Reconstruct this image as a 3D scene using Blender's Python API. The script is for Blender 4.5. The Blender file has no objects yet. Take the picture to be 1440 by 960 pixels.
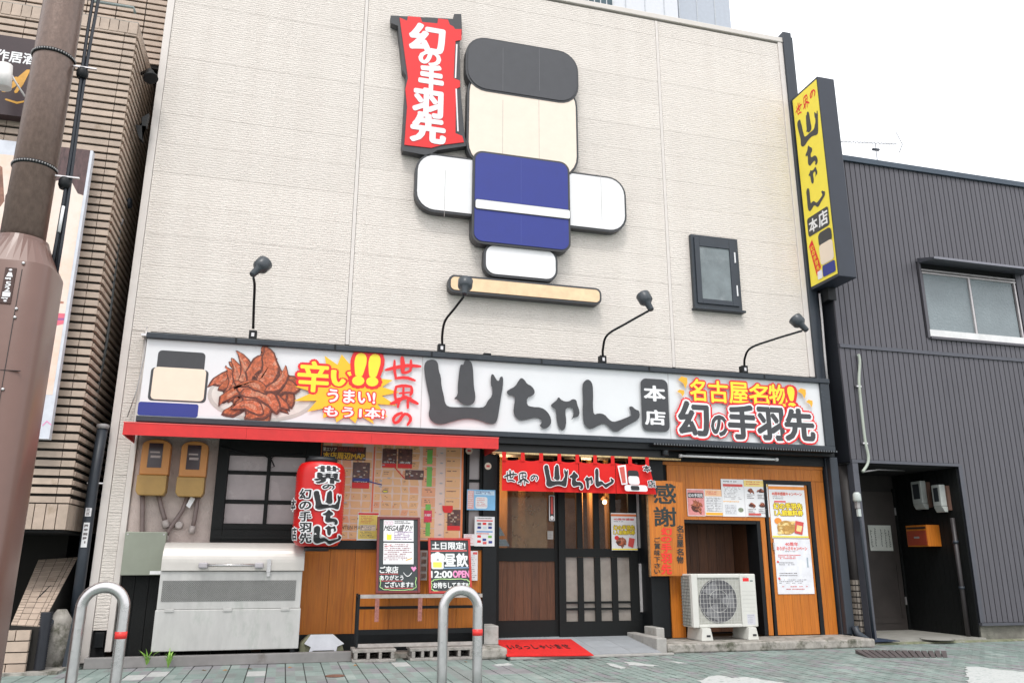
import bpy, math, random
from mathutils import Vector, Matrix
random.seed(7)
SC = bpy.context.scene
COL = SC.collection

# ------------------------------------------------------------------ camera
CAM = Vector((0.0, -11.0, 1.177))
YAW, PIT, ROL, FPX = .2665, .265, .0025, 1130.0
_f = Vector((math.sin(YAW)*math.cos(PIT), math.cos(YAW)*math.cos(PIT), math.sin(PIT)))
_r = Vector((math.cos(YAW), -math.sin(YAW), 0))
_u = _r.cross(_f)
C_R = _r*math.cos(ROL) + _u*math.sin(ROL)
C_U = _u*math.cos(ROL) - _r*math.sin(ROL)
C_F = _f
cd = bpy.data.cameras.new("camera")
cam = bpy.data.objects.new("camera", cd)
COL.objects.link(cam)
cd.sensor_width = 36
cd.lens = FPX/1440*36
cd.clip_start = .05
cd.clip_end = 2000
mw = Matrix((C_R, C_U, -C_F)).transposed().to_4x4()
mw.translation = CAM
cam.matrix_world = mw
SC.camera = cam

# ------------------------------------------------------------------ world, sun, exposure
w = bpy.data.worlds.new("World")
SC.world = w
w.use_nodes = True
nt = w.node_tree
bg = nt.nodes["Background"]
sky = nt.nodes.new("ShaderNodeTexSky")
sky.sky_type = 'NISHITA'
sky.sun_disc = False
sky.sun_elevation = math.radians(58)
sky.sun_rotation = math.radians(200)
sky.air_density = 1.0
sky.dust_density = 6.0
mixn = nt.nodes.new("ShaderNodeMix")
mixn.data_type = 'RGBA'
mixn.inputs[0].default_value = .86           # even cloud cover over the clear sky
mixn.inputs[7].default_value = (12.0, 12.1, 12.4, 1)
nt.links.new(sky.outputs[0], mixn.inputs[6])
nt.links.new(mixn.outputs[2], bg.inputs[0])
bg.inputs[1].default_value = .12
sd = bpy.data.lights.new("sun", 'SUN')
sd.energy = 1.3
sd.angle = math.radians(14)
sd.color = (1, .97, .93)
sun = bpy.data.objects.new("sun", sd)
COL.objects.link(sun)
sun.rotation_euler = (math.radians(90-58), 0, math.radians(-20))
SC.view_settings.view_transform = 'Standard'
SC.view_settings.look = 'None'
SC.view_settings.exposure = .33
SC.view_settings.gamma = 1
SC.view_settings.use_curve_mapping = False

# ------------------------------------------------------------------ photo geometry: a pixel and a real plane give a point
def ray(px, py):
    return (C_R*(px-720) - C_U*(py-480) + C_F*FPX)
def at(px, py, Y=0.0):
    d = ray(px, py)
    return CAM + d*((Y-CAM.y)/d.y)
def atz(px, py, z=0.0):
    d = ray(px, py)
    return CAM + d*((z-CAM.z)/d.z)
def atx(px, py, x):
    d = ray(px, py)
    return CAM + d*((x-CAM.x)/d.x)
def R(x0, y0, x1, y1, Y=0.0):      # top left and bottom right pixel -> (x0,x1,z0,z1) on the plane Y
    a, b = at(x0, y0, Y), at(x1, y1, Y)
    return a.x, b.x, b.z, a.z
def Z(ox, oy, s):                  # coordinates measured in an enlargement
    return lambda u, v: (ox+u/s, oy+v/s)

# ------------------------------------------------------------------ materials
MATS = {}
def mat(name, c, rough=.6, metal=0.0, var=.12, vs=6.0, bump=0.0, bs=40.0, stretch=(1, 1, 1), c2=None, f2=.5, s2=3.0, objrand=0.0, spec=.5, emis=0, alpha=1, trans=0):
    if name in MATS: return MATS[name]
    m = bpy.data.materials.new(name)
    m.use_nodes = True
    n, l = m.node_tree.nodes, m.node_tree.links
    b = n["Principled BSDF"]
    b.inputs["Roughness"].default_value = rough
    b.inputs["Metallic"].default_value = metal
    b.inputs["Specular IOR Level"].default_value = spec
    tc = n.new("ShaderNodeTexCoord")
    mp = n.new("ShaderNodeMapping")
    mp.inputs["Scale"].default_value = stretch
    l.new(tc.outputs["Object"], mp.inputs[0])
    oi = n.new("ShaderNodeObjectInfo")
    if objrand:
        va = n.new("ShaderNodeVectorMath"); va.operation = 'ADD'
        sc_ = n.new("ShaderNodeVectorMath"); sc_.operation = 'SCALE'
        cx = n.new("ShaderNodeCombineXYZ")
        for k in range(3): l.new(oi.outputs["Random"], cx.inputs[k])
        l.new(cx.outputs[0], sc_.inputs[0]); sc_.inputs[3].default_value = 37
        l.new(tc.outputs["Object"], va.inputs[0]); l.new(sc_.outputs[0], va.inputs[1])
        l.new(va.outputs[0], mp.inputs[0])
    no = n.new("ShaderNodeTexNoise")
    no.inputs["Scale"].default_value = vs
    no.inputs["Detail"].default_value = 6
    no.inputs["Roughness"].default_value = .65
    l.new(mp.outputs[0], no.inputs["Vector"])
    hsv = n.new("ShaderNodeHueSaturation")
    mr = n.new("ShaderNodeMapRange")
    mr.inputs[1].default_value = .3; mr.inputs[2].default_value = .7
    mr.inputs[3].default_value = 1-var; mr.inputs[4].default_value = 1+var
    l.new(no.outputs[0], mr.inputs[0])
    src = mr.outputs[0]
    if objrand:
        m2 = n.new("ShaderNodeMapRange"); m2.inputs[3].default_value = 1-objrand; m2.inputs[4].default_value = 1+objrand
        l.new(oi.outputs["Random"], m2.inputs[0])
        mu = n.new("ShaderNodeMath"); mu.operation = 'MULTIPLY'
        l.new(src, mu.inputs[0]); l.new(m2.outputs[0], mu.inputs[1]); src = mu.outputs[0]
    l.new(src, hsv.inputs["Value"])
    hsv.inputs["Color"].default_value = (*c, 1)
    if c2:
        n2 = n.new("ShaderNodeTexNoise"); n2.inputs["Scale"].default_value = s2; n2.inputs["Detail"].default_value = 8
        n2.inputs["Roughness"].default_value = .7
        l.new(mp.outputs[0], n2.inputs["Vector"])
        m3 = n.new("ShaderNodeMapRange"); m3.inputs[1].default_value = f2; m3.inputs[2].default_value = f2+.15
        l.new(n2.outputs[0], m3.inputs[0])
        mx = n.new("ShaderNodeMix"); mx.data_type = 'RGBA'
        mx.inputs[6].default_value = (*c, 1); mx.inputs[7].default_value = (*c2, 1)
        l.new(m3.outputs[0], mx.inputs[0]); l.new(mx.outputs[2], hsv.inputs["Color"])
    l.new(hsv.outputs[0], b.inputs["Base Color"])
    rr = n.new("ShaderNodeMapRange"); rr.inputs[3].default_value = max(0, rough-.08); rr.inputs[4].default_value = min(1, rough+.1)
    l.new(no.outputs[0], rr.inputs[0]); l.new(rr.outputs[0], b.inputs["Roughness"])
    if bump:
        nb = n.new("ShaderNodeTexNoise"); nb.inputs["Scale"].default_value = bs; nb.inputs["Detail"].default_value = 4
        l.new(mp.outputs[0], nb.inputs["Vector"])
        bp = n.new("ShaderNodeBump"); bp.inputs["Strength"].default_value = bump; bp.inputs["Distance"].default_value = .01
        l.new(nb.outputs[0], bp.inputs["Height"]); l.new(bp.outputs[0], b.inputs["Normal"])
    if emis:
        b.inputs["Emission Color"].default_value = (*c, 1); b.inputs["Emission Strength"].default_value = emis
    if trans:
        b.inputs["Transmission Weight"].default_value = trans
    if alpha < 1: b.inputs["Alpha"].default_value = alpha
    MATS[name] = m
    return m

def siding_mat():
    m = bpy.data.materials.new("siding_cream")
    m.use_nodes = True
    n, l = m.node_tree.nodes, m.node_tree.links
    b = n["Principled BSDF"]; b.inputs["Roughness"].default_value = .75
    g = n.new("ShaderNodeNewGeometry")
    mp = n.new("ShaderNodeMapping"); mp.inputs["Scale"].default_value = (1.6, 1, 5.5)
    l.new(g.outputs["Position"], mp.inputs[0])
    n1 = n.new("ShaderNodeTexNoise"); n1.inputs["Scale"].default_value = 5; n1.inputs["Detail"].default_value = 5
    n1.inputs["Roughness"].default_value = .7
    l.new(mp.outputs[0], n1.inputs["Vector"])
    sx = n.new("ShaderNodeSeparateXYZ"); l.new(g.outputs["Position"], sx.inputs[0])
    a = n.new("ShaderNodeMath"); a.operation = 'MULTIPLY_ADD'; a.inputs[1].default_value = 2*math.pi/.036
    k = n.new("ShaderNodeMath"); k.operation = 'MULTIPLY'; k.inputs[1].default_value = 15
    l.new(n1.outputs[0], k.inputs[0]); l.new(sx.outputs[2], a.inputs[0]); l.new(k.outputs[0], a.inputs[2])
    s = n.new("ShaderNodeMath"); s.operation = 'SINE'; l.new(a.outputs[0], s.inputs[0])
    mp2 = n.new("ShaderNodeMapping"); mp2.inputs["Scale"].default_value = (9, 1, 34)
    l.new(g.outputs["Position"], mp2.inputs[0])
    n2 = n.new("ShaderNodeTexNoise"); n2.inputs["Scale"].default_value = 2.2; n2.inputs["Detail"].default_value = 6
    l.new(mp2.outputs[0], n2.inputs["Vector"])
    h = n.new("ShaderNodeMath"); h.operation = 'MULTIPLY_ADD'; h.inputs[1].default_value = 5.0
    l.new(n2.outputs[0], h.inputs[0]); l.new(s.outputs[0], h.inputs[2])
    bp = n.new("ShaderNodeBump"); bp.inputs["Strength"].default_value = .75; bp.inputs["Distance"].default_value = .0030
    l.new(h.outputs[0], bp.inputs["Height"]); l.new(bp.outputs[0], b.inputs["Normal"])
    n3 = n.new("ShaderNodeTexNoise"); n3.inputs["Scale"].default_value = .6; n3.inputs["Detail"].default_value = 8
    mp3 = n.new("ShaderNodeMapping"); mp3.inputs["Scale"].default_value = (8, 1, .55)
    l.new(g.outputs["Position"], mp3.inputs[0]); l.new(mp3.outputs[0], n3.inputs["Vector"])
    mx = n.new("ShaderNodeMix"); mx.data_type = 'RGBA'
    mx.inputs[6].default_value = (.705, .65, .598, 1); mx.inputs[7].default_value = (.735, .682, .63, 1)
    mr = n.new("ShaderNodeMapRange"); mr.inputs[1].default_value = .35; mr.inputs[2].default_value = .65
    l.new(n3.outputs[0], mr.inputs[0]); l.new(mr.outputs[0], mx.inputs[0])
    oi = n.new("ShaderNodeObjectInfo")
    hv = n.new("ShaderNodeHueSaturation"); m2 = n.new("ShaderNodeMapRange"); m2.inputs[3].default_value = .975; m2.inputs[4].default_value = 1.02
    l.new(oi.outputs["Random"], m2.inputs[0]); l.new(m2.outputs[0], hv.inputs["Value"])
    l.new(mx.outputs[2], hv.inputs["Color"]); l.new(hv.outputs[0], b.inputs["Base Color"])
    return m

def paver_mat(name, sx, sy, ox, oy):
    m = bpy.data.materials.new(name); m.use_nodes = True
    n, l = m.node_tree.nodes, m.node_tree.links
    b = n["Principled BSDF"]; b.inputs["Roughness"].default_value = .85
    g = n.new("ShaderNodeNewGeometry")
    off = n.new("ShaderNodeVectorMath"); off.operation = 'ADD'; off.inputs[1].default_value = (ox, oy, 50)
    l.new(g.outputs["Position"], off.inputs[0])
    sn = n.new("ShaderNodeVectorMath"); sn.operation = 'SNAP'; sn.inputs[1].default_value = (sx, sy, 100)
    l.new(off.outputs[0], sn.inputs[0])
    wn = n.new("ShaderNodeTexWhiteNoise"); wn.noise_dimensions = '2D'; l.new(sn.outputs[0], wn.inputs["Vector"])
    cr = n.new("ShaderNodeValToRGB"); cr.color_ramp.interpolation = 'CONSTANT'
    e = cr.color_ramp.elements
    e[0].position = 0; e[0].color = (.20, .255, .235, 1)
    e[1].position = .35; e[1].color = (.225, .28, .26, 1)
    for p, c in ((.6, (.21, .235, .225, 1)), (.8, (.235, .235, .245, 1)), (.93, (.26, .305, .285, 1))):
        x = e.new(p); x.color = c
    l.new(wn.outputs[0], cr.inputs[0])
    no = n.new("ShaderNodeTexNoise"); no.inputs["Scale"].default_value = 1.4; no.inputs["Detail"].default_value = 9; no.inputs["Roughness"].default_value = .75
    l.new(g.outputs["Position"], no.inputs["Vector"])
    mr = n.new("ShaderNodeMapRange"); mr.inputs[1].default_value = .3; mr.inputs[2].default_value = .7; mr.inputs[3].default_value = .72; mr.inputs[4].default_value = 1.25
    l.new(no.outputs[0], mr.inputs[0])
    hv = n.new("ShaderNodeHueSaturation"); l.new(mr.outputs[0], hv.inputs["Value"]); l.new(cr.outputs[0], hv.inputs["Color"])
    l.new(hv.outputs[0], b.inputs["Base Color"])
    nb = n.new("ShaderNodeTexNoise"); nb.inputs["Scale"].default_value = 90; l.new(g.outputs["Position"], nb.inputs["Vector"])
    bp = n.new("ShaderNodeBump"); bp.inputs["Strength"].default_value = .4; bp.inputs["Distance"].default_value = .01
    l.new(nb.outputs[0], bp.inputs["Height"]); l.new(bp.outputs[0], b.inputs["Normal"])
    return m

M_SIDE = siding_mat()
M_TRIM = mat("trim_cream", (.66, .615, .58), .6, var=.05)
M_BLACK = mat("black_paint", (.006, .0075, .009), .5, spec=.3, var=.25, vs=9, bump=.15)
M_BLKWOOD = mat("black_stained_wood", (.005, .006, .006), .6, spec=.3, var=.35, vs=7, stretch=(9, 9, .7), bump=.3)
M_FRAME = mat("frame_dark_grey", (.022, .030, .040), .4, var=.2, c2=(.12, .125, .13), f2=.62, s2=6, stretch=(2, 6, 6))
M_SLATE = mat("slate_steel", (.030, .038, .050), .45, var=.15, vs=4)
M_RED = mat("awning_red", (.62, .022, .022), .5, var=.12, vs=5, bump=.1, c2=(.48, .02, .02), f2=.58, s2=4)
M_PRED = mat("print_red", (.72, .018, .020), .5, var=.05)
M_CLOTH = mat("noren_red_cloth", (.66, .012, .010), .85, var=.08, vs=3, bump=.3, bs=60)
M_WHITE = mat("print_white", (.78, .78, .79), .5, var=.03)
M_PANEL = mat("sign_panel_white", (.70, .715, .73), .35, var=.03, vs=2)
M_INK = mat("print_charcoal", (.045, .047, .052), .45, var=.1)
M_INKB = mat("print_black", (.015, .016, .018), .5, var=.1)
M_YEL = mat("print_yellow", (.88, .72, .04), .5, var=.03)
M_ORANGE = mat("print_orange", (.88, .42, .03), .5, var=.03)
M_BLUE = mat("print_blue", (.022, .036, .24), .5, var=.05)
M_CREAM = mat("print_cream", (.80, .68, .55), .5, var=.03)
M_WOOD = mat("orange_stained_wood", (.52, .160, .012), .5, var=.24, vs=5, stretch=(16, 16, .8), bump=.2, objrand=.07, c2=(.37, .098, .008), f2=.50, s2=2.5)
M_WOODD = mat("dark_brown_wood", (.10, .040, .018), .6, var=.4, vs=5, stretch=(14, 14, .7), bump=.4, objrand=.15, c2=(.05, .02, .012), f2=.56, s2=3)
M_CONC = mat("weathered_concrete", (.33, .31, .28), .9, var=.3, vs=8, bump=.6, bs=30, c2=(.09, .09, .065), f2=.49, s2=5)
M_CONCL = mat("pale_concrete", (.36, .35, .33), .85, var=.15, vs=8, bump=.3, bs=50, c2=(.25, .24, .21), f2=.55, s2=5)
M_STEEL = mat("stainless_tube", (.60, .585, .585), .28, 1.0, var=.08, vs=14, bump=.05)
M_BINM = mat("bin_weathered_steel", (.50, .495, .48), .5, .25, var=.10, vs=4, stretch=(2, 2, .7), c2=(.40, .42, .39), f2=.55, s2=2.2)
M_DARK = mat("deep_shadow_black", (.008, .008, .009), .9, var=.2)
M_STUC = mat("pink_stucco", (.50, .415, .38), .9, var=.12, vs=6, bump=.8, bs=60)
M_GLASSF = mat("frosted_pane", (.40, .345, .345), .25, var=.12, vs=3)
M_PIPE = mat("pvc_grey", (.30, .29, .29), .5, var=.1)

# ------------------------------------------------------------------ objects
def org(o):
    v = Vector((0, 0, 0))
    while o is not None:
        v = v + o.location; o = o.parent
    return v
def tag(o, label=None, cat=None, group=None, kind=None):
    if label: o['label'] = label
    if cat: o['category'] = cat
    if group: o['group'] = group
    if kind: o['kind'] = kind
    return o
def thing(name, label, cat, loc, group=None):
    o = bpy.data.objects.new(name, None); COL.objects.link(o)
    o.empty_display_size = .1
    o.location = loc
    return tag(o, label, cat, group)

class B:
    def __init__(s): s.v = []; s.f = []; s.sm = []
    def add(s, vs, fs, smooth=False):
        o = len(s.v); s.v += [Vector(x) for x in vs]
        for f in fs: s.f.append([i+o for i in f]); s.sm.append(smooth)
        return s
    def box(s, x0, x1, y0, y1, z0, z1):
        vs = [(x, y, z) for z in (z0, z1) for y in (y0, y1) for x in (x0, x1)]
        return s.add(vs, [(0, 2, 3, 1), (4, 5, 7, 6), (0, 1, 5, 4), (2, 6, 7, 3), (0, 4, 6, 2), (1, 3, 7, 5)])
    def bar(s, a, b, w, h=None, up=Vector((0, 0, 1))):
        a, b = Vector(a), Vector(b); h = h or w
        d = (b-a).normalized()
        if abs(d.dot(up)) > .95: up = Vector((0, 1, 0))
        x = d.cross(up).normalized()*w/2; y = x.cross(d).normalized()*h/2
        vs = [p+i*x+j*y for p in (a, b) for i, j in ((-1, -1), (1, -1), (1, 1), (-1, 1))]
        return s.add(vs, [(0, 1, 2, 3), (7, 6, 5, 4), (0, 4, 5, 1), (1, 5, 6, 2), (2, 6, 7, 3), (3, 7, 4, 0)])
    def tube(s, pts, r, n=10, caps=True):
        pts = [Vector(p) for p in pts]; rs = r if isinstance(r, (list, tuple)) else [r]*len(pts)
        o = len(s.v); ref = None
        for i, p in enumerate(pts):
            d = (pts[min(i+1, len(pts)-1)]-pts[max(i-1, 0)]).normalized()
            if ref is None:
                ref = Vector((0, 0, 1)) if abs(d.z) < .9 else Vector((1, 0, 0))
            x = (ref - d*ref.dot(d)).normalized(); y = d.cross(x); ref = x
            for k in range(n):
                a = 2*math.pi*k/n
                s.v.append(p + (x*math.cos(a)+y*math.sin(a))*rs[i])
        for i in range(len(pts)-1):
            for k in range(n):
                k2 = (k+1) % n
                s.f.append([o+i*n+k, o+i*n+k2, o+(i+1)*n+k2, o+(i+1)*n+k]); s.sm.append(True)
        if caps:
            s.f.append([o+k for k in range(n)][::-1]); s.sm.append(False)
            s.f.append([o+(len(pts)-1)*n+k for k in range(n)]); s.sm.append(False)
        return s
    def prism(s, poly, a, b, ax='y'):          # polygon in the plane across the axis, from a to b
        n = len(poly)
        def P(p, t):
            if ax == 'y': return (p[0], t, p[1])
            if ax == 'x': return (t, p[0], p[1])
            return (p[0], p[1], t)
        vs = [P(p, a) for p in poly]+[P(p, b) for p in poly]
        fs = [tuple(range(n)), tuple(range(2*n-1, n-1, -1))]+[(i, i+n, (i+1) % n+n, (i+1) % n) for i in range(n)]
        return s.add(vs, fs)
    def lathe(s, c, axis, prof, n=20):         # prof: (distance along axis, radius)
        c = Vector(c); d = Vector(axis).normalized()
        pts = [c+d*t for t, _ in prof]
        o = len(s.v)
        ref = Vector((0, 0, 1)) if abs(d.z) < .9 else Vector((1, 0, 0))
        x = (ref-d*ref.dot(d)).normalized(); y = d.cross(x)
        for (t, r), p in zip(prof, pts):
            for k in range(n):
                a = 2*math.pi*k/n; s.v.append(p+(x*math.cos(a)+y*math.sin(a))*r)
        for i in range(len(prof)-1):
            for k in range(n):
                k2 = (k+1) % n
                s.f.append([o+i*n+k, o+i*n+k2, o+(i+1)*n+k2, o+(i+1)*n+k]); s.sm.append(True)
        s.f.append([o+k for k in range(n)][::-1]); s.sm.append(False)
        s.f.append([o+(len(prof)-1)*n+k for k in range(n)]); s.sm.append(False)
        return s
    def mesh(s, name, m, origin=Vector((0, 0, 0))):
        me = bpy.data.meshes.new(name)
        me.from_pydata([v-origin for v in s.v], [], s.f)
        me.polygons.foreach_set("use_smooth", s.sm)
        me.materials.append(m); me.update()
        return me
    def build(s, name, m, parent=None, bev=0, kind=None, at_=None):
        og = org(parent) if parent else Vector(at_ or (0, 0, 0))
        me = s.mesh(name, m, og)
        o = bpy.data.objects.new(name, me); COL.objects.link(o)
        if parent: o.parent = parent
        else: o.location = og
        if kind: o['kind'] = kind
        if bev:
            md = o.modifiers.new("bevel", 'BEVEL'); md.width = bev; md.segments = 2; md.limit_method = 'ANGLE'
            md.angle_limit = math.radians(40)
        return o
def place(name, me, loc, parent, rot=None):
    o = bpy.data.objects.new(name, me); COL.objects.link(o)
    o.parent = parent; o.location = Vector(loc)-org(parent)
    if rot: o.rotation_euler = rot
    return o
def copy_tree(o, parent=None):
    c = o.copy(); COL.objects.link(c); c.parent = parent
    for ch in list(o.children): copy_tree(ch, c)
    return c

# ------------------------------------------------------------------ lettering
TXT = {}
def text2d(body, off=.0, ls=1.0):
    k = (body, off, ls)
    if k in TXT: return TXT[k]
    c = bpy.data.curves.new("t", "FONT"); c.body = body; c.offset = off; c.resolution_u = 3; c.space_line = ls
    c.align_x = 'CENTER'
    o = bpy.data.objects.new("t", c); COL.objects.link(o)
    bpy.context.view_layer.update()
    me = bpy.data.meshes.new_from_object(o.evaluated_get(bpy.context.evaluated_depsgraph_get()))
    vs = [(v.co.x, v.co.y) for v in me.vertices]; fs = [tuple(p.vertices) for p in me.polygons]
    bpy.data.objects.remove(o); bpy.data.curves.remove(c); bpy.data.meshes.remove(me)
    TXT[k] = (vs, fs)
    return TXT[k]
def chaikin(p, n=1):
    for _ in range(n):
        q = []
        for i in range(len(p)):
            a, b = p[i], p[(i+1) % len(p)]
            q += [(a[0]*.75+b[0]*.25, a[1]*.75+b[1]*.25), (a[0]*.25+b[0]*.75, a[1]*.25+b[1]*.75)]
        p = q
    return p
def grow(p, d):
    A = sum(p[i][0]*p[(i+1) % len(p)][1]-p[(i+1) % len(p)][0]*p[i][1] for i in range(len(p)))
    sg = 1 if A > 0 else -1
    out = []
    for i in range(len(p)):
        a, b, c = Vector(p[i-1]), Vector(p[i]), Vector(p[(i+1) % len(p)])
        e1, e2 = (b-a), (c-b)
        if e1.length < 1e-9 or e2.length < 1e-9: out.append(tuple(b)); continue
        n1 = Vector((e1.y, -e1.x)).normalized()*sg; n2 = Vector((e2.y, -e2.x)).normalized()*sg
        n = (n1+n2)
        if n.length < .3: n = n1
        n.normalize(); k = 1/max(.55, n.dot(n1))
        out.append((b.x+n.x*d*k, b.y+n.y*d*k))
    return out
# brush shapes measured on the shop sign (4x enlargement, origin 540,470)
BR = {
 'yama': [[(222,185),(232,155),(262,143),(290,148),(303,170),(305,205),(318,240),(320,290),(335,350),(340,385),(355,408),(400,412),(470,410),(550,415),(570,400),(580,375),(605,350),(607,300),(597,290),(598,228),(612,226),(622,245),(635,265),(645,262),(650,240),(668,240),(665,300),(655,350),(645,420),(635,480),(620,507),(580,503),(540,485),(480,474),(430,478),(380,492),(330,508),(290,505),(260,485),(247,455),(256,410),(255,370),(240,300),(228,240)],
          [(425,180),(432,172),(445,175),(450,150),(470,145),(490,160),(498,195),(500,240),(503,300),(512,345),(508,380),(490,398),(460,402),(430,390),(412,368),(388,366),(412,345),(412,290),(418,230)]],
 'chi': [[(685,325),(700,312),(735,295),(755,260),(770,245),(790,262),(800,280),(830,295),(847,325),(835,345),(800,358),(800,400),(830,410),(880,412),(915,435),(937,475),(935,510),(900,537),(868,515),(885,500),(880,475),(850,468),(800,480),(760,487),(735,465),(724,440),(728,400),(735,360),(725,345),(695,345)]],
 'ya': [[(932,402),(950,385),(965,375),(978,352),(990,368),(1012,380),(1040,378),(1055,365),(1078,370),(1082,395),(1097,435),(1090,465),(1065,468),(1047,485),(1060,460),(1063,430),(1050,410),(1020,415),(1015,440),(1022,490),(1015,530),(1000,543),(980,530),(970,500),(965,460),(962,420),(945,415)]],
 'n': [[(1110,290),(1120,268),(1140,254),(1160,265),(1170,290),(1172,340),(1170,400),(1175,455),(1200,445),(1235,450),(1260,480),(1285,495),(1320,485),(1370,465),(1390,455),(1370,410),(1390,405),(1410,425),(1430,430),(1435,460),(1420,485),(1380,505),(1340,528),(1305,552),(1275,540),(1255,515),(1230,500),(1200,515),(1160,535),(1135,525),(1118,500),(1112,440),(1115,370)]],
}
STK = {  # brush strokes: points and width, same enlargement
 'se': [([(8,203),(60,190),(130,176),(203,183)],14),([(58,150),(56,200),(66,252)],12),([(62,250),(120,243),(172,262)],13),([(100,132),(104,172),(103,215)],19),([(150,148),(150,180),(146,207)],12),([(100,218),(125,218),(150,205)],12)],
 'kai': [([(68,296),(58,330),(64,372)],12),([(64,297),(110,290),(152,296)],13),([(152,296),(156,325),(146,345)],13),([(84,334),(146,328)],10),([(108,300),(106,362)],12),([(62,366),(150,358)],12),([(112,350),(85,375),(36,392)],15),([(114,350),(150,372),(188,392)],15),([(86,372),(76,412)],13),([(132,370),(132,416)],13)],
 'no': [([(100,442),(66,455),(48,480),(58,502),(84,490),(108,448),(136,452),(152,478),(130,512)],13)],
}
_zb = Z(540, 470, 4)
def stroke_poly(pts, w):
    P = [Vector(p) for p in pts]; L, Rr = [], []
    for i, p in enumerate(P):
        d = (P[min(i+1, len(P)-1)]-P[max(i-1, 0)]).normalized(); n = Vector((-d.y, d.x))
        k = w/2*(.75 if i in (0, len(P)-1) else 1)
        L.append(tuple(p+n*k)); Rr.append(tuple(p-n*k))
    e0 = P[0]-(P[1]-P[0]).normalized()*w*.35; e1 = P[-1]+(P[-1]-P[-2]).normalized()*w*.35
    return L+[tuple(e1)]+Rr[::-1]+[tuple(e0)]
def glyph_world(name):
    """polygons of a brush character in metres on the fascia plane, normalised to its own box"""
    src = BR.get(name) or [stroke_poly(q, w*1.45) for q, w in STK[name]]
    out = []
    for pl in src:
        q = [at(*_zb(u, v), -.25) for u, v in pl]
        out.append(chaikin([(a.x, a.z) for a in q], 1))
    xs = [a for p in out for a, _ in p]; zs = [b for p in out for _, b in p]
    x0, x1, z0, z1 = min(xs), max(xs), min(zs), max(zs)
    return [[((a-x0)/(x1-x0), (z1-b)/(z1-z0)) for a, b in p] for p in out], (x0, x1, z0, z1)

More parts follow.
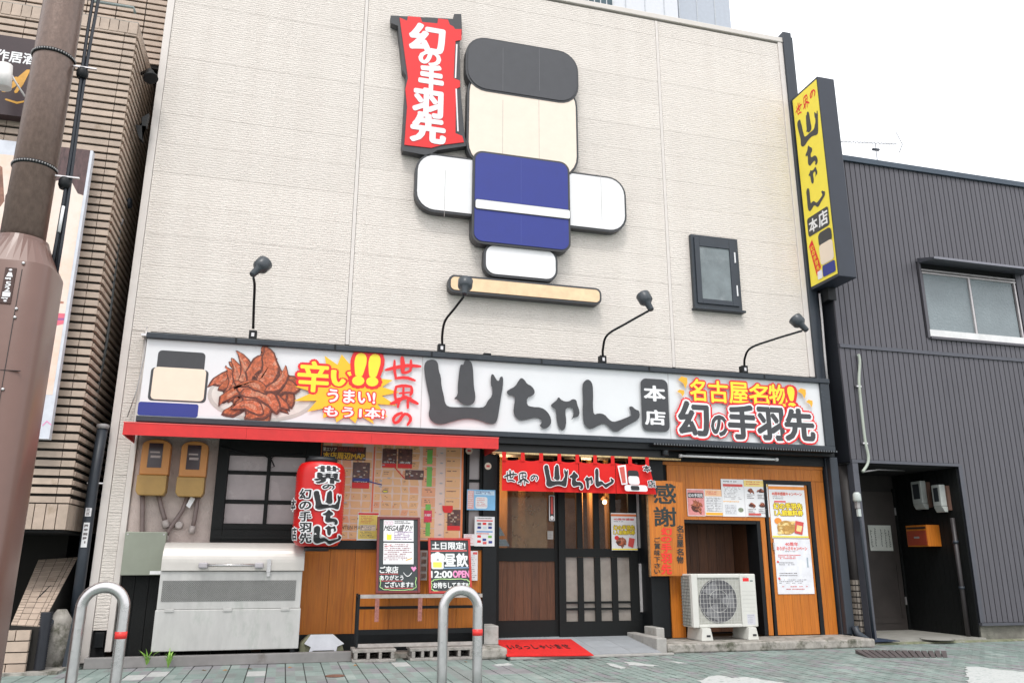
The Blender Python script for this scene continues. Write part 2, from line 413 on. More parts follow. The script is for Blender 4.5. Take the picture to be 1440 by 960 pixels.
SPLIT = ('lettering', 'printed_block', 'printed_shape', 'printed_line', 'map_block', 'map_photo', 'map_road', 'map_green_strip', 'photo_print', 'gold_stroke', 'chalk_drawing', 'colour_field')
class Pr:
    """flat print on a real rectangle: origin top left, U across, V down, N towards the viewer"""
    def __init__(s, O, U, V, N, e0=.003, parent=None, split=False):
        s.O, s.U, s.V, s.N = Vector(O), Vector(U), Vector(V), Vector(N).normalized()
        s.W, s.H = s.U.length, s.V.length; s.lay = e0; s.g = {}; s.parent = parent; s.e = .00014; s.fn = None; s.split = split; s.k = 0
    def loc(s, px, py):
        d = ray(px, py); t = (s.O-CAM).dot(s.N)/d.dot(s.N); p = CAM+d*t-s.O
        return p.dot(s.U)/s.W**2, p.dot(s.V)/s.H**2
    def wl(s, x, z): return (x-s.O.x)/s.U.x, (z-s.O.z)/s.V.z
    def pt(s, a, b):
        if s.fn: return s.fn(a, b, s.lay)
        return s.O+s.U*a+s.V*b+s.N*s.lay
    def grp(s, nm, m):
        k = (nm, m.name, s.k if nm in SPLIT else 0)
        if k not in s.g: s.g[k] = (B(), m)
        return s.g[k][0]
    def poly(s, p, m, nm='printed_shape'):
        s.k += 1
        s.grp(nm, m).add([s.pt(a, b) for a, b in p], [tuple(range(len(p)))]); s.lay += s.e
    def rect(s, a, b, c, d, m, nm='printed_block'):
        s.poly([(a, b), (c, b), (c, d), (a, d)], m, nm)
    def rrect(s, a, b, c, d, r, m, nm='printed_block'):
        p = []
        for cx, cy, t0 in ((c, b, -90), (c, d, 0), (a, d, 90), (a, b, 180)):
            rx, ry = r/s.W, r/s.H
            ox = cx-rx if cx == c else cx+rx; oy = cy-ry if cy == d else cy+ry
            for k in range(6):
                t = math.radians(t0+k*18); p.append((ox+rx*math.cos(t), oy+ry*math.sin(t)))
        s.poly(p, m, nm)
    def disc(s, a, b, rx, ry, m, nm='printed_shape', n=24):
        s.poly([(a+rx*math.cos(2*math.pi*k/n), b+ry*math.sin(2*math.pi*k/n)) for k in range(n)], m, nm)
    def line(s, pts, w, m, nm='printed_line'):
        P = [(a*s.W, b*s.H) for a, b in pts]
        s.poly([(a/s.W, b/s.H) for a, b in stroke_poly(P, w)], m, nm)
    def text(s, body, a, b, c, d, m, bold=.02, halo=(), nm='lettering', ls=1.0, skew=0):
        """bold and halo widths in em: the same letters laid again a little to every side"""
        s.k += 1
        vs, fs = text2d(body, 0.0, ls)
        if not vs: return
        x0 = min(v[0] for v in vs); x1 = max(v[0] for v in vs); y0 = min(v[1] for v in vs); y1 = max(v[1] for v in vs)
        sx = (c-a)/(x1-x0); sy = (d-b)/(y1-y0)
        for hm, ho in list(halo)+[(m, bold)]:
            g = s.grp(nm, hm); k = 0 if ho < .015 else (6 if ho < .05 else 12)
            for i in range(k or 1):
                t = 2*math.pi*i/max(k, 1); ox, oy = (ho*math.cos(t), ho*math.sin(t)) if k else (0, 0)
                g.add([s.pt(a+sx*(v[0]-x0+ox)+(c-a)*skew*((v[1]-y0)/(y1-y0)-.5), d-sy*(v[1]-y0+oy)) for v in vs], fs)
                s.lay += .00005
            s.lay += s.e
    def glyph(s, name, a, b, c, d, m, halo=(), nm='lettering'):
        s.k += 1
        G = [[(a+(c-a)*u, b+(d-b)*v) for u, v in q] for q in glyph_world(name)[0]]
        s._polys(G, m, halo, nm)
    def glyph_there(s, name, m, halo=(), nm='lettering'):
        s.k += 1
        _, (x0, x1, z0, z1) = glyph_world(name)
        G = [[s.wl(x0+u*(x1-x0), z1-v*(z1-z0)) for u, v in q] for q in _]
        s._polys(G, m, halo, nm)
    def _polys(s, G, m, halo, nm):
        for hm, hd in list(halo)+[(m, 0)]:
            for q in G:
                q = [(u*s.W, v*s.H) for u, v in q]
                if hd: q = grow(q, hd)
                s.grp(nm, hm).add([s.pt(u/s.W, v/s.H) for u, v in q], [tuple(range(len(q)))]); s.lay += .00003
            s.lay += s.e
    def rows(s, a, b, c, d, n, m, h=.45, seed=0, seg=(.02, .08), fill=.9, nm='fine_print'):
        """print too small to read in the photograph: rows of short dashes"""
        rg = random.Random(seed); g = s.grp(nm, m); dy = (d-b)/n
        for i in range(n):
            x = a; y = b+dy*i; end = a+(c-a)*rg.uniform(.7, 1)
            while x < end:
                l = min((c-a)*rg.uniform(*seg), end-x)
                if rg.random() < fill:
                    hh = dy*h*rg.uniform(.7, 1.1)
                    g.add([s.pt(x, y), s.pt(x+l, y), s.pt(x+l, y+hh), s.pt(x, y+hh)], [(0, 1, 2, 3)])
                x += l+(c-a)*.015
        s.lay += s.e
    def done(s):
        for (nm, _, _k), (b, m) in s.g.items():
            if b.f: b.build(nm, m, s.parent, kind=None if nm in SPLIT else 'stuff')
def pr_front(r, Y, parent, e0=.003):
    x0, x1, z0, z1 = r
    return Pr((x0, Y, z1), (x1-x0, 0, 0), (0, 0, z0-z1), (0, -1, 0), e0, parent)
def poster(label, r, Y, base, cat='poster', name='poster', t=.006, group=None):
    x0, x1, z0, z1 = r
    th = thing(name, label, cat, ((x0+x1)/2, Y, z0), group)
    B().box(x0, x1, Y-t, Y, z0, z1).build('sheet', base, th)
    return th, pr_front(r, Y-t, th, .001)
def wings(p, a, b, c, d, n, seed, sc=1.0):
    """fried chicken wings heaped on a plate, as a printed photograph"""
    rg = random.Random(seed)
    ms = [mat("wing_brown", (.36, .085, .028), .4, var=.6, vs=34, c2=(.56, .25, .13), f2=.54, s2=26), mat("wing_dark", (.09, .022, .012), .4, var=.5, vs=25), mat("wing_gold", (.50, .22, .13), .4, var=.6, vs=40, c2=(.34, .08, .04), f2=.50, s2=30), mat("wing_red", (.44, .105, .04), .4, var=.6, vs=30, c2=(.56, .27, .18), f2=.52, s2=22), mat("wing_edge", (.12, .03, .016), .4, var=.6, vs=35, c2=(.20, .05, .025), f2=.52, s2=30)]
    rx, ry = (c-a)/2, (d-b)/2; cx, cy = (a+c)/2, (b+d)/2
    hp = []
    for k in range(20):
        q = 2*math.pi*k/20; up = 1 if math.sin(q) > 0 else 1.0
        hp.append((cx+rx*.72*math.cos(q)*(1 if math.sin(q) > 0 else .66), cy+ry*.68*math.sin(q)))
    p.poly(hp, ms[1], 'printed_picture')
    for i in range(n):
        t = rg.uniform(0, 2*math.pi); rr = math.sqrt(rg.uniform(.0, .62))
        x = cx+rx*rr*math.cos(t)*(.95 if math.sin(t) > 0 else .72); y = cy+ry*rr*math.sin(t)*.9
        L_ = rg.uniform(.38, .66)*d_h(p, b, d)*sc; th = rg.uniform(-.9, 2.2)
        wv = L_*rg.uniform(.28, .42)
        def shp(k1, k2, dx=0, dy=0):
            o = []
            for k in range(18):
                q = 2*math.pi*k/18; e = .62+.38*math.cos(q)
                u = L_/2*math.cos(q)*k1; v = wv/2*math.sin(q)*(e+.35)*k2
                v += .20*L_*(math.cos(q)**2-.5)*k1
                u += rgk[k]*L_*.03; v += rgk[-k]*L_*.03+.035*L_*math.sin(2*q)*bend
                o.append((x+dx+(u*math.cos(th)-v*math.sin(th))/p.W, y+dy+(u*math.sin(th)+v*math.cos(th))/p.H))
            return o
        rgk = [rg.uniform(-1, 1) for _ in range(18)]; bend = rg.uniform(-1, 1)
        p.poly(shp(1.03, 1.10, .0, .008), ms[1], 'printed_picture')
        p.poly(shp(1, 1), ms[4], 'printed_picture')
        p.poly(shp(.93, .82, 0, -.004), ms[rg.choice((0, 3, 0, 3))], 'printed_picture')
        p.poly(shp(.55, .30, 0, -.014), ms[2] if rg.random() < .7 else ms[3], 'printed_picture')
def d_h(p, b, d): return (d-b)*p.H

def X(px, py, Y=0.0): return at(px, py, Y).x
def ZZ(px, py, Y=0.0): return at(px, py, Y).z
V = Vector
BOX = {}
def boxmesh(sx, sy, sz, m, nm='piece'):     # shared box mesh centred on its origin
    k = (round(sx, 4), round(sy, 4), round(sz, 4), m.name, nm)
    if k not in BOX:
        BOX[k] = B().box(-sx/2, sx/2, -sy/2, sy/2, -sz/2, sz/2).mesh(nm, m)
    return BOX[k]
def piece(nm, x0, x1, y0, y1, z0, z1, m, parent):
    return place(nm, boxmesh(x1-x0, y1-y0, z1-z0, m, nm), ((x0+x1)/2, (y0+y1)/2, (z0+z1)/2), parent)

# ================================================================== GROUND
GZ = 0.0
M_PAV1 = paver_mat("paver_green_grey", .2, .4, 10, 10.1)
M_PAV2 = paver_mat("paver_green_grey_small", .1, .2, 10, 10)
M_JOINT = mat("paver_joint_sand", (.055, .06, .055), .95, var=.3, vs=12)
B().box(-300, 300, -300, 300, -.4, -.05).build('ground', mat("ground_asphalt", (.06, .062, .06), .9, var=.2, vs=2), kind='structure')
street = B().box(-40, 60, -40, .3, -.048, -.012).build('street', M_JOINT, kind='structure')
# pavers one by one in front of the shop, running bond
cols = [-4.0+.2*k for k in range(34)]
npc = 0; stuffp = B()
pm = [boxmesh(.188, .388, .03, M_PAV1, 'paver')]
M_PWHITE = mat("paver_pale_grey", (.42, .43, .42), .85, var=.15, vs=10)
pmw = boxmesh(.188, .388, .03, M_PWHITE, 'paver')
rg = random.Random(3)
def white_at(x, y): return any(abs(x-a) < .1 and abs(y-b) < .2 for a, b in WP)
WP = [(p.x, p.y) for p in (atz(190, 953), atz(236, 946), atz(360, 944), atz(565, 933))]
for i, x in enumerate(cols):
    off = .2 if i % 2 else 0
    for j in range(9):
        y = -.8+off-.4*j
        if y > -.56: continue
        if npc < 296 and y > -3.1 and x > -2.9:
            place('paver', pmw if white_at(x, y) else pm[0], (x, y, -.015+rg.uniform(-.0015, .0015)), street); npc += 1
        else: stuffp.box(x-.094, x+.094, y-.194, y+.194, -.03, 0)
for i in range(int((13.3-2.75)/.1)):
    x = 2.75+.1*i
    for j in range(22):
        y = -.45+(.1 if i % 2 else 0)-.2*j
        if x < 4.9 and y > -.95: continue
        if y > -.12: continue
        stuffp.box(x-.044, x+.044, y-.092, y+.092, -.03, rg.uniform(-.003, .001))
stuffp.build('small_pavers', M_PAV2, street, kind='stuff')
# the paving runs on where single pavers can no longer be told apart
B().box(-40, 60, -40, -4.8, -.0119, -.002).build('pavement_beyond', M_PAV2, street)
B().box(-40, -4.2, -4.79, -.2, -.0119, -.002).build('pavement_beyond', M_PAV2, street)
B().box(13.4, 60, -4.79, -.2, -.0119, -.002).build('pavement_beyond', M_PAV2, street)
# worn white road paint
M_PAINT = mat("worn_road_paint", (.50, .52, .51), .85, var=.2, vs=14, c2=(.22, .26, .245), f2=.50, s2=14)
mk = B()
def patch(pxs, z=.003):
    mk.add([atz(a, b, z) for a, b in pxs], [tuple(range(len(pxs)))])
def markpoly(pxs):
    p = [atz(a, b, 0) for a, b in pxs]; o = []
    for i in range(len(p)):
        a, b = p[i], p[(i+1) % len(p)]; n = max(1, int((b-a).length/.06))
        for k in range(n):
            q = a.lerp(b, k/n); o.append((q.x+rg.uniform(-.018, .018), q.y+rg.uniform(-.03, .03)))
    mk.prism(o, .0012, .0042, 'z')
markpoly([(983,957),(998,950),(1010,949),(1030,953),(1050,952),(1078,956),(1100,959),(1150,975),(1100,985),(1000,972)])
markpoly([(1358,937),(1372,937),(1400,941),(1445,945),(1470,950),(1470,985),(1400,975),(1362,958)])
markpoly([(852,932),(862,933),(882,939),(874,940.5),(860,936)])
markpoly([(878,930.5),(890,931),(926,935.5),(915,936.5),(885,934.5)])
markpoly([(938,929.5),(948,929.5),(966,932),(955,932.5)])
markpoly([(694,934),(715,932),(722,935),(700,937)])
mk.build('road_marking', M_PAINT, street)
# small round valve cover and big manhole
mh = B(); c = atz(471, 950); mh.lathe((c.x, c.y, .0005), (0, 0, 1), [(0, .10), (.006, .10), (.006, .085), (.009, .07)], 24)
t = thing('valve_cover', 'small round rusty valve cover set in the paving by the bench', 'valve cover', (c.x, c.y, 0)); mh.build('lid', mat("rusty_iron", (.16, .075, .05), .8, var=.4, vs=30, bump=.5), t)
c = atz(850, 968)
t = thing('manhole_cover', 'big round pale manhole cover at the bottom edge before the red mat', 'manhole cover', (c.x, c.y, 0))
B().lathe((c.x, c.y, .0005), (0, 0, 1), [(0, .42), (.007, .42)], 40).build('rim', mat("iron_dark", (.05, .05, .05), .7, .3), t)
B().lathe((c.x, c.y, .0078), (0, 0, 1), [(0, .39), (.004, .38)], 40).build('lid', mat("manhole_pale", (.33, .34, .33), .8, var=.2, vs=15, bump=.4), t)

# ================================================================== RESTAURANT BUILDING
XL, XR, ZT = -2.22, 8.10, 10.39
bld = thing('restaurant_building', 'cream sided restaurant building with black trimmed shop front', 'building', (3, 0, 0))
# body behind the cladding
B().box(XL+.02, XR-.02, .03, 9, 4.05, ZT-.12).build('upper_wall', mat("wall_backing", (.20, .19, .17), .9), bld)
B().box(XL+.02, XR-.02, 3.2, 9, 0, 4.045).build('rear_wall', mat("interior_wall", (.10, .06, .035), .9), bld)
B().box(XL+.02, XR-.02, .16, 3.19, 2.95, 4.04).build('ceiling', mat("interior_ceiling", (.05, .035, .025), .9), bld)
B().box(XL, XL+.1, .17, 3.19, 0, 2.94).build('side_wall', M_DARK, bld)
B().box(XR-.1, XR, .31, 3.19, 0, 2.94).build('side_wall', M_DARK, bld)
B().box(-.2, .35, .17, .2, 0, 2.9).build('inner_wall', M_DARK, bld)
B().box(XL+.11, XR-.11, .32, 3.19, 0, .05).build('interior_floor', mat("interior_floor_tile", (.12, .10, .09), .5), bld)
colx = [(XL+.10, .60), (.66, 5.57), (5.63, XR-.10)]
z = 4.045; k = 0
while z < ZT-.16:
    z1 = min(z+.455, ZT-.13)
    for a, b in colx:
        piece('siding_panel', a, b, -.001*(k % 2), .029, z+.0014, z1-.0014, M_SIDE, bld)
    z += .455; k += 1
for r in ((XL, XL+.095, -.018, .6, 0, ZT-.10), (XR-.095, XR, -.018, .6, 4.045, ZT-.10)):
    B().box(*r).build('corner_trim', M_TRIM, bld, bev=.006)
for r in ((.605, .655, -.006, .028, 4.05, ZT-.13), (5.575, 5.625, -.006, .028, 4.05, ZT-.13)):
    B().box(*r).build('joint_trim', M_TRIM, bld, bev=.004)
B().box(XL-.01, XR+.01, -.03, 9, ZT-.098, ZT).build('parapet_cap', mat("parapet_metal", (.62, .58, .54), .45, var=.04), bld, bev=.01)
# siding pillar left of the shop front
PX1 = X(165, 845)
zz = .36
while zz < 4.03:
    piece('siding_panel', XL+.10, PX1-.075, 0, .1, zz+.002, min(zz+.455, 4.04)-.002, M_SIDE, bld); zz += .455
B().box(PX1-.07, PX1, -.018, .18, .12, 4.04).build('pillar_trim', M_TRIM, bld, bev=.005)
B().box(XL+.10, PX1-.075, .03, .16, 0, .355).build('pillar_foot', M_DARK, bld)
B().box(XL+.14, PX1-.09, -.05, .029, .17, .34).build('service_box', M_BLACK, bld, bev=.006)
# pink stucco, dark boards beneath
sx0, sx1 = PX1+.005, X(302, 690)
B().box(sx0, sx1, .03, .16, 1.25, 2.94).build('stucco_wall', M_STUC, bld)
nb = 10
for i in range(nb):
    a = sx0+(sx1+.6-sx0)*i/nb
    piece('dark_board', a+.003, a+(sx1+.6-sx0)/nb-.003, .06, .16, .02, 1.245, M_BLKWOOD, bld)
B().box(sx1, 2.7, -.045, .16, 2.70, 2.945).build('header_beam', M_BLACK, bld)
# left window with six panes
wx0, wx1 = sx1, X(447, 690)
wz0, wz1 = ZZ(350, 762), ZZ(350, 618)
px0, px1 = X(318, 690), X(427, 690)
pz = [ZZ(345, 736), ZZ(345, 705), ZZ(345, 664), ZZ(345, 640)]
fr = B()
fr.box(wx0, px0, -.05, .1, wz0, wz1).box(px1, wx1, -.05, .1, wz0, wz1).box(px0, px1, -.05, .1, wz0, pz[0]).box(px0, px1, -.05, .1, pz[3], wz1)
win = B().box(px0-.01, px1+.01, .06, .075, pz[0]-.01, pz[3]+.01).build('window', M_DARK, bld)
fr.build('frame', M_BLKWOOD, win, bev=.006)
mid = X(375.5, 690)
mu = B().box(mid-.02, mid+.02, -.01, .05, pz[0], pz[3])
for q in (pz[1], pz[2]): mu.box(px0, mid-.021, -.005, .05, q-.022, q+.022).box(mid+.021, px1, -.005, .05, q-.022, q+.022)
mu.build('glazing_bar', M_BLKWOOD, win)
for a, b in ((px0+.004, mid-.024), (mid+.024, px1-.004)):
    for c, d in ((pz[0]+.004, pz[1]-.026), (pz[1]+.026, pz[2]-.026), (pz[2]+.026, pz[3]-.004)):
        B().box(a, b, .02, .026, c, d).build('pane', M_GLASSF, win)
B().box(wx0+.02, wx1-.02, -.075, -.051, wz0+.04, wz0+.07).box(wx0+.02, wx1-.02, -.065, -.051, wz0+.16, wz0+.17).build('sill_moulding', M_BLKWOOD, win)
# orange boards under the map
bx0, bx1 = X(418, 840), X(681, 840)
bz0, bz1 = ZZ(560, 889), ZZ(560, 772)
B().box(sx1, bx0-.002, .0, .16, .2, wz0-.002).build('lower_wall', M_BLACK, bld)
edges = [X(q, 840) for q in (418, 461, 497, 548, 600, 642, 681)]
B().box(bx0, bx1, .03, .16, .05, bz1).build('board_backing', M_DARK, bld)
for a, b in zip(edges, edges[1:]):
    piece('orange_board', a+.002, b-.002, .002, .029, bz0, bz1-.003, M_WOOD, bld)
B().box(wx1+.001, bx1+.05, -.03, .16, bz1, bz1+.11).build('black_rail', M_BLACK, bld)
B().box(bx0, bx1, -.02, .029, .05, bz0-.004).build('black_sill', M_BLACK, bld)
B().box(wx1+.001, X(655, 690), .02, .16, bz1+.112, 2.697).build('map_wall', M_BLACK, bld)
# narrow window and post between map and door
nx0, nx1 = X(656, 690), X(678, 690)
nw = B().box(nx0, nx1, .08, .1, bz1+.112, 2.697).build('window', M_DARK, bld)
B().box(nx0, nx0+.035, -.01, .079, bz1+.112, 2.697).box(nx1-.03, nx1, -.01, .079, bz1+.112, 2.697).box(nx0+.036, nx1-.031, .0, .079, 1.88, 1.92).box(nx0+.036, nx1-.031, .0, .079, 2.22, 2.25).build('frame', M_BLKWOOD, nw)
for c, d in ((bz1+.13, 1.875), (1.925, 2.215), (2.255, 2.68)):
    B().box(nx0+.037, nx1-.032, .04, .045, c, d).build('pane', M_GLASSF, nw)
dx0 = X(697, 780); dx1 = X(934, 780)
px_a = X(679, 780)
B().box(nx1+.002, dx0, -.055, .34, .16, 2.60).build('door_post', M_BLACK, bld, bev=.006)
B().box(X(912, 780), dx1+.02, -.055, .34, .13, 2.60).build('door_post', M_BLACK, bld, bev=.006)
# header over the entrance
B().box(2.701, dx1+.02, -.16, .34, 2.62, 2.945).build('header_beam', mat("header_black", (.005, .006, .007), .4, var=.2, vs=3), bld, bev=.008)
# ------------------------------------------------ sliding doors in the recess, plane Y=.3
YD = .30
z0d = ZZ(790, 895, YD)
M_GL = mat("door_glass", (.06, .05, .04), .06, var=.05, alpha=.22)
def door(px_l, px_r, Y, parent):
    return X(px_l, 780, Y), X(px_r, 780, Y)
a, b = door(697, 785, YD, bld)
dL = B().box(a, b, YD, YD+.04, z0d, ZZ(740, 872, YD)).build('sliding_door', M_BLKWOOD, bld)
zA, zB, zC, zD = ZZ(740, 872, YD), ZZ(740, 789, YD), ZZ(740, 770, YD), 2.62
B().box(a, a+.05, YD-.002, YD+.04, zA+.001, zD).box(b-.05, b, YD-.002, YD+.04, zA+.001, zD).box(a+.051, b-.051, YD, YD+.04, zB, zC).build('stile', M_BLKWOOD, dL)
n = 7
for i in range(n):
    c0 = a+.052+(b-a-.104)*i/n; piece('plank', c0+.002, c0+(b-a-.104)/n-.002, YD+.012, YD+.03, zA+.002, zB-.002, M_WOODD, dL)
B().box(a+.051, b-.051, YD+.018, YD+.024, zC+.001, zD-.01).build('pane', M_GL, dL)
Y2 = YD-.05
a, b = door(786, 897, Y2, bld)
z0e = ZZ(840, 894, Y2); zA, zB, zC = ZZ(840, 873, Y2), ZZ(840, 783, Y2), ZZ(840, 771, Y2)
dR = B().box(a, b, Y2, Y2+.04, z0e, zA).build('sliding_door', M_BLKWOOD, bld)
cx = [X(q, 820, Y2) for q in (796, 813, 821, 837, 845, 861, 869, 887)]
st = B().box(a, cx[0], Y2-.002, Y2+.04, zA+.001, 2.62).box(cx[7], b, Y2-.002, Y2+.04, zA+.001, 2.62)
for i in (1, 3, 5): st.box(cx[i], cx[i+1], Y2+.002, Y2+.04, zA+.001, zB-.001).box(cx[i], cx[i+1], Y2+.002, Y2+.04, zC+.001, 2.62)
st.box(cx[0]+.001, cx[7]-.001, Y2, Y2+.04, zB, zC)
zq = [ZZ(840, q, Y2) for q in (857, 854, 848, 845)]
for i in (0, 2, 4, 6): st.box(cx[i]+.001, cx[i+1]-.001, Y2+.005, Y2+.03, zq[0], zq[1]).box(cx[i]+.001, cx[i+1]-.001, Y2+.005, Y2+.03, zq[2], zq[3])
st.build('stile_grid', M_BLKWOOD, dR, kind='stuff')
M_GLC = mat("door_glass_low", (.30, .27, .24), .15, var=.15, alpha=.75)
for i in (0, 2, 4, 6):
    B().box(cx[i], cx[i+1], Y2+.032, .0355+Y2, zC+.001, 2.60).build('pane', M_GL, dR)
    B().box(cx[i], cx[i+1], Y2+.032, .0355+Y2, zA+.001, zB-.001).build('pane', M_GLC, dR)
# right side light: pale frosted panes
a, b = X(897.5, 780, Y2), X(913, 780, Y2)
sl = B().box(a, b, Y2+.03, Y2+.07, .14, 2.62).build('side_light', M_BLACK, bld)
B().box(a+.01, b, Y2+.015, Y2+.029, ZZ(905, 770, Y2), 2.60).box(a+.01, b, Y2+.015, Y2+.029, ZZ(905, 860, Y2), ZZ(905, 792, Y2)).build('pane', mat("pale_board", (.42, .41, .41), .6), sl)
# interior seen through the glass
it = thing('interior_screen', 'timber slats and counter seen through the entrance glass', 'screen', (4, 1.6, .05))
M_TIM = mat("pale_timber", (.50, .26, .09), .5, var=.15, vs=5, stretch=(8, 8, .7))
for x in (3.55, 4.52, 4.72, 5.02, 5.45):
    B().box(x, x+.09, 1.5, 1.6, .05, 2.9).build('slat', M_TIM, it)
B().box(3.1, 3.45, 1.9, 2.0, .05, 2.9).build('panel', M_TIM, it)
B().box(2.6, 6.0, 2.3, 2.9, .05, 1.1).build('counter', mat("counter_wood", (.25, .12, .05), .5), it)
B().box(2.5, 6.1, 3.0, 3.1, 1.1, 2.9).build('back_panel', mat("interior_panel", (.28, .15, .07), .7, var=.4, vs=3), it)
M_LAMP = mat("lamp_glow_warm", (1, .62, .25), .5, emis=9)
for i, (x, y, z) in enumerate(((3.05, 1.3, 2.05), (3.25, 1.9, 1.95), (4.25, 1.8, 1.95), (4.95, 1.4, 2.05))):
    t = thing('pendant_lamp', ['leftmost warm pendant lamp glowing behind the entrance glass', 'second warm pendant lamp from the left inside the entrance', 'third warm pendant lamp behind the middle of the entrance', 'rightmost warm pendant lamp behind the entrance glass'][i], 'lamp', (x, y, z), 'pendant lamps inside the entrance')
    B().lathe((x, y, z), (0, 0, 1), [(0, .02), (.02, .035), (.05, .035), (.07, .015)], 12).build('bulb', M_LAMP, t)
    B().tube([(x, y, z+.07), (x, y, 2.95)], .004, 6).build('cord', M_BLACK, t)
    B().lathe((x, y, z+.072), (0, 0, 1), [(0, .07), (.05, .03), (.055, .01)], 12).build('shade', mat("lamp_shade", (.4, .2, .08), .5), t)
for x in (3.2, 4.6):
    ld = bpy.data.lights.new("lamp_light", 'POINT'); ld.energy = 24; ld.color = (1, .62, .32); ld.shadow_soft_size = .15
    lo = bpy.data.objects.new("lamp_light", ld); COL.objects.link(lo); lo.location = (x, 1.25, 2.3)

# ------------------------------------------------ right wooden front with alcove
ox0, ox1 = dx1+.025, X(1168, 780)
oz1 = ZZ(1040, 655)
ax0, ax1 = X(965, 800), X(1072, 800)
az1 = ZZ(1020, 731)
gx0, gx1 = X(1085, 780), X(1143, 780)      # small door
fx0, fx1 = X(1080.5, 780), X(1149, 780)
gz1 = ZZ(1100, 682); gz0 = ZZ(1115, 893)
ez = [X(q, 690) for q in (939, 952, 965, 977.5, 990, 1003, 1014, 1027, 1038, 1050, 1062, 1074, 1085, 1097, 1109, 1121, 1132, 1143, 1156)]+[ox1]
top0 = az1+.04
B().box(ox0, fx0-.002, .03, .14, top0, oz1).build('board_backing', M_DARK, bld)
for a, b in zip(ez, ez[1:]):
    zlo = top0 if b < fx0+.02 else gz1+.075
    if a < fx0 < b and b > fx0+.02: b = b
    piece('orange_board', a+.0015, b-.0015, .004, .029, zlo+.001, oz1-.02, M_WOOD, bld)
B().box(ox0, ox1, -.006, .029, oz1-.018, oz1+.03).build('top_rail', M_WOOD, bld)
B().box(X(943, 850), X(962, 850), -.02, .029, .125, az1+.038).build('orange_post', M_WOOD, bld)
B().box(ox0, X(943, 850)-.002, .0, .14, .125, top0-.002).build('black_post', M_BLACK, bld)
B().box(X(962, 850)+.001, fx0-.10, -.012, .029, az1, az1+.04).build('alcove_rail', M_WOOD, bld)
B().box(fx0-.098, fx0-.02, -.012, .029, .125, top0+.002).build('orange_post', M_WOOD, bld)
B().box(fx0-.16, fx0-.10, -.005, .3, .125, az1-.001).build('black_post', M_BLACK, bld)
B().box(ax0-.06, ax0-.005, .03, .3, .125, az1-.001).build('black_post', M_BLACK, bld)
B().box(ax0-.004, fx0-.161, .0, .3, az1-.05, az1-.001).build('black_lintel', M_BLACK, bld)
# alcove lining of dark planks
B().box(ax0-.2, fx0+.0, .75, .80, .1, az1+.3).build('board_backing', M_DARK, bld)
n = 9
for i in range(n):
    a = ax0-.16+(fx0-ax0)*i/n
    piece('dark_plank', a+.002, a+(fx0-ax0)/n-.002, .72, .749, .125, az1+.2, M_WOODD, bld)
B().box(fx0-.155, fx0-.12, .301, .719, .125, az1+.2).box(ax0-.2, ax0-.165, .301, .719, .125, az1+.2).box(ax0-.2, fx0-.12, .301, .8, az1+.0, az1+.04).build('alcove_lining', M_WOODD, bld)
# small door with black frame
B().box(fx0, gx0-.008, -.02, .1, gz0, gz1+.07).box(gx1+.008, fx1, -.02, .1, gz0, gz1+.07).box(gx0-.007, gx1+.007, -.02, .1, gz1+.012, gz1+.07).build('door_frame', M_BLACK, bld)
B().box(fx0, fx1, .101, .14, .1, gz1+.07).build('board_backing', M_DARK, bld)
sd_ = B().box(gx0, gx1, .02, .05, gz0+.01, gz1+.01).build('shed_door', M_DARK, bld)
n = 5
for i in range(n):
    a = gx0+(gx1-gx0)*i/n
    piece('plank', a+.0015, a+(gx1-gx0)/n-.0015, -.004, .019, gz0+.012, gz1+.008, M_WOOD, sd_)
B().box(gx0+.02, gx0+.045, -.04, -.005, 1.33, 1.44).build('handle', M_STEEL, sd_)
for a, b in ((fx1, X(1156, 780)), (X(1156, 780), ox1)):
    piece('orange_board', a+.002, b-.002, .002, .029, gz0, gz1+.07, M_WOOD, bld)
B().box(fx1, ox1, .03, .14, .1, oz1).build('board_backing', M_DARK, bld)
B().box(ox0, ox1, -.05, .14, oz1+.032, 2.945).build('header_beam', M_BLACK, bld)
# black corner post right
cpx0 = X(1172, 800)
B().box(ox1+.002, XR-.02, .0, .3, .05, 4.04).build('corner_post', M_BLKWOOD, bld)
B().box(XR+.0, XR+.17, -.06, .25, .0, 10.50).build('corner_duct', M_SLATE, bld, bev=.01)
B().box(XR+.172, XR+.24, .0, .2, 2.9, 10.46).build('corner_duct', M_SLATE, bld, bev=.01)
# concrete steps and platform
cs = B().box(4.93, 8.12, -.74, -.001, .0, .115)
cs.build('concrete_step', M_CONC, bld, bev=.02)
B().box(4.78, 4.925, -.72, .33, .0, .19).build('concrete_kerb', M_CONCL, bld, bev=.012)
B().box(4.93, 5.05, -.40, -.002, .118, .29).build('concrete_block', M_CONCL, bld, bev=.01)
B().box(2.35, 2.74, -.80, -.02, .0, .13).build('concrete_step', M_CONC, bld, bev=.03)
B().box(2.50, 2.72, -.42, -.058, .132, .36).build('concrete_block', M_CONCL, bld, bev=.01)
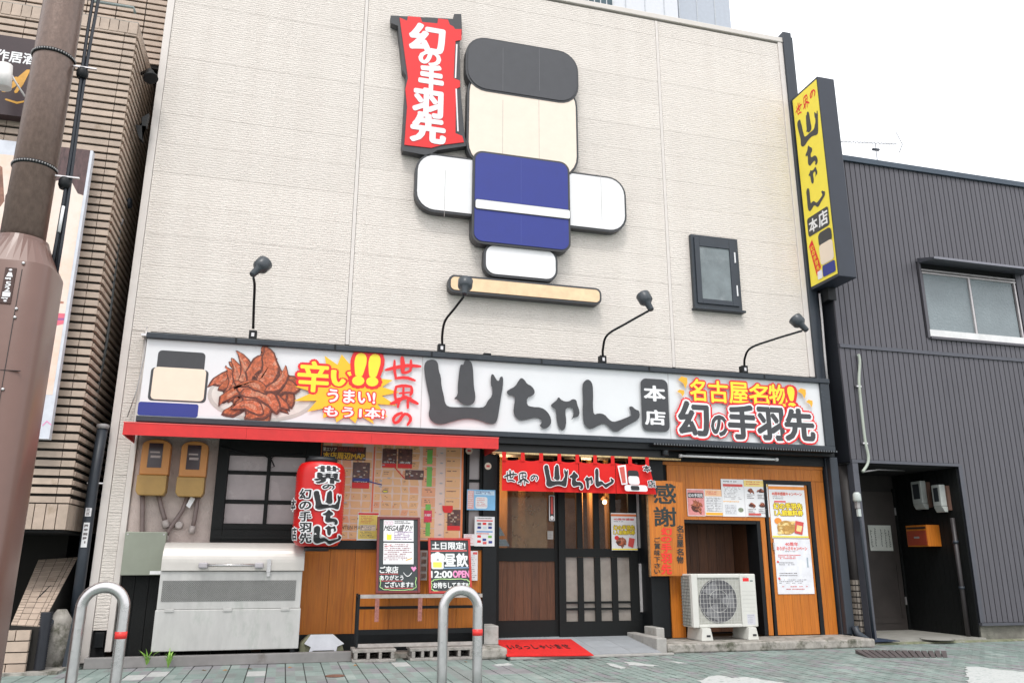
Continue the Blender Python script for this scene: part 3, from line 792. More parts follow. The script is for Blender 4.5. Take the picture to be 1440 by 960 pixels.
# tiled entrance ramp
rm = B(); M_PT = mat("porch_tile_grey", (.30, .32, .34), .7, var=.1, vs=6, objrand=.06, bump=.2, bs=60)
rx = [2.742, 3.15, 3.56, 3.97, 4.38, 4.778]; ry = [-.86, -.45, -.04, .33]
def rz(y): return .035+(y+.86)/(1.19)*.115
for i in range(5):
    for j in range(3):
        a, b, c, d = rx[i]+.002, rx[i+1]-.002, ry[j]+.002, ry[j+1]-.002
        B().add([(a, c, 0), (b, c, 0), (b, d, 0), (a, d, 0), (a, c, rz(c)), (b, c, rz(c)), (b, d, rz(d)), (a, d, rz(d))], [(3, 2, 1, 0), (4, 5, 6, 7), (0, 1, 5, 4), (1, 2, 6, 5), (2, 3, 7, 6), (3, 0, 4, 7)]).build('porch_tile', M_PT, bld)
B().box(2.742, 4.92, -.93, -.864, 0, .03).build('porch_edge', M_CONCL, bld, bev=.006)
B().box(2.74, 4.78, .335, .5, 0, .145).build('threshold', M_CONCL, bld)
# base strip and grey kerb on the left
B().box(-1.85, 2.34, -.40, -.001, 0, .055).build('base_strip', M_CONC, bld)
kb = thing('kerb_bar', 'long grey steel edging bar on the ground before the steel bin', 'kerb', (-.7, -.56, 0))
B().box(X(118, 930, -.6), X(494, 920, -.6), -.60, -.50, 0, .115).build('bar', mat("edging_steel", (.24, .23, .225), .6, .2, var=.15, vs=5, c2=(.15, .13, .11), f2=.6), kb, bev=.006)

# upper window
uw0, uw1, uz0, uz1 = X(968, 332), X(1041, 440), ZZ(1000, 436), ZZ(1000, 335)
uw = B().box(uw0, uw1, -.075, -.003, uz0, uz1).build('window', M_FRAME, bld, bev=.006)
g0, g1, h0, h1 = X(983, 400), X(1024.5, 400), ZZ(1005, 424), ZZ(1005, 351.5)
B().box(uw0+.05, g0-.002, -.10, -.076, uz0+.07, uz1-.05).box(g1+.002, uw1-.06, -.10, -.076, uz0+.07, uz1-.05).box(g0-.001, g1+.001, -.10, -.076, uz0+.07, h0).box(g0-.001, g1+.001, -.10, -.076, h1, uz1-.05).build('sash', M_SLATE, uw, bev=.004)
B().box(g0, g1, -.082, -.077, h0+.001, h1-.001).build('pane', mat("grey_wired_glass", (.17, .20, .21), .15, var=.25, vs=2.5, c2=(.26, .29, .30), f2=.5, s2=1.2), uw)
B().box(uw0-.02, uw1+.03, -.13, -.003, uz0-.035, uz0-.001).build('sill', M_FRAME, uw, bev=.004)
for q in (365, 411):
    zq_ = ZZ(1031, q); B().box(uw1-.10, uw1-.08, -.115, -.101, zq_-.10, zq_+.08).build('hinge', M_WHITE, uw)

# ================================================================== FASCIA SIGN
FY = -.25
fs = thing('shop_sign', 'long white shop sign board with black frame across the cream facade', 'sign', (3, FY, 2.95))
tl, tr, br_, bl = at(207, 474, FY), at(1153, 541, FY), at(1158, 628, FY), at(197, 583, FY)
sX0, sX1, sZ1, sZ0 = (tl.x+bl.x)/2-.01, (tr.x+br_.x)/2, (tl.z+tr.z)/2, (bl.z+br_.z)/2
B().box(sX0, sX1, FY, -.004, sZ0, sZ1).build('panel', M_PANEL, fs)
B().box(sX0-.01, XR+.04, FY-.06, -.02, sZ1+.001, sZ1+.075).build('top_rail', M_FRAME, fs, bev=.008)
B().box(sX0-.01, XR+.03, FY-.05, -.02, sZ0-.075, sZ0-.001).build('bottom_rail', M_FRAME, fs, bev=.008)
B().box(sX1+.001, XR+.035, FY-.04, -.02, sZ0, sZ1).build('end_rail', M_FRAME, fs, bev=.006)
B().box(sX0-.02, XR+.02, FY-.02, -.05, sZ0-.16, sZ0-.077).build('lower_channel', M_BLACK, fs)
for q in (330, 470, 606, 760, 910, 1070):
    x = X(q, 505, FY)
    B().box(x-.012, x+.012, FY-.064, FY-.058, sZ1+.005, sZ1+.07).build('rail_joint', M_BLACK, fs)
p = Pr((sX0, FY, sZ1), (sX1-sX0, 0, 0), (0, 0, sZ0-sZ1), (0, -1, 0), .002, fs, True)
za, zb, zc = Z(180, 440, 3.4286), Z(540, 470, 4), Z(860, 480, 4.2353)
def L(z, u, v): return p.loc(*z(u, v))
def LT(z, x0, y0, x1, y1, dy=0):     # text box that follows the board's perspective
    a = p.loc(*z(x0, y0)); b = p.loc(*z(x1, y1)); return a[0], a[1], b[0], b[1]
# seams between the print sheets
for xx, z_, v in ((212, zb, 300), (345, zc, 400)):
    a, _ = L(z_, xx, v); p.rect(a-.0006, 0, a+.0006, 1, mat("print_seam", (.5, .5, .5), .5), 'seam')
# the drawn figure of the original is left out: plain colour fields of the same colours stand there
a, b = L(za, 135, 150); c, d = L(za, 380, 300)
p.rrect(a+.004, .14, c-.004, .42, .05, M_INK, 'colour_field')
p.rrect(a-.002, .37, c+.002, .80, .05, M_INK, 'colour_field'); p.rrect(a+.001, .36, c-.001, .78, .05, M_CREAM, 'colour_field')
p.rrect(a-.012, .82, c-.006, .992, .03, M_BLUE, 'colour_field')
# plate with wings
pa = L(za, 385, 380)[0]; pc = L(za, 905, 380)[0]
p.disc((pa+pc)/2, .68, (pc-pa)/2, .33, mat("plate_shade", (.46, .45, .42), .4), 'printed_picture', 36)
p.disc((pa+pc)/2, .67, (pc-pa)/2*.93, .29, mat("plate", (.60, .59, .55), .4), 'printed_picture', 36)
wa = L(za, 385, 300)[0]; wc = L(za, 858, 300)[0]
wings(p, wa, .08, wc, 1.0, 40, 17)
# star burst
cx, cy = p.loc(*za(1060, 370)); pts = []
rg = random.Random(5)
for k in range(36):
    t = 2*math.pi*k/36; r = (.50+rg.uniform(-.03, .08)) if k % 2 == 0 else .36
    pts.append((cx+r*1.28*math.cos(t)*p.H/p.W, min(.975, max(.03, cy+r*math.sin(t)*.98))))
p.poly(pts, mat("burst_orange", (.90, .50, .02), .5, var=.05), 'printed_shape')
HR, HW = M_PRED, M_WHITE
q = LT(za, 808, 225, 985, 395); p.text("辛", q[0]+.005, q[1]+.02, q[2]-.005, q[3]-.03, M_YEL, .028, [(HR, .10)])
q = LT(za, 985, 280, 1095, 355); p.text("い", q[0], q[1], q[2], q[3], M_YEL, .05, [(HR, .13)])
q = LT(za, 1105, 205, 1195, 345); p.text("!!", q[0], q[1], q[2], q[3], M_YEL, .06, [(HR, .14)], skew=.1)
q = LT(za, 965, 368, 1188, 440); p.text("うまい!", q[0], q[1], q[2], q[3], HW, .035, [(HR, .11)])
q = LT(za, 948, 448, 1232, 512); p.text("もう1本!", q[0], q[1], q[2], q[3], HW, .035, [(HR, .11)])
for nm in ('se', 'kai', 'no'): p.glyph_there(nm, M_PRED)
for nm in ('yama', 'chi', 'ya', 'n'): p.glyph_there(nm, M_INK)
def MB(z, x0, y0, x1, y1, pp=None):   # box centred: sides read at mid height, top and bottom at mid width
    pp = pp or p; xm, ym = (x0+x1)/2, (y0+y1)/2
    return pp.loc(*z(x0, ym))[0], pp.loc(*z(xm, y0))[1], pp.loc(*z(x1, ym))[0], pp.loc(*z(xm, y1))[1]
q = MB(zc, 172, 226, 334, 536); p.rrect(*q, .09, M_INK)
q = MB(zc, 190, 268, 310, 355); p.text("本", *q, M_WHITE, .04)
q = MB(zc, 196, 412, 312, 497); p.text("店", *q, M_WHITE, .035)
for i, (ch, bx) in enumerate((("名", (462, 228, 552, 358)), ("古", (574, 240, 684, 364)), ("屋", (694, 248, 804, 370)), ("名", (812, 258, 925, 378)), ("物", (930, 262, 1042, 386)), ("!", (1045, 274, 1078, 390)))):
    p.text(ch, *MB(zc, *bx), M_YEL, .022, [(HR, .085)])
for i, (ch, bx) in enumerate((("幻", (396, 366, 566, 556)), ("の", (588, 446, 678, 560)), ("手", (690, 388, 850, 578)), ("羽", (862, 402, 1010, 584)), ("先", (1024, 410, 1190, 590)))):
    p.text(ch, *MB(zc, *bx), M_INK, .045, [(HR, .145), (HW, .095)])
for bx in ((388, 212, 442, 285), (380, 290, 424, 332), (1098, 282, 1146, 345), (1148, 350, 1186, 396)):
    a, b, c, d = MB(zc, *bx)
    p.poly([(a, b+.3*(d-b)), (a+.4*(c-a), b), (c, b+.1*(d-b)), (c, b+.5*(d-b)), (a+.75*(c-a), d), (a+.55*(c-a), b+.55*(d-b))], M_ORANGE)
p.done()
# wire stay at the sign's left end
t = thing('wire_stay', 'thin steel wire running down beside the left end of the white shop sign', 'wire', (-1.9, -.1, 2.7))
B().tube([at(207, 459, -.12), at(203, 500, -.08), at(192, 550, -.06), at(179, 586, -.05)], .007, 6).build('wire', M_STEEL, t)
B().box(at(207, 466, -.12).x-.06, at(207, 466, -.12).x+.02, -.16, -.02, sZ1+.06, sZ1+.09).build('bracket', M_STEEL, t)

# ------------------------------------------------ gooseneck spotlights
def spot(label, base, arm, neck, cap, y1, group):
    b0 = at(*base, -.27)
    t = thing('spotlight', label, 'spotlight', (b0.x, -.27, sZ1+.076), group)
    B().box(b0.x-.05, b0.x+.05, -.29, -.19, sZ1+.077, sZ1+.20).build('bracket', M_BLACK, t, bev=.005)
    B().box(b0.x-.018, b0.x+.018, -.297, -.291, sZ1+.115, sZ1+.165).build('clip', M_STEEL, t)
    n = len(arm); pts = []
    for i, q in enumerate(arm):
        f = i/(n-1); pts.append(at(*q, -.24+(y1+.24)*f))
    sm = [pts[0]]
    for i in range(len(pts)-1):
        p0, p1, p2, p3 = pts[max(i-1, 0)], pts[i], pts[i+1], pts[min(i+2, n-1)]
        for k in range(1, 7):
            u = k/6; sm.append(.5*((2*p1)+(p2-p0)*u+(2*p0-5*p1+4*p2-p3)*u*u+(-p0+3*p1-3*p2+p3)*u**3))
    B().tube(sm, .017, 8).build('arm', M_BLACK, t)
    a, b = at(*neck, y1), at(*cap, y1+.10)
    ax = (b-a).normalized(); ln = (b-a).length
    h = B().lathe(a-ax*.03, ax, [(0, .03), (.01, .042), (ln*.55, .050), (ln*.62, .075), (ln*.75, .10), (ln*1.25, .105), (ln*1.28, .10), (ln*1.28, .085), (ln*1.15, .08)], 20)
    hd = h.build('lamp_head', mat("spotlight_shell", (.045, .055, .065), .35, var=.1), t)
    B().lathe(a-ax*.03, ax, [(ln*1.16, .078), (ln*1.2, .070), (ln*1.22, .03)], 16).build('lens', mat("lens_glass", (.35, .36, .38), .1), hd)
    B().lathe(a-V((.03, 0, 0)), (1, 0, 0), [(0, .022), (.06, .022)], 10).build('knuckle', M_BLACK, t)
g = 'gooseneck spotlights above the shop sign'
spot('straight armed spotlight at the far left above the shop sign', (356, 466), [(356, 462), (357, 430), (358, 402), (356.5, 391)], (356, 385), (371, 371), -.75, g)
spot('spotlight in front of the coloured cutout sign, bent to the right above the shop sign', (621, 488), [(622, 486), (622, 470), (626, 451), (639, 434), (652, 417)], (653, 412), (654.5, 397), -.8, g)
spot('spotlight with head tipped left, below and left of the upper window', (848, 507), [(848, 503), (848, 490), (854, 471), (880, 455), (912, 437)], (915, 434), (905, 417), -.8, g)
spot('rightmost spotlight, beside the yellow vertical sign and below the upper window', (1047, 520), [(1047, 518), (1047.5, 503), (1056, 489), (1085, 478), (1128, 465)], (1133, 463), (1119, 449), -.8, g)
t = thing('spotlight_socket', 'small empty black lamp socket on top of the shop sign under the cutout sign', 'socket', (X(685, 493, -.27), -.27, sZ1+.076))
B().box(X(680, 493, -.27), X(690, 493, -.27), -.30, -.2, sZ1+.0765, sZ1+.11).build('base', M_BLACK, t)

# ------------------------------------------------ red banner sign on the wall
CY = -.16
bn = thing('banner_sign', 'red cutout banner sign with white characters high on the cream wall', 'sign', (X(603, 210, CY), CY, ZZ(603, 210, CY)))
outl = [(556,24),(563,36),(568,100),(570,130),(574,150),(567,207),(607,215),(640,203),(652,200),(651,130),(650,54),(650,42),(637,36),(600,30)]
zz5 = Z(540, 0, 4)
W = lambda L_, Y: [(at(a, b, Y).x, at(a, b, Y).z) for a, b in L_]
blk = [(38,88),(40,130),(78,146),(100,330),(105,395),(125,425),(100,820),(105,848),(250,875),(300,845),(470,820),(455,770),(435,560),(430,490),(425,240),(440,190),(435,80),(395,80),(395,108)]
B().prism(W([zz5(*q) for q in blk], CY), CY, -.03).build('backing', M_INK, bn)
red = [(88,100),(130,118),(135,92),(205,98),(215,125),(300,133),(305,105),(360,112),(370,140),(390,150),(400,165),(436,165),(436,225),(402,232),(392,440),(428,455),(428,490),(405,500),(402,750),(440,765),(450,800),(330,815),(265,832),(115,815),(130,600),(120,500),(135,440),(120,330)]
B().prism(W([zz5(*q) for q in red], CY-.012), CY-.012, CY-.0005).build('red_panel', M_PRED, bn)
B().prism(W([zz5(*q) for q in ((405,250),(414,250),(406,440),(398,440))], CY-.014), CY-.014, CY-.0005).build('pole_edge', M_STEEL, bn)
B().prism(W([zz5(*q) for q in ((402,500),(410,500),(420,740),(412,740))], CY-.014), CY-.014, CY-.0005).build('pole_edge', M_STEEL, bn)
pb = pr_front((X(560, 120, CY), X(650, 120, CY), ZZ(600, 210, CY), ZZ(600, 25, CY)), CY-.012, bn)
pb.split = True
for ch, bx in (("幻", (150, 145, 335, 290)), ("の", (200, 292, 315, 368)), ("手", (200, 372, 330, 520)), ("羽", (168, 515, 325, 655)), ("先", (155, 650, 340, 800))):
    pb.text(ch, *MB(zz5, *bx, pp=pb), M_WHITE, .05)
pb.done()

# ------------------------------------------------ cutout sign beside it: plain colour panels, the original figure left out
cs_ = thing('cutout_sign', 'large black edged cutout sign of plain cream, blue and white panels on the upper wall', 'sign', (X(735, 400, CY), CY, ZZ(735, 400, CY)))
def rpoly(x0, y0, x1, y1, Y, r):
    a, c, d, b = X(x0, (y0+y1)/2, Y), X(x1, (y0+y1)/2, Y), ZZ((x0+x1)/2, y1, Y), ZZ((x0+x1)/2, y0, Y)
    o = []
    for cx, cz, t0 in ((c-r, b-r, 0), (a+r, b-r, 90), (a+r, d+r, 180), (c-r, d+r, 270)):
        for k in range(7):
            t = math.radians(t0+k*15); o.append((cx+r*math.cos(t), cz+r*math.sin(t)))
    return o
def panel(nm, x0, y0, x1, y1, r, m, dep, rim=.035):
    q = rpoly(x0, y0, x1, y1, CY, r)
    bk = B().prism(q, CY-dep, -.03).build('backing', M_INK, cs_)
    B().prism(grow(q, -rim), CY-dep-.012, CY-dep-.0005).build(nm, m, cs_)
panel('white_panel', 583, 232, 880, 312, .30, M_WHITE, .000)
panel('cream_panel', 656, 108, 812, 246, .42, mat("cutout_cream", (.80, .69, .585), .5, var=.03), .018)
panel('charcoal_panel', 654, 64, 812, 138, .34, mat("cutout_charcoal", (.06, .062, .07), .5, var=.08), .036)
panel('blue_panel', 663, 222, 800, 350, .16, M_BLUE, .054)
panel('white_band', 666, 290, 800, 304, .04, M_WHITE, .072, .012)
panel('white_panel', 680, 346, 784, 392, .18, M_WHITE, .001)
panel('sand_panel', 630, 396, 845, 420, .10, mat("cutout_sand", (.80, .58, .36), .5), .019)

M_SEAM = mat("panel_seam", (.36, .33, .31), .5)
for (xa, ya, xb, yb), dd, mm in (((706, 70, 707, 130), .0485, mat("seam_light", (.13, .13, .14), .5)), ((757, 70, 758, 130), .0485, mat("seam_light", (.13, .13, .14), .5)), ((706, 142, 707, 228), .0305, M_SEAM), ((757, 142, 758, 228), .0305, M_SEAM), ((731, 228, 732, 288), .0665, mat("seam_blue", (.05, .07, .30), .5)), ((731, 306, 732, 345), .0665, mat("seam_blue", (.05, .07, .30), .5)), ((625, 240, 625.6, 305), .0125, M_SEAM), ((845, 246, 845.6, 310), .0125, M_SEAM)):
    B().box(X(xa, (ya+yb)/2, CY), X(xa, (ya+yb)/2, CY)+.006, CY-dd, CY-dd+.004, ZZ(xa, yb, CY), ZZ(xa, ya, CY)).build('panel_seam', mm, cs_)
# ------------------------------------------------ yellow vertical sign
vx = 8.141
vs_ = thing('vertical_sign', 'tall yellow vertical sign with black casing projecting at the right edge of the facade', 'sign', (8.3, -.4, 5.5))
vz0, vz1, vy = 5.515, 9.105, -.80
B().box(vx, vx+.335, vy, -.07, vz0, vz1).build('casing', mat("casing_dark", (.022, .028, .042), .35, var=.12, vs=3), vs_, bev=.012)
B().box(vx-.006, vx-.0005, vy+.025, -.095, vz0+.05, vz1-.05).build('face', mat("sign_yellow", (.88, .73, .07), .45, var=.03), vs_)
B().box(vx+.15, vx+.30, -.30, -.08, vz0-.22, vz0-.001).build('mount', M_BLACK, vs_)
pv = Pr((vx-.007, -.095, vz1-.05), (0, vy+.12, 0), (0, 0, vz0-vz1+.1), (-1, 0, 0), .001, vs_)
zv = Z(1060, 80, 2.1816)
pv.glyph('se', .08, .035, .36, .105, M_PRED); pv.glyph('kai', .40, .03, .66, .105, M_PRED); pv.glyph('no', .70, .035, .92, .078, M_PRED)
pv.glyph('yama', .10, .125, .93, .285, M_INK); pv.glyph('chi', .30, .30, .74, .425, M_INK); pv.glyph('ya', .34, .43, .68, .505, M_INK); pv.glyph('n', .18, .51, .88, .635, M_INK)
pv.rrect(.10, .66, .93, .755, .05, M_INK); pv.text("本", .16, .675, .48, .74, M_WHITE, .03); pv.text("店", .54, .67, .88, .74, M_WHITE, .03)
pv.poly([(.08, .80), (.22, .775), (.45, .93), (.27, .965)], M_PRED)
for i, ch in enumerate("幻の手羽先"): pv.text(ch, .13+.038*i, .805+.028*i, .24+.038*i, .827+.028*i, M_YEL, .02)
pv.rrect(.46, .765, .96, .835, .08, M_INK, 'colour_field'); pv.rrect(.46, .825, .96, .925, .06, M_CREAM, 'colour_field'); pv.rrect(.50, .93, .97, .985, .03, M_BLUE, 'colour_field'); pv.rrect(.30, .945, .48, .985, .02, M_WHITE, 'colour_field')
pv.done()

# ================================================================== AWNING
AX0, AX1, AY, AZ0, AZ1 = -1.925, 2.605, -.80, 2.575, 2.725
aw = thing('awning', 'long thin red awning over the left window and map board', 'awning', (.3, -.4, AZ0))
for a, b in ((AX0, -.55), (-.548, .95), (.952, AX1)):
    B().add([(a, AY, AZ0), (b, AY, AZ0), (b, AY, AZ1-.01), (a, AY, AZ1-.01), (a, AY+.012, AZ0), (b, AY+.012, AZ0), (b, AY+.012, AZ1-.01), (a, AY+.012, AZ1-.01)],
            [(0, 1, 2, 3), (4, 7, 6, 5), (0, 4, 5, 1), (0, 3, 7, 4), (1, 5, 6, 2)]).build('valance', M_RED, aw)
B().prism([(AY-.004, AZ1-.009), (AY-.004, AZ1+.003), (-.30, AZ1+.06), (-.30, AZ1+.048)], AX0-.004, AX1+.004, 'x').build('top_sheet', mat("awning_red_light", (.72, .10, .09), .5, var=.08), aw)
for a in (AX0, AX1-.012):
    B().prism([(AY+.013, AZ0), (AY+.013, AZ1-.012), (-.30, AZ1+.035), (-.05, AZ1-.02), (-.05, AZ0+.0), (-.35, AZ0)], a, a+.012, 'x').build('end_cheek', M_RED, aw)
B().box(AX0+.013, AX1-.013, -.09, -.052, AZ1-.012, AZ1+.03).build('rear_rail', M_BLACK, aw)
for x in (-1.3, -.1, 1.1, 2.2):
    B().bar((x, AY+.03, AZ1-.055), (x, -.09, AZ1-.03), .03, .02).build('strut', M_BLACK, aw)
B().prism([(AY+.013, AZ1-.03), (AY+.013, AZ1-.015), (-.06, AZ1+.0), (-.06, AZ1-.015)], AX0+.013, AX1-.013, 'x').build('underside', M_BLACK, aw)

# ------------------------------------------------ electricity meters on the stucco
M_METER = mat("meter_orange", (.62, .26, .07), .4, var=.08, vs=5)
M_METERB = mat("meter_tan", (.42, .25, .075), .45, var=.1, vs=6)
zm = Z(180, 600, 5.25)
def meter(label, x0, x1, top, mid_, bot, wx):
    Y = -.13
    a, b = X(*zm(x0, 300), Y), X(*zm(x1, 300), Y); zt, zm_, zb_ = ZZ(*zm((x0+x1)/2, top), Y), ZZ(*zm((x0+x1)/2, mid_), Y), ZZ(*zm((x0+x1)/2, bot), Y)
    t = thing('electricity_meter', label, 'meter', ((a+b)/2, .03, zb_), 'electricity meters on the stucco')
    w_ = b-a; arc = []
    for k in range(9):
        q = math.pi*k/8; arc.append(((a+b)/2-w_/2*math.cos(q)*-1, zt-.08+.08*math.sin(q)))
    B().prism([(b, zm_+.002), *arc[0:0], *[(x, z) for x, z in arc], (a, zm_+.002)], Y, .028).build('upper_case', M_METER, t, bev=.012)
    B().prism([(a-.012, zb_+.05), (a+.02, zb_), (b-.03, zb_), (b-.005, zb_+.05), (b-.005, zm_-.002), (a-.012, zm_-.002)], Y-.03, .028).build('terminal_cover', M_METERB, t, bev=.01)
    w0, w1, w2, w3 = X(*zm(wx[0], 200), Y), X(*zm(wx[1], 200), Y), ZZ(*zm(wx[0]+50, wx[3]), Y), ZZ(*zm(wx[0]+50, wx[2]), Y)
    wn_ = B().box(w0, w1, Y-.006, Y-.001, w2, w3).build('window', mat("meter_glass", (.05, .035, .04), .15), t)
    B().box(w0+.03, w1-.02, Y-.009, Y-.0065, w2+.12, w2+.15).box(w0+.02, w1-.03, Y-.009, Y-.0065, w2+.18, w2+.20).build('dial', mat("dial_pale", (.45, .36, .34), .4), wn_)
    return t
meter('left orange electricity meter under the awning on pink stucco', 85, 300, 88, 355, 505, (150, 255, 120, 300))
meter('right orange electricity meter beside the small window frame', 378, 580, 103, 370, 515, (437, 537, 135, 315))
def pipe(label, pts, r, m=M_PIPE, Y=-.02, name='conduit', group=None, cap=True, cat='pipe'):
    P = [at(*q, Y) for q in pts]
    t = thing(name, label, cat, P[-1], group)
    B().tube(P, r, 10).build('tube', m, t)
    if cap: B().tube([P[-1], P[-1]+(P[-1]-P[-2]).normalized()*.09], r*1.5, 10).build('end_fitting', mat("fitting_pale", (.42, .37, .35), .5), t)
    return t
M_CON = mat("conduit_brown_grey", (.20, .15, .14), .5, var=.2)
g = 'flexible conduits below the electricity meters'
pipe('leftmost straight conduit below the left meter', [zm(108, 500), zm(106, 620), zm(104, 770), zm(100, 800)], .028, M_CON, group=g)
pipe('short bent conduit from the left meter into the wall', [zm(225, 500), zm(245, 590), zm(265, 660), zm(272, 690)], .028, M_CON, group=g)
pipe('long slanting conduit with white tag from the right meter down left', [zm(440, 515), zm(400, 620), zm(330, 720), zm(290, 780), zm(285, 800)], .026, M_CON, group=g)
pipe('short conduit at the right of the right meter', [zm(515, 515), zm(505, 600), zm(490, 690), zm(480, 730)], .026, M_CON, group=g)
t = thing('cable_tag', 'white paper tag on the slanting conduit under the right meter', 'tag', at(*zm(455, 560), -.06))
B().add([at(*zm(465, 512), -.06), at(*zm(495, 530), -.06), at(*zm(455, 600), -.06), at(*zm(428, 580), -.06)], [(0, 1, 2, 3)]).build('tag', M_WHITE, t)
t = thing('wall_fitting', 'pale capped pipe stub on the stucco between two conduits', 'pipe fitting', at(*zm(380, 725), 0))
B().lathe(at(*zm(380, 725), .03), (0, -1, 0), [(0, .05), (.05, .05), (.07, .035)], 14).build('cap', mat("fitting_pale", (.42, .37, .35), .5), t)
# green grey steel cabinet plate
zc3 = Z(0, 580, 2.527)
x0, x1, z0, z1 = R(*zc3(450, 422), *zc3(570, 577), -.15)
t = thing('steel_cabinet', 'flat green grey steel cabinet on the wall left of the bin', 'cabinet', ((x0+x1)/2, -.15, z0))
x0 = PX1+.02; x1 = X(231, 780, -.15)
B().box(x0, x1, -.15, .0, z0, z1).build('cover', mat("cabinet_green_grey", (.27, .29, .235), .35, .2, var=.1, vs=2), t, bev=.006)
B().box(x1-.14, x1-.01, -.154, -.1505, z0+.01, z0+.05).build('label_plate', M_WHITE, t)
for q in (.03, x1-x0-.03): B().lathe((x0+q, -.149, z1-.03), (0, -1, 0), [(0, .012), (.006, .010)], 8).build('screw', M_STEEL, t)

t = thing('window_cable', 'thin black cable looping across the top of the left shop window', 'cable', (.1, -.08, 2.3))
cw = Z(180, 580, 2.526)
pts = [cw(330, 118), cw(380, 135), cw(430, 150), cw(480, 148), cw(510, 168), cw(520, 190), cw(505, 198), cw(498, 175), cw(520, 152), cw(570, 150), cw(620, 145)]
B().tube([at(*q, -.075) for q in pts], .008, 6).build('cable', M_BLACK, t)
# ================================================================== STEEL BIN
bnx0, bnx1, bY = -1.385, .235, -.56
zb4 = Z(200, 740, 5.054)
t = thing('waste_bin', 'big weathered grey steel waste bin with rounded lid before the wall', 'bin', (-.57, -.3, .06))
zl, zmid, ztop = ZZ(*zb4(600, 310), bY), ZZ(*zb4(600, 583), bY), 1.37
zbot = ZZ(*zb4(600, 878), bY)
B().box(bnx0, bnx1, bY, -.06, zbot, zmid-.006).build('lower_door', M_BINM, t, bev=.008)
B().box(bnx0+.01, bnx1-.01, bY+.006, -.062, zmid-.004, zl-.012).build('body', M_BINM, t, bev=.006)
prof = [(bY-.02, zl-.008)]
for k in range(11):
    q = math.radians(90*k/10); prof.append((bY+.20-.22*math.cos(q), zl+.09+(ztop-zl-.09)*math.sin(q)))
prof += [(-.06, ztop-.01), (-.06, zl-.008)]
lid = B().prism(prof, bnx0+.012, bnx1+.006, 'x').build('lid', mat("bin_lid_steel", (.58, .555, .52), .4, .25, var=.07, vs=3), t, bev=.008)
hx0, hx1 = X(*zb4(400, 275), bY-.08), X(*zb4(862, 275), bY-.08); hz = ZZ(*zb4(620, 274), bY-.08)
B().tube([(hx0+.09, bY-.08, hz), (hx1-.09, bY-.08, hz)], .014, 10).build('handle', M_STEEL, lid)
M_PLB = mat("handle_plastic", (.42, .40, .42), .4)
for a in (hx0, hx1-.10):
    B().box(a, a+.10, bY-.10, bY-.02, hz-.035, hz+.03).build('handle_end', M_PLB, lid, bev=.015)
lx = X(*zb4(903, 265), bY)
B().box(lx-.025, lx+.02, bY-.05, bY-.02, zl-.02, zl+.13).box(lx-.02, lx+.016, bY-.03, bY-.0, zl-.07, zl-.021).build('latch', M_STEEL, t)
# perforated band: a dark backing seen through a lattice
px0_, px1_ = X(*zb4(140, 450), bY), X(*zb4(1090, 450), bY); pz0, pz1 = ZZ(*zb4(600, 528), bY), ZZ(*zb4(600, 382), bY)
B().box(px0_, px1_, bY+.0005, bY+.0055, pz0, pz1).build('perforation_backing', mat("perforation_dark", (.16, .16, .155), .8), t)
lat = B(); sp = .0225
k = 0; zz = pz0
while zz < pz1-.004:
    off = sp/2 if k % 2 else 0
    x = px0_+off
    while x < px1_-sp*.4:
        lat.add([(x, bY-.002, zz), (x+sp*.5, bY-.004, zz+sp*.45), (x+sp, bY-.002, zz), (x+sp*.5, bY-.002, zz+sp*.22)], [(0, 3, 1), (3, 2, 1)]); x += sp
    zz += sp*.45; k += 1
lat.build('lattice', M_BINM, t, kind='stuff')
for q in (160, 575, 985):
    a = X(*zb4(q, 583), bY); B().box(a, a+.10, bY-.012, bY-.001, zmid-.03, zmid+.003).build('hinge', M_BINM, t, bev=.003)
for a in (bnx0+.05, bnx1-.09):
    B().box(a, a+.05, bY+.02, -.1, .057, zbot-.002).build('leg', M_BLACK, t)
pr = pr_front((bnx0+.02, bnx1, zbot, zl), bY-.021, t, .0)
# white folded tray / stone stand near the bin
zk = Z(400, 860, 4.0)
t = thing('concrete_stand', 'small white painted trapezoid stand on the ground right of the bin', 'stand', (.45, -.42, .056))
a = at(425, 910, -.46); b = at(484, 906, -.46)
B().prism([(a.x+.06, .06), (a.x+.10, .16), (a.x+.02, .20), (a.x+.09, .30), (b.x-.14, .30), (b.x-.0, .19), (b.x-.08, .16), (b.x-.10, .06), (b.x-.12, .12), (a.x+.13, .12)], -.47, -.43).build('front_plate', mat("stand_white", (.55, .56, .60), .6, var=.1), t, bev=.004)
B().prism([(a.x-.04, .06), (a.x-.03, .20), (a.x+.07, .29), (b.x-.12, .29), (b.x-.03, .20), (b.x+.02, .06)], -.42, -.20).build('stone', mat("stone_mossy", (.22, .22, .14), .9, var=.3, bump=.5), t, bev=.02)
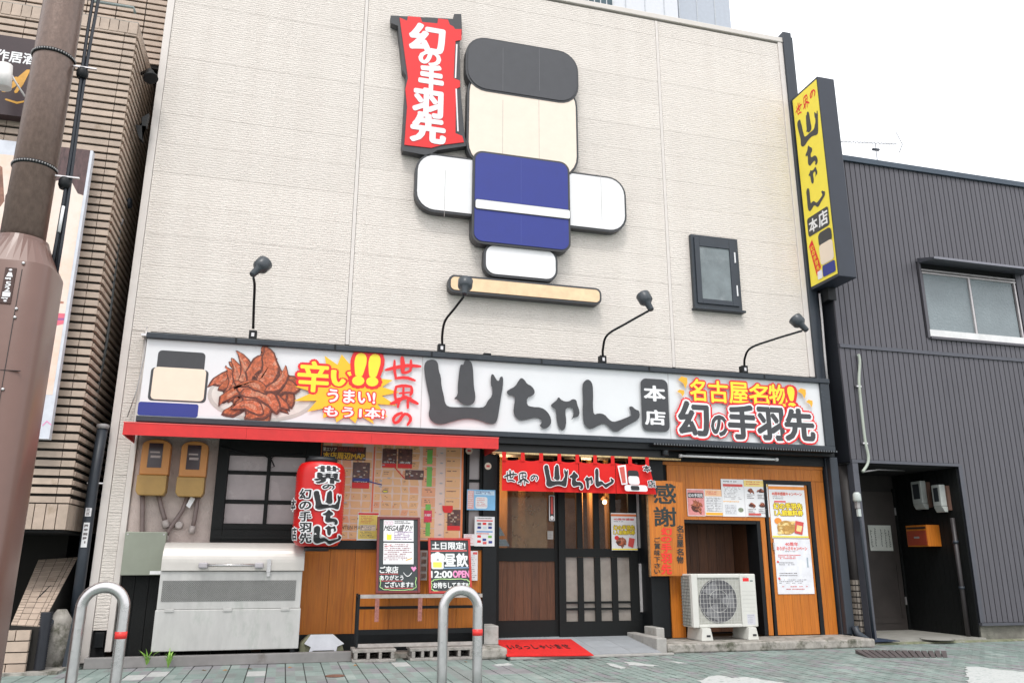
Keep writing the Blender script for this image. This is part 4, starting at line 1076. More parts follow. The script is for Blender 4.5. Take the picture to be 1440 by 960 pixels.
# weeds by the kerb
M_WEED = mat("weed_green", (.24, .44, .08), .6, var=.3, vs=30)
for i, (q, lab) in enumerate((((193, 938), 'small low green weed at the left of the kerb bar'), ((206, 938), 'taller green weed in the middle of three before the bin'), ((236, 939), 'right green weed growing at the kerb bar before the bin'))):
    c = atz(*q); rg = random.Random(i+40); t = thing('weed', lab, 'weed', (c.x, c.y, 0), 'weeds by the kerb')
    lb = B()
    for k in range(16):
        th = rg.uniform(0, 6.28); l = rg.uniform(.10, .22)*(.6 if i == 0 else 1.15); lean = rg.uniform(.2, .9)
        d = V((math.cos(th), math.sin(th), 0)); s_ = d.cross(V((0, 0, 1)))*rg.uniform(.007, .013)
        p0 = V((c.x, c.y, 0)); p1 = p0+d*l*.35*lean+V((0, 0, l*.6)); p2 = p0+d*l*lean+V((0, 0, l*.85))
        lb.add([p0-s_*.3, p0+s_*.3, p1+s_, p1-s_, p2], [(0, 1, 2, 3), (3, 2, 4)])
    lb.build('leaves', M_WEED, t, kind='stuff')

# ================================================================== RED LANTERN
LY = -.62
lc = at(449, 708, LY); lr = (X(484, 708, LY)-X(415, 708, LY))/2*1.0
lz1, lz0 = ZZ(452, 651, LY), ZZ(449, 768, LY)
ln = thing('paper_lantern', 'big red paper lantern with black and white characters beside the map board', 'lantern', (lc.x, LY, lz0))
M_LAN = mat("lantern_red", (.62, .010, .010), .35, var=.05, vs=3)
H_ = lz1-lz0; NR = 30
def lrad(f):            # f 0 bottom .. 1 top
    e = min(f, 1-f)*H_
    q = .16
    return lr*(1 if e > q else (.70+.30*math.sqrt(max(0, 1-(1-e/q)**2))))
prof = []
for k in range(NR*2+1):
    f = k/(NR*2); prof.append((f*H_, lrad(f)+(.007 if k % 2 else -.004)))
B().lathe((lc.x, LY, lz0), (0, 0, 1), prof, 40).build('shade', M_LAN, ln)
for z_, w_ in ((lz1, .19), (lz0-.055, .15)):
    B().lathe((lc.x, LY, z_), (0, 0, 1), [(0, w_*.98), (.055, w_)], 24).build('cap_ring', M_INKB, ln)
B().box(lc.x-.16, lc.x+.16, LY-.03, LY+.12, lz1+.056, lz1+.085).build('bracket', M_BLACK, ln)
B().tube([(lc.x, LY, lz1+.08), (lc.x, LY+.05, AZ1-.02)], .006, 6).build('cord', M_BLACK, ln)
pl = Pr((lc.x-lr, LY-lr, lz1), (2*lr, 0, 0), (0, 0, -H_), (0, -1, 0), .004, ln, True)
def lfn(a, b, lay):
    s_ = max(-1.0, min(1.0, (2*a-1))); th = math.asin(s_*.999)
    rr = lrad(max(.001, min(.999, 1-b)))+.0085+lay
    # arc-length mapping about the side facing the street
    al = (2*a-1)*1.12
    return V((lc.x+rr*math.sin(al), LY-rr*math.cos(al), lz1-b*H_))
pl.fn = lfn
def la(px, py):
    c_ = at(px, py, LY-lr*.8); return c_
zl2 = Z(400, 620, 6)
def lb2(x0, y0, x1, y1):     # enlargement pixels on the lantern -> angular fractions
    o = []
    for x, y in ((x0, (y0+y1)/2), (x1, (y0+y1)/2), ((x0+x1)/2, y0), ((x0+x1)/2, y1)):
        px, py = zl2(x, y); d = ray(px, py); d = d/d.y
        # intersect the vertical cylinder
        ox, oy = CAM.x-lc.x, CAM.y-LY
        A = d.x*d.x+1; Bq = 2*(ox*d.x+oy); C = ox*ox+oy*oy-lr*lr; D = max(0, Bq*Bq-4*A*C)
        t_ = (-Bq-math.sqrt(D))/(2*A); q = CAM+d*t_
        o.append((math.atan2(q.x-lc.x, -(q.y-LY))/1.12/2+.5, (lz1-q.z)/H_))
    return o[0][0], o[2][1], o[1][0], o[3][1]
HWl = [(M_WHITE, .016)]
pl.e = .0016
pl.text("世", *lb2(285, 208, 450, 262), M_INKB, .05, [(M_WHITE, .15)]); pl.text("界", *lb2(262, 270, 452, 355), M_INKB, .05, [(M_WHITE, .13)])
pl.glyph('no', *lb2(318, 362, 415, 408), M_INKB, [(M_WHITE, .011)])
pl.glyph('yama', *lb2(248, 415, 460, 578), M_INKB, HWl); pl.glyph('chi', *lb2(318, 580, 438, 705), M_INKB, HWl)
pl.glyph('ya', *lb2(335, 712, 420, 795), M_INKB, HWl); pl.glyph('n', *lb2(248, 715, 462, 868), M_INKB, HWl)
for ch, y0, y1 in (("幻", 405, 485), ("の", 510, 575), ("手", 595, 675), ("羽", 690, 765), ("先", 775, 855)):
    pl.text(ch, *lb2(150, y0, 232, y1), M_INKB, .035, [(M_WHITE, .12)])
pl.text("本", *lb2(98, 490, 128, 585), M_INKB, .035, [(M_WHITE, .12)]); pl.text("店", *lb2(100, 730, 132, 830), M_INKB, .035, [(M_WHITE, .12)])
pl.done()

# ================================================================== MAP BOARD
MY = -.03
mb0, mb1, mbz0, mbz1 = X(447, 700, MY), X(651, 700, MY), ZZ(560, 760, MY), 2.695
mp_ = thing('map_board', 'large orange street map board on the wall between lantern and door post', 'board', ((mb0+mb1)/2, MY, mbz0))
B().box(mb0, mb1, MY, .0, mbz0, mbz1).build('board', mat("map_orange_edge", (.80, .22, .07), .4), mp_, bev=.003)
pm_ = pr_front((mb0, mb1, mbz0, mbz1), MY, mp_, .001); pm_.e = .00003
M_MAPB = mat("map_road_pink", (.80, .57, .48), .4, var=.04, vs=2)
M_MAPO = mat("map_block_peach", (.80, .44, .22), .4, var=.08, vs=3)
M_MAPO2 = mat("map_block_salmon", (.80, .36, .20), .4, var=.06, vs=3)
M_GRN = mat("map_green", (.17, .46, .08), .4)
zm1, zm2 = Z(410, 620, 6.4), Z(530, 620, 6.857)
pm_.rect(.012, .0, .985, .985, M_MAPB, 'map_sheet')
rg = random.Random(9)
ys = [0, .09, .17, .27, .36, .44, .52, .60, .68, .75, .83, .91, .985]; xs = [.012, .07, .145, .215, .29, .355, .42, .50, .56, .615, .685]
for i in range(len(ys)-1):
    for j in range(len(xs)-1):
        if rg.random() < .93:
            sk = rg.uniform(-.006, .006)
            a, b, c, d = xs[j]+.005, ys[i]+.006, xs[j+1]-.005, ys[i+1]-.007
            pm_.poly([(a+sk, b), (c+sk, b), (c-sk, d), (a-sk, d)], M_MAPO if rg.random() < .8 else M_MAPO2, 'map_block')
            if rg.random() < .6: pm_.rows(a+.01, b+.02, c-.01, d-.02, 2, mat("map_ink", (.22, .10, .08), .5), .4, rg.randint(0, 999), (.1, .3), .6)
for i in range(9):
    a, b = .70, .02+.107*i
    pm_.rect(.705, b, .80, b+.095, M_MAPO2 if i < 6 else M_MAPO, 'map_block'); pm_.rect(.87, b, .975, b+.10, M_MAPO, 'map_block')
    pm_.rows(.725, b+.02, .78, b+.06, 2, mat("map_ink", (.22, .10, .08), .5), .5, i, (.1, .3), .8)
    pm_.rows(.88, b+.03, .95, b+.05, 1, mat("map_ink", (.22, .10, .08), .5), .5, i+50, (.1, .3), .8)
    pm_.disc(.84, b+.06, .012, .007, mat("map_grey", (.45, .42, .45), .5), 'map_mark', 12)
def mq(z_, x0, y0, x1, y1): return MB(z_, x0, y0, x1, y1, pm_)
pm_.rect(*mq(zm1, 722, 50, 750, 640), M_MAPB, 'map_road'); pm_.rect(*mq(zm1, 727, 50, 742, 640), mat("map_line_red", (.75, .14, .06), .5), 'map_road')
for bx in ((484, 85, 535, 222), (480, 248, 530, 438), (468, 608, 518, 665), (468, 785, 512, 915)): pm_.rect(*mq(zm2, *bx), M_GRN, 'map_green_strip')
M_DPH = mat("photo_dark", (.10, .035, .03), .4, var=.6, vs=18)
pm_.rect(*mq(zm1, 272, 48, 668, 170), mat("map_title_brown", (.07, .02, .015), .4), 'map_title')
pm_.text("SAKAE AREA MAP", *mq(zm1, 415, 52, 655, 92), mat("title_red_brown", (.30, .05, .03), .5), .03); pm_.text("栄エリア", *mq(zm1, 282, 55, 405, 90), M_CREAM, .02)
pm_.text("本店周辺MAP", *mq(zm1, 285, 102, 655, 162), mat("title_gold", (.85, .48, .03), .5), .035)
def photo(bx, z_, cap="", base=M_DPH, foot=M_PRED, seed=0):
    a, b, c, d = mq(z_, *bx); pm_.rect(a, b, c, d, base, 'map_photo'); rg = random.Random(seed)
    for k in range(14):
        x, y = rg.uniform(a+.004, c-.02), rg.uniform(b+.005, b+(d-b)*.6)
        pm_.rect(x, y, x+rg.uniform(.008, .02), y+rg.uniform(.006, .02), rg.choice([mat("photo_cream", (.55, .42, .32), .4), mat("photo_brown", (.28, .12, .06), .4), M_DPH]), 'map_photo_detail')
    pm_.rect(a, b+(d-b)*.78, c, d, foot, 'map_photo')
    if cap: pm_.text(cap, a+(c-a)*.12, b+(d-b)*.66, c-(c-a)*.12, b+(d-b)*.76, M_WHITE, .02)
photo((548, 192, 702, 425), zm1, "本店", seed=1); pm_.rect(*mq(zm1, 548, 335, 702, 362), M_BLUE, 'map_photo')
photo((52, 75, 190, 255), zm2, "山ちゃん", seed=2); photo((203, 75, 340, 262), zm2, "支店", seed=3); photo((272, 280, 450, 372), zm2, "", seed=4, foot=M_DPH)
photo((678, 660, 802, 860), zm2, "", seed=5)
pm_.poly([pm_.loc(*zm2(u, v)) for u, v in ((630, 622), (730, 622), (730, 665), (715, 690), (648, 690), (632, 660))], M_PRED)
pm_.rect(*mq(zm2, 452, 668, 528, 780), mat("map_crimson", (.70, .03, .08), .4), 'map_mark'); pm_.text("矢場町", *mq(zm2, 458, 700, 520, 725), M_WHITE, .02)
pm_.line([pm_.loc(*zm1(700, 365)), pm_.loc(*zm1(810, 392))], .02, M_BLUE); pm_.line([pm_.loc(*zm2(175, 258)), pm_.loc(*zm2(265, 360))], .018, M_PRED)
pm_.disc(*pm_.loc(*zm1(842, 452)), .021, .014, mat("map_navy", (.05, .06, .16), .4), 'map_mark'); pm_.disc(*pm_.loc(*zm1(842, 452)), .017, .009, M_YEL, 'map_mark')
pm_.text("HONTEN MAP", *mq(zm1, 385, 758, 640, 792), mat("map_text_brown", (.20, .10, .06), .5), .01)
rg = random.Random(4)
for k in range(26): pm_.rect(*((lambda a, b: (a, b, a+.006, b+.008))(rg.uniform(.03, .95), rg.uniform(.1, .95))), rg.choice([M_INKB, M_PRED, M_PRED]), 'map_mark')
for k in range(16): pm_.disc(rg.uniform(.1, .65), rg.uniform(.1, .9), .012, .007, mat("map_grey", (.45, .42, .45), .5), 'map_mark', 12)
pm_.done()

# ================================================================== CHALKBOARDS, BENCH FRAME, BLOCKS
zq3 = Z(490, 710, 6.857)
M_CHB = mat("chalkboard", (.035, .045, .048), .6, var=.2, vs=4)
M_DRED = mat("frame_dark_red", (.16, .022, .022), .5, var=.2, vs=12)
M_BRED = mat("frame_red", (.42, .025, .02), .5, var=.15, vs=12)
M_CHW = mat("chalk_white", (.72, .74, .74), .8, var=.12, vs=40)
M_CHP = mat("chalk_pink", (.78, .28, .50), .8, var=.12, vs=40)
M_CHR = mat("chalk_red", (.72, .12, .12), .8, var=.15, vs=40)
M_CHG = mat("chalk_green", (.42, .68, .28), .8, var=.12, vs=40)
M_CHY = mat("chalk_yellow", (.80, .78, .12), .8, var=.1, vs=40)
def board(label, px4, Yb, lean, fm, fw, name='chalkboard'):
    """free standing board leaning back; px4: bottom left, bottom right, height pixel at top left"""
    (blx, bly), (brx, bry), (tlx, tly) = px4
    a, b = at(blx, bly, Yb), at(brx, bry, Yb)
    z0 = (a.z+b.z)/2
    t_ = at(tlx, tly, Yb+lean)
    H = math.hypot(t_.z-z0, lean); W_ = b.x-a.x
    th = thing(name, label, 'sign board', ((a.x+b.x)/2, Yb, z0))
    O = V((a.x, Yb+lean, t_.z)); U = V((W_, 0, 0)); VV = V((0, -lean, z0-t_.z)); N = U.cross(VV).normalized()
    if N.y > 0: N = -N
    def bx(u0, u1, v0, v1, d0, d1):
        c = B(); P = [O+U*u+VV*v+N*d for d in (d0, d1) for v in (v0, v1) for u in (u0, u1)]
        return c.add(P, [(0, 2, 3, 1), (4, 5, 7, 6), (0, 1, 5, 4), (2, 6, 7, 3), (0, 4, 6, 2), (1, 3, 7, 5)])
    fu, fv = fw/W_, fw/H
    bx(fu*.9, 1-fu*.9, fv*.9, 1-fv*.9, -.012, 0).build('slate', M_CHB, th)
    for q in ((0, fu, 0, 1), (1-fu, 1, 0, 1), (fu+.001, 1-fu-.001, 0, fv), (fu+.001, 1-fu-.001, 1-fv, 1)):
        bx(*q, -.018, .014).build('frame_bar', fm, th, bev=.003)
    return th, Pr(O, U, VV, N, .001, th), bx
BYb = -.50
th, pc1, bx = board('tall chalkboard with dark red frame and two handwritten white menu sheets', (zq3(262, 848), zq3(690, 850), zq3(300, 112)), BYb, .20, M_DRED, .03)
def cb(p_, x0, y0, x1, y1): return MB(zq3, x0, y0, x1, y1, p_)
for k, bxs in enumerate(((338, 145, 628, 348), (336, 362, 628, 568))):
    a, b, c, d = cb(pc1, *bxs); bx(a, c, b, d, .002, .004).build('menu_sheet', M_WHITE, th)
pc1.lay = .0045
pc1.text("MEGA盛り!!", *cb(pc1, 350, 188, 612, 250), M_INKB, .02, skew=.08); pc1.text("〇〇〇", *cb(pc1, 345, 155, 430, 190), M_CHP, .01)
pc1.rows(*cb(pc1, 445, 155, 620, 185), 2, M_INKB, .5, 1, (.05, .12)); pc1.rows(*cb(pc1, 440, 255, 620, 340), 5, mat("ink_mixed", (.25, .14, .3), .5), .5, 2, (.05, .14))
pc1.rrect(*cb(pc1, 370, 268, 415, 335), .01, M_YEL); pc1.rrect(*cb(pc1, 375, 258, 415, 285), .01, M_CHW)
pc1.rows(*cb(pc1, 345, 375, 610, 540), 9, mat("ink_mixed2", (.30, .14, .16), .5), .45, 5, (.03, .12), .8)
pc1.line([pc1.loc(*zq3(555, 530)), pc1.loc(*zq3(610, 512))], .016, M_ORANGE); pc1.line([pc1.loc(*zq3(360, 400)), pc1.loc(*zq3(410, 385))], .008, M_PRED)
pc1.text("ご来店", *cb(pc1, 303, 590, 478, 655), M_CHW, .035); pc1.text("ありがとう", *cb(pc1, 303, 675, 528, 722), M_CHW, .035); pc1.text("ございます!!", *cb(pc1, 352, 738, 622, 790), M_CHW, .035)
for q in (((300, 664), (478, 662)), ((300, 730), (520, 730)), ((350, 797), (618, 800))): pc1.line([pc1.loc(*zq3(*e)) for e in q], .008, M_CHR)
pc1.line([pc1.loc(*zq3(530+ (80*i/6), 650+35*math.sin(math.pi*i/6))) for i in range(7)], .010, M_CHW)
pc1.poly([pc1.loc(*zq3(*e)) for e in ((600,600),(615,592),(628,600),(645,590),(655,608),(628,642))], M_CHP)
def cloud(p_, x0, y0, x1, y1, n, m, w_=.012, gap=None):
    pts = []
    for k in range(n*6+1):
        t = 2*math.pi*k/(n*6); r = 1+.07*abs(math.sin(n*t/2))
        cx, cy = (x0+x1)/2, (y0+y1)/2
        sx = math.copysign(abs(math.cos(t))**.45, math.cos(t)); sy = math.copysign(abs(math.sin(t))**.45, math.sin(t))
        pts.append(p_.loc(*zq3(cx+(x1-x0)/2*sx*r*.94, cy+(y1-y0)/2*sy*r*.9)))
    for i in range(len(pts)-1):
        if gap and gap(i/(len(pts)-1)): continue
        p_.line([pts[i], pts[i+1]], w_, m, 'chalk_border')
cloud(pc1, 300, 668, 655, 822, 10, M_CHG, .011, lambda f: .55 < f < .93)
pc1.done()
th, pc2, bx = board('black chalkboard with bright red frame reading 12:00 OPEN', (zq3(775, 852), zq3(1193, 850), zq3(757, 315)), BYb, .18, M_BRED, .03)
pc2.text("土日限定!", *cb(pc2, 805, 355, 1125, 425), M_CHW, .035); pc2.line([pc2.loc(*zq3(797, 441)), pc2.loc(*zq3(1140, 438))], .018, M_CHR)
pc2.text("昼飲", *cb(pc2, 925, 465, 1150, 590), M_CHW, .035); pc2.line([pc2.loc(*zq3(920, 607)), pc2.loc(*zq3(1160, 600))], .018, mat("chalk_blue", (.22, .34, .50), .8))
for x, y, r in ((825, 500, 36), (860, 485, 34), (895, 500, 34), (815, 530, 25), (905, 530, 20)):
    a, b = pc2.loc(*zq3(x, y)); pc2.disc(a, b, r/6.857*.0095/pc2.W, r/6.857*.0095/pc2.H, M_CHW, 'chalk_drawing')
pc2.rrect(*cb(pc2, 800, 530, 918, 615), .02, M_CHW, 'chalk_drawing'); pc2.rrect(*cb(pc2, 815, 548, 900, 600), .01, M_CHY, 'chalk_drawing')
pc2.text("12:00", *cb(pc2, 797, 635, 998, 697), M_CHW, .04); pc2.text("OPEN", *cb(pc2, 1008, 632, 1165, 695), M_CHP, .045)
cloud(pc2, 795, 708, 1170, 835, 12, M_CHG, .013); pc2.text("お待ちしてます!!", *cb(pc2, 818, 745, 1150, 800), M_CHW, .04)
pc2.done()

# steel frame (bench without seat) that carries the boards
zb5 = Z(480, 820, 6)
t = thing('display_stand', 'low black steel stand with grey rails carrying the two chalkboards', 'stand', (1.4, -.5, .16))
yF, yR = -.62, -.36
xa, xb = X(*zb5(140, 300), yF), X(*zb5(1195, 300), yF)
zt = ZZ(*zb5(660, 100), yF); zbm = ZZ(*zb5(660, 512), yF)
for x, y in ((xa, yF), (xb, yF), (xa-.0, yR), (xb, yR)):
    B().box(x-.013, x+.013, y-.013, y+.013, .165, zt+.02).build('leg', M_BLACK, t)
M_GR = mat("grey_steel_rail", (.38, .35, .33), .5, .2, var=.25, vs=10)
B().box(xa+.015, xb-.015, yF-.02, yF+.012, zt-.028, zt+.015).build('front_rail', M_GR, t)
B().box(xa+.015, xb-.015, yF-.012, yF+.012, zbm-.02, zbm+.02).build('front_rail', M_GR, t)
B().box(xa+.015, xb-.015, yR-.01, yR+.01, zt-.17, zt-.135).box(xa+.015, xb-.015, yR-.01, yR+.01, zbm+.10, zbm+.16).build('rear_rail', M_BLACK, t)
for x in (xa, xb): B().box(x-.01, x+.01, yF+.014, yR-.014, zt-.02, zt+.0).box(x-.01, x+.01, yF+.014, yR-.014, zbm-.02, zbm+.0).build('side_rail', M_BLACK, t)
B().box(xa+.015, xb-.015, yF+.02, yR-.02, zt-.01, zt+.004).build('shelf', M_BLACK, t)
for q in (300, 662):
    x = X(*zb5(q, 180), yF); B().box(x-.025, x+.025, yF-.034, yF-.021, zt-.30, zt-.03).build('strap', mat("strap_red_brown", (.30, .12, .10), .7, var=.5, vs=25), t)
# hollow concrete blocks
def block(label, x0, x1, y0, y1, z0, z1, holes):
    t = thing('concrete_block', label, 'concrete block', ((x0+x1)/2, (y0+y1)/2, z0), 'hollow concrete blocks under the stand')
    n = holes; w_ = (x1-x0); rim = .035; cell = (w_-rim*(n+1)-.05)/n
    b = B(); b.box(x0, x1, y0, y1, z0, z0+rim).box(x0, x1, y0, y1, z1-rim, z1)
    x = x0
    b.box(x0+.02, x0+.025+rim, y0, y1, z0+rim+.0005, z1-rim-.0005)
    x = x0+.025+rim
    for k in range(n-1):
        b.box(x+cell, x+cell+rim, y0, y1, z0+rim+.0005, z1-rim-.0005); x += cell+rim
    b.box(x+cell, x1-.02, y0, y1, z0+rim+.0005, z1-rim-.0005)
    b.build('block', mat("block_concrete", (.30, .28, .26), .95, var=.25, vs=14, bump=.7, bs=60, c2=(.16, .155, .13), f2=.56, s2=5), t, bev=.006)
    B().box(x0+.03, x1-.03, y1-.03, y1-.02, z0+rim, z1-rim).build('core', M_DARK, t)
bh = .145
for lab, q0, q1 in (('hollow concrete block at the left end of the stand beside the kerb bar', 95, 462), ('middle hollow concrete block under the stand', 582, 865), ('right hollow concrete block under the stand beside the door step', 868, 1222)):
    block(lab, X(*zb5(q0, 600), -.74), X(*zb5(q1, 600), -.74), -.74, -.36, .0, bh, 3)

# small sheets on the map board, the narrow window and posts
def px_poster(label, x0, y0, x1, y1, Y, base, z_=None, **k):
    if z_: x0, y0 = z_(x0, y0); x1, y1 = z_(x1, y1)
    xm, ym = (x0+x1)/2, (y0+y1)/2
    return poster(label, (X(x0, ym, Y), X(x1, ym, Y), ZZ(xm, y1, Y), ZZ(xm, y0, Y)), Y, base, **k)
M_TXT = mat("print_grey_text", (.16, .14, .15), .5)
M_TXR = mat("print_red_text", (.62, .08, .07), .5)
th, p = px_poster('yellow notice sheet with red heading stuck on the lower left of the map board', 590, 640, 785, 892, -.035, M_WHITE, zm1)
p.rect(.06, .10, .94, .95, mat("notice_yellow", (.82, .62, .14), .5)); p.rect(.03, .02, .97, .09, M_PRED); p.rect(.12, .45, .86, .66, mat("notice_pale", (.80, .66, .52), .5))
p.rows(.15, .14, .85, .42, 5, M_TXR, .4, 1); p.rows(.15, .47, .85, .92, 8, M_TXT, .4, 2); p.done()
th, p = px_poster('light blue landscape poster on the black post left of the entrance', 868, 468, 1140, 665, -.058, mat("poster_blue", (.22, .50, .78), .5), zm2)
p.rrect(.30, .35, .72, .92, .03, M_WHITE); p.rect(.02, .05, .24, .95, mat("poster_pink", (.75, .42, .40), .5)); p.rect(.26, .06, .97, .26, mat("poster_sky", (.55, .72, .86), .5)); p.rows(.3, .08, .95, .24, 2, M_BLUE, .5, 3); p.rows(.34, .42, .70, .85, 5, M_TXR, .35, 4); p.rows(.03, .1, .22, .9, 8, M_WHITE, .4, 5); p.done()
th, p = px_poster('white payment notice with red and blue bands below the light blue poster', 1215, 110, 1408, 395, -.058, M_WHITE, zq3)
p.rect(.10, .12, .90, .16, M_PRED); p.rect(.10, .49, .90, .53, mat("band_blue", (.05, .25, .60), .5))
for k, (a, b, m) in enumerate(((.14, .21, M_TXT), (.40, .20, M_PRED), (.68, .21, M_TXT), (.14, .33, M_BLUE), (.42, .34, mat("chip_pale", (.6, .7, .75), .5)), (.68, .33, M_BLUE), (.14, .63, M_PRED), (.40, .74, M_BLUE), (.68, .64, M_GRN), (.14, .80, M_PRED), (.42, .85, M_CHR), (.70, .82, M_BLUE))): p.rect(a, b, a+.18, b+.08, m)
p.rows(.14, .04, .86, .10, 1, M_TXT, .5, 2); p.rows(.1, .56, .9, .62, 1, M_TXR, .5, 3); p.done()
th, p = px_poster('small pale pink sheet half behind the white payment notice', 1110, 278, 1222, 390, -.056, mat("sheet_pinkish", (.78, .70, .70), .5), zq3)
p.rows(.1, .1, .9, .9, 6, M_TXR, .35, 1); p.done()
th, p = px_poster('narrow white sheet behind the right edge of the red framed chalkboard', 1150, 440, 1245, 725, -.034, M_WHITE, zq3)
p.rect(.5, .04, .95, .12, M_CHR); p.rows(.1, .15, .9, .95, 12, M_TXT, .3, 1, fill=.6); p.done()
th, p = px_poster('photo leaflet between the two chalkboards on the orange boards', 690, 435, 760, 722, -.034, mat("leaflet_grey", (.45, .40, .38), .5), zq3)
for k in range(4): p.rect(.15, .06+.24*k, .85, .20+.24*k, mat("leaflet_photo", (.22, .13, .10), .5, var=.6, vs=30)); p.rows(.1, .20+.24*k, .9, .27+.24*k, 1, M_TXT, .4, k)
p.done()
# round stickers
for lab, (u, v), r, z_ in (('oval cream sticker with red middle on the black post', (1072, 240), 35, zm2), ('round pale sticker under the right end of the awning', (890, 92), 36, zm2)):
    c = at(*z_(u, v), -.060); t = thing('sticker', lab, 'sticker', (c.x, -.056, c.z)); rw = r/6.857*.0095
    B().lathe((c.x, -.056, c.z), (0, -1, 0), [(0, rw), (.003, rw)], 24).build('base', mat("sticker_cream", (.72, .62, .50), .5), t)
    B().box(c.x-rw*.5, c.x+rw*.5, -.0605, -.0592, c.z-rw*.3, c.z+rw*.3).build('mark', M_TXR, t)

# ================================================================== NOREN CURTAIN
NY = -.24
zn = Z(690, 630, 6.261)
a, b = at(692, 636, NY), at(957, 646, NY)
nz = (a.z+b.z)/2
nt_ = thing('noren_curtain', 'short red shop curtain with black characters on a bamboo pole over the entrance', 'curtain', ((a.x+b.x)/2, NY, nz-.6))
B().tube([(a.x, NY, nz), (b.x, NY, nz)], .016, 10).build('pole', mat("bamboo", (.55, .40, .20), .5, var=.25, vs=6, stretch=(8, 1, 1)), nt_)
nX0, nX1 = X(*zn(95, 250), NY), X(*zn(1395, 250), NY)
ntop, nbot = ZZ(*zn(600, 108), NY), ZZ(*zn(600, 385), NY)
def ny_(x, z):
    f = (ntop-z)/(ntop-nbot)
    return NY-.012+(.010*math.sin(x*5)+.003*math.sin(x*17+1.3))*(.3+.7*max(0, f))
slit = [nX0, X(*zn(775, 250), NY), X(*zn(1098, 250), NY), nX1]
for i, (a, b) in enumerate(zip(slit, slit[1:])):
    g = B(); n = max(4, int((b-a)/.05)); m_ = 7
    fl = .10 if i == 2 else 0
    vs = []; fs_ = []
    for j in range(m_+1):
        f = j/m_; z = ntop+(nbot-ntop)*f+(.0)
        for k in range(n+1):
            x = a+.004+(b-a-.008)*k/n; x2 = x+fl*f*(k/n)
            sag = .025*abs(math.sin(math.pi*((x-nX0)/(nX1-nX0)*8)))*(1-f)**3
            vs.append((x2, ny_(x, z), z-sag))
    fs_ = [(j*(n+1)+k, j*(n+1)+k+1, (j+1)*(n+1)+k+1, (j+1)*(n+1)+k) for j in range(m_) for k in range(n)]
    g.add(vs, fs_, True).build('cloth', M_CLOTH, nt_)
for k in range(9):
    x = nX0+.03+(nX1-nX0-.06)*k/8
    B().add([(x-.028, NY-.022, ntop-.03), (x+.028, NY-.022, ntop-.03), (x+.028, NY-.022, nz+.012), (x-.028, NY-.022, nz+.012), (x+.028, NY+.02, nz+.014), (x-.028, NY+.02, nz+.014)], [(0, 1, 2, 3), (3, 2, 4, 5)]).build('loop', M_CLOTH, nt_)
pn = Pr((nX0, NY, ntop), (nX1-nX0, 0, 0), (0, 0, nbot-ntop), (0, -1, 0), .004, nt_, True)
def nfn(a, b, lay):
    x = nX0+(nX1-nX0)*a; z = ntop+(nbot-ntop)*b
    return V((x+(.10*b*(x-slit[2])/(nX1-slit[2]) if x > slit[2] else 0), ny_(x, z)-lay-.012, z))
pn.fn = nfn; pn.e = .0025
def nb_(x0, y0, x1, y1): return MB(zn, x0, y0, x1, y1, pn)
HN = [(M_WHITE, .011)]
pn.glyph('se', *nb_(112, 190, 228, 295), M_INKB, HN); pn.glyph('kai', *nb_(232, 210, 330, 325), M_INKB, HN); pn.glyph('no', *nb_(342, 235, 410, 290), M_INKB, HN)
pn.glyph('yama', *nb_(462, 145, 672, 345), M_INKB, HN); pn.glyph('chi', *nb_(685, 208, 805, 362), M_INKB, HN)
pn.glyph('ya', *nb_(818, 250, 890, 358), M_INKB, HN); pn.glyph('n', *nb_(908, 182, 1070, 350), M_INKB, HN)
pn.text("本", *nb_(1318, 155, 1378, 212), M_INKB, .03, [(M_WHITE, .10)]); pn.text("店", *nb_(1335, 285, 1392, 345), M_INKB, .03, [(M_WHITE, .10)])
pn.poly([pn.loc(*zn(*e)) for e in ((1098, 158), (1168, 150), (1175, 320), (1130, 325))], M_WHITE)
pn.poly([pn.loc(*zn(*e)) for e in ((1112, 172), (1155, 166), (1162, 308), (1135, 312))], mat("banner_faded_red", (.60, .10, .08), .6))
pn.rrect(*nb_(1180, 200, 1270, 262), .03, M_INKB, 'colour_field'); pn.rrect(*nb_(1182, 250, 1268, 322), .03, M_WHITE, 'colour_field'); pn.rrect(*nb_(1150, 328, 1322, 382), .03, M_WHITE, 'colour_field'); pn.rrect(*nb_(1196, 334, 1260, 372), .02, M_INKB, 'colour_field')
pn.done()
# warm strip lamp glow is left to the real lamps; stickers on the left door glass
th, p = px_poster('tall narrow red and white sticker at the top right of the left door glass', 508, 408, 568, 645, YD-.006, M_INKB, zn, cat='sticker', name='sticker', t=.003)
p.rrect(.1, .03, .9, .97, .01, M_WHITE); p.rrect(.2, .05, .8, .95, .01, M_INKB); p.rect(.35, .08, .68, .72, M_TXR); p.disc(.5, .86, .26, .08, M_WHITE); p.done()
th, p = px_poster('small pale square sticker low on the left door glass', 500, 728, 550, 800, YD-.006, mat("sticker_grey", (.35, .34, .32), .5), zn, cat='sticker', name='sticker', t=.003); p.rows(.1, .1, .9, .9, 4, M_TXT, .4, 1); p.done()
B().box(X(*zn(190, 600), YD+.012), X(*zn(500, 600), YD+.012), YD+.0285, YD+.029, ZZ(*zn(300, 880), YD+.03), ZZ(*zn(300, 380), YD+.03)).build('glass_film', mat("glass_film_tan", (.42, .27, .13), .4, var=.25, vs=7, alpha=.55), dL)
t = thing('glass_sign', 'pale blue triangular sign standing behind the left door glass', 'sign', (X(*zn(85, 790), YD+.1), YD+.1, ZZ(*zn(85, 860), YD+.1)))
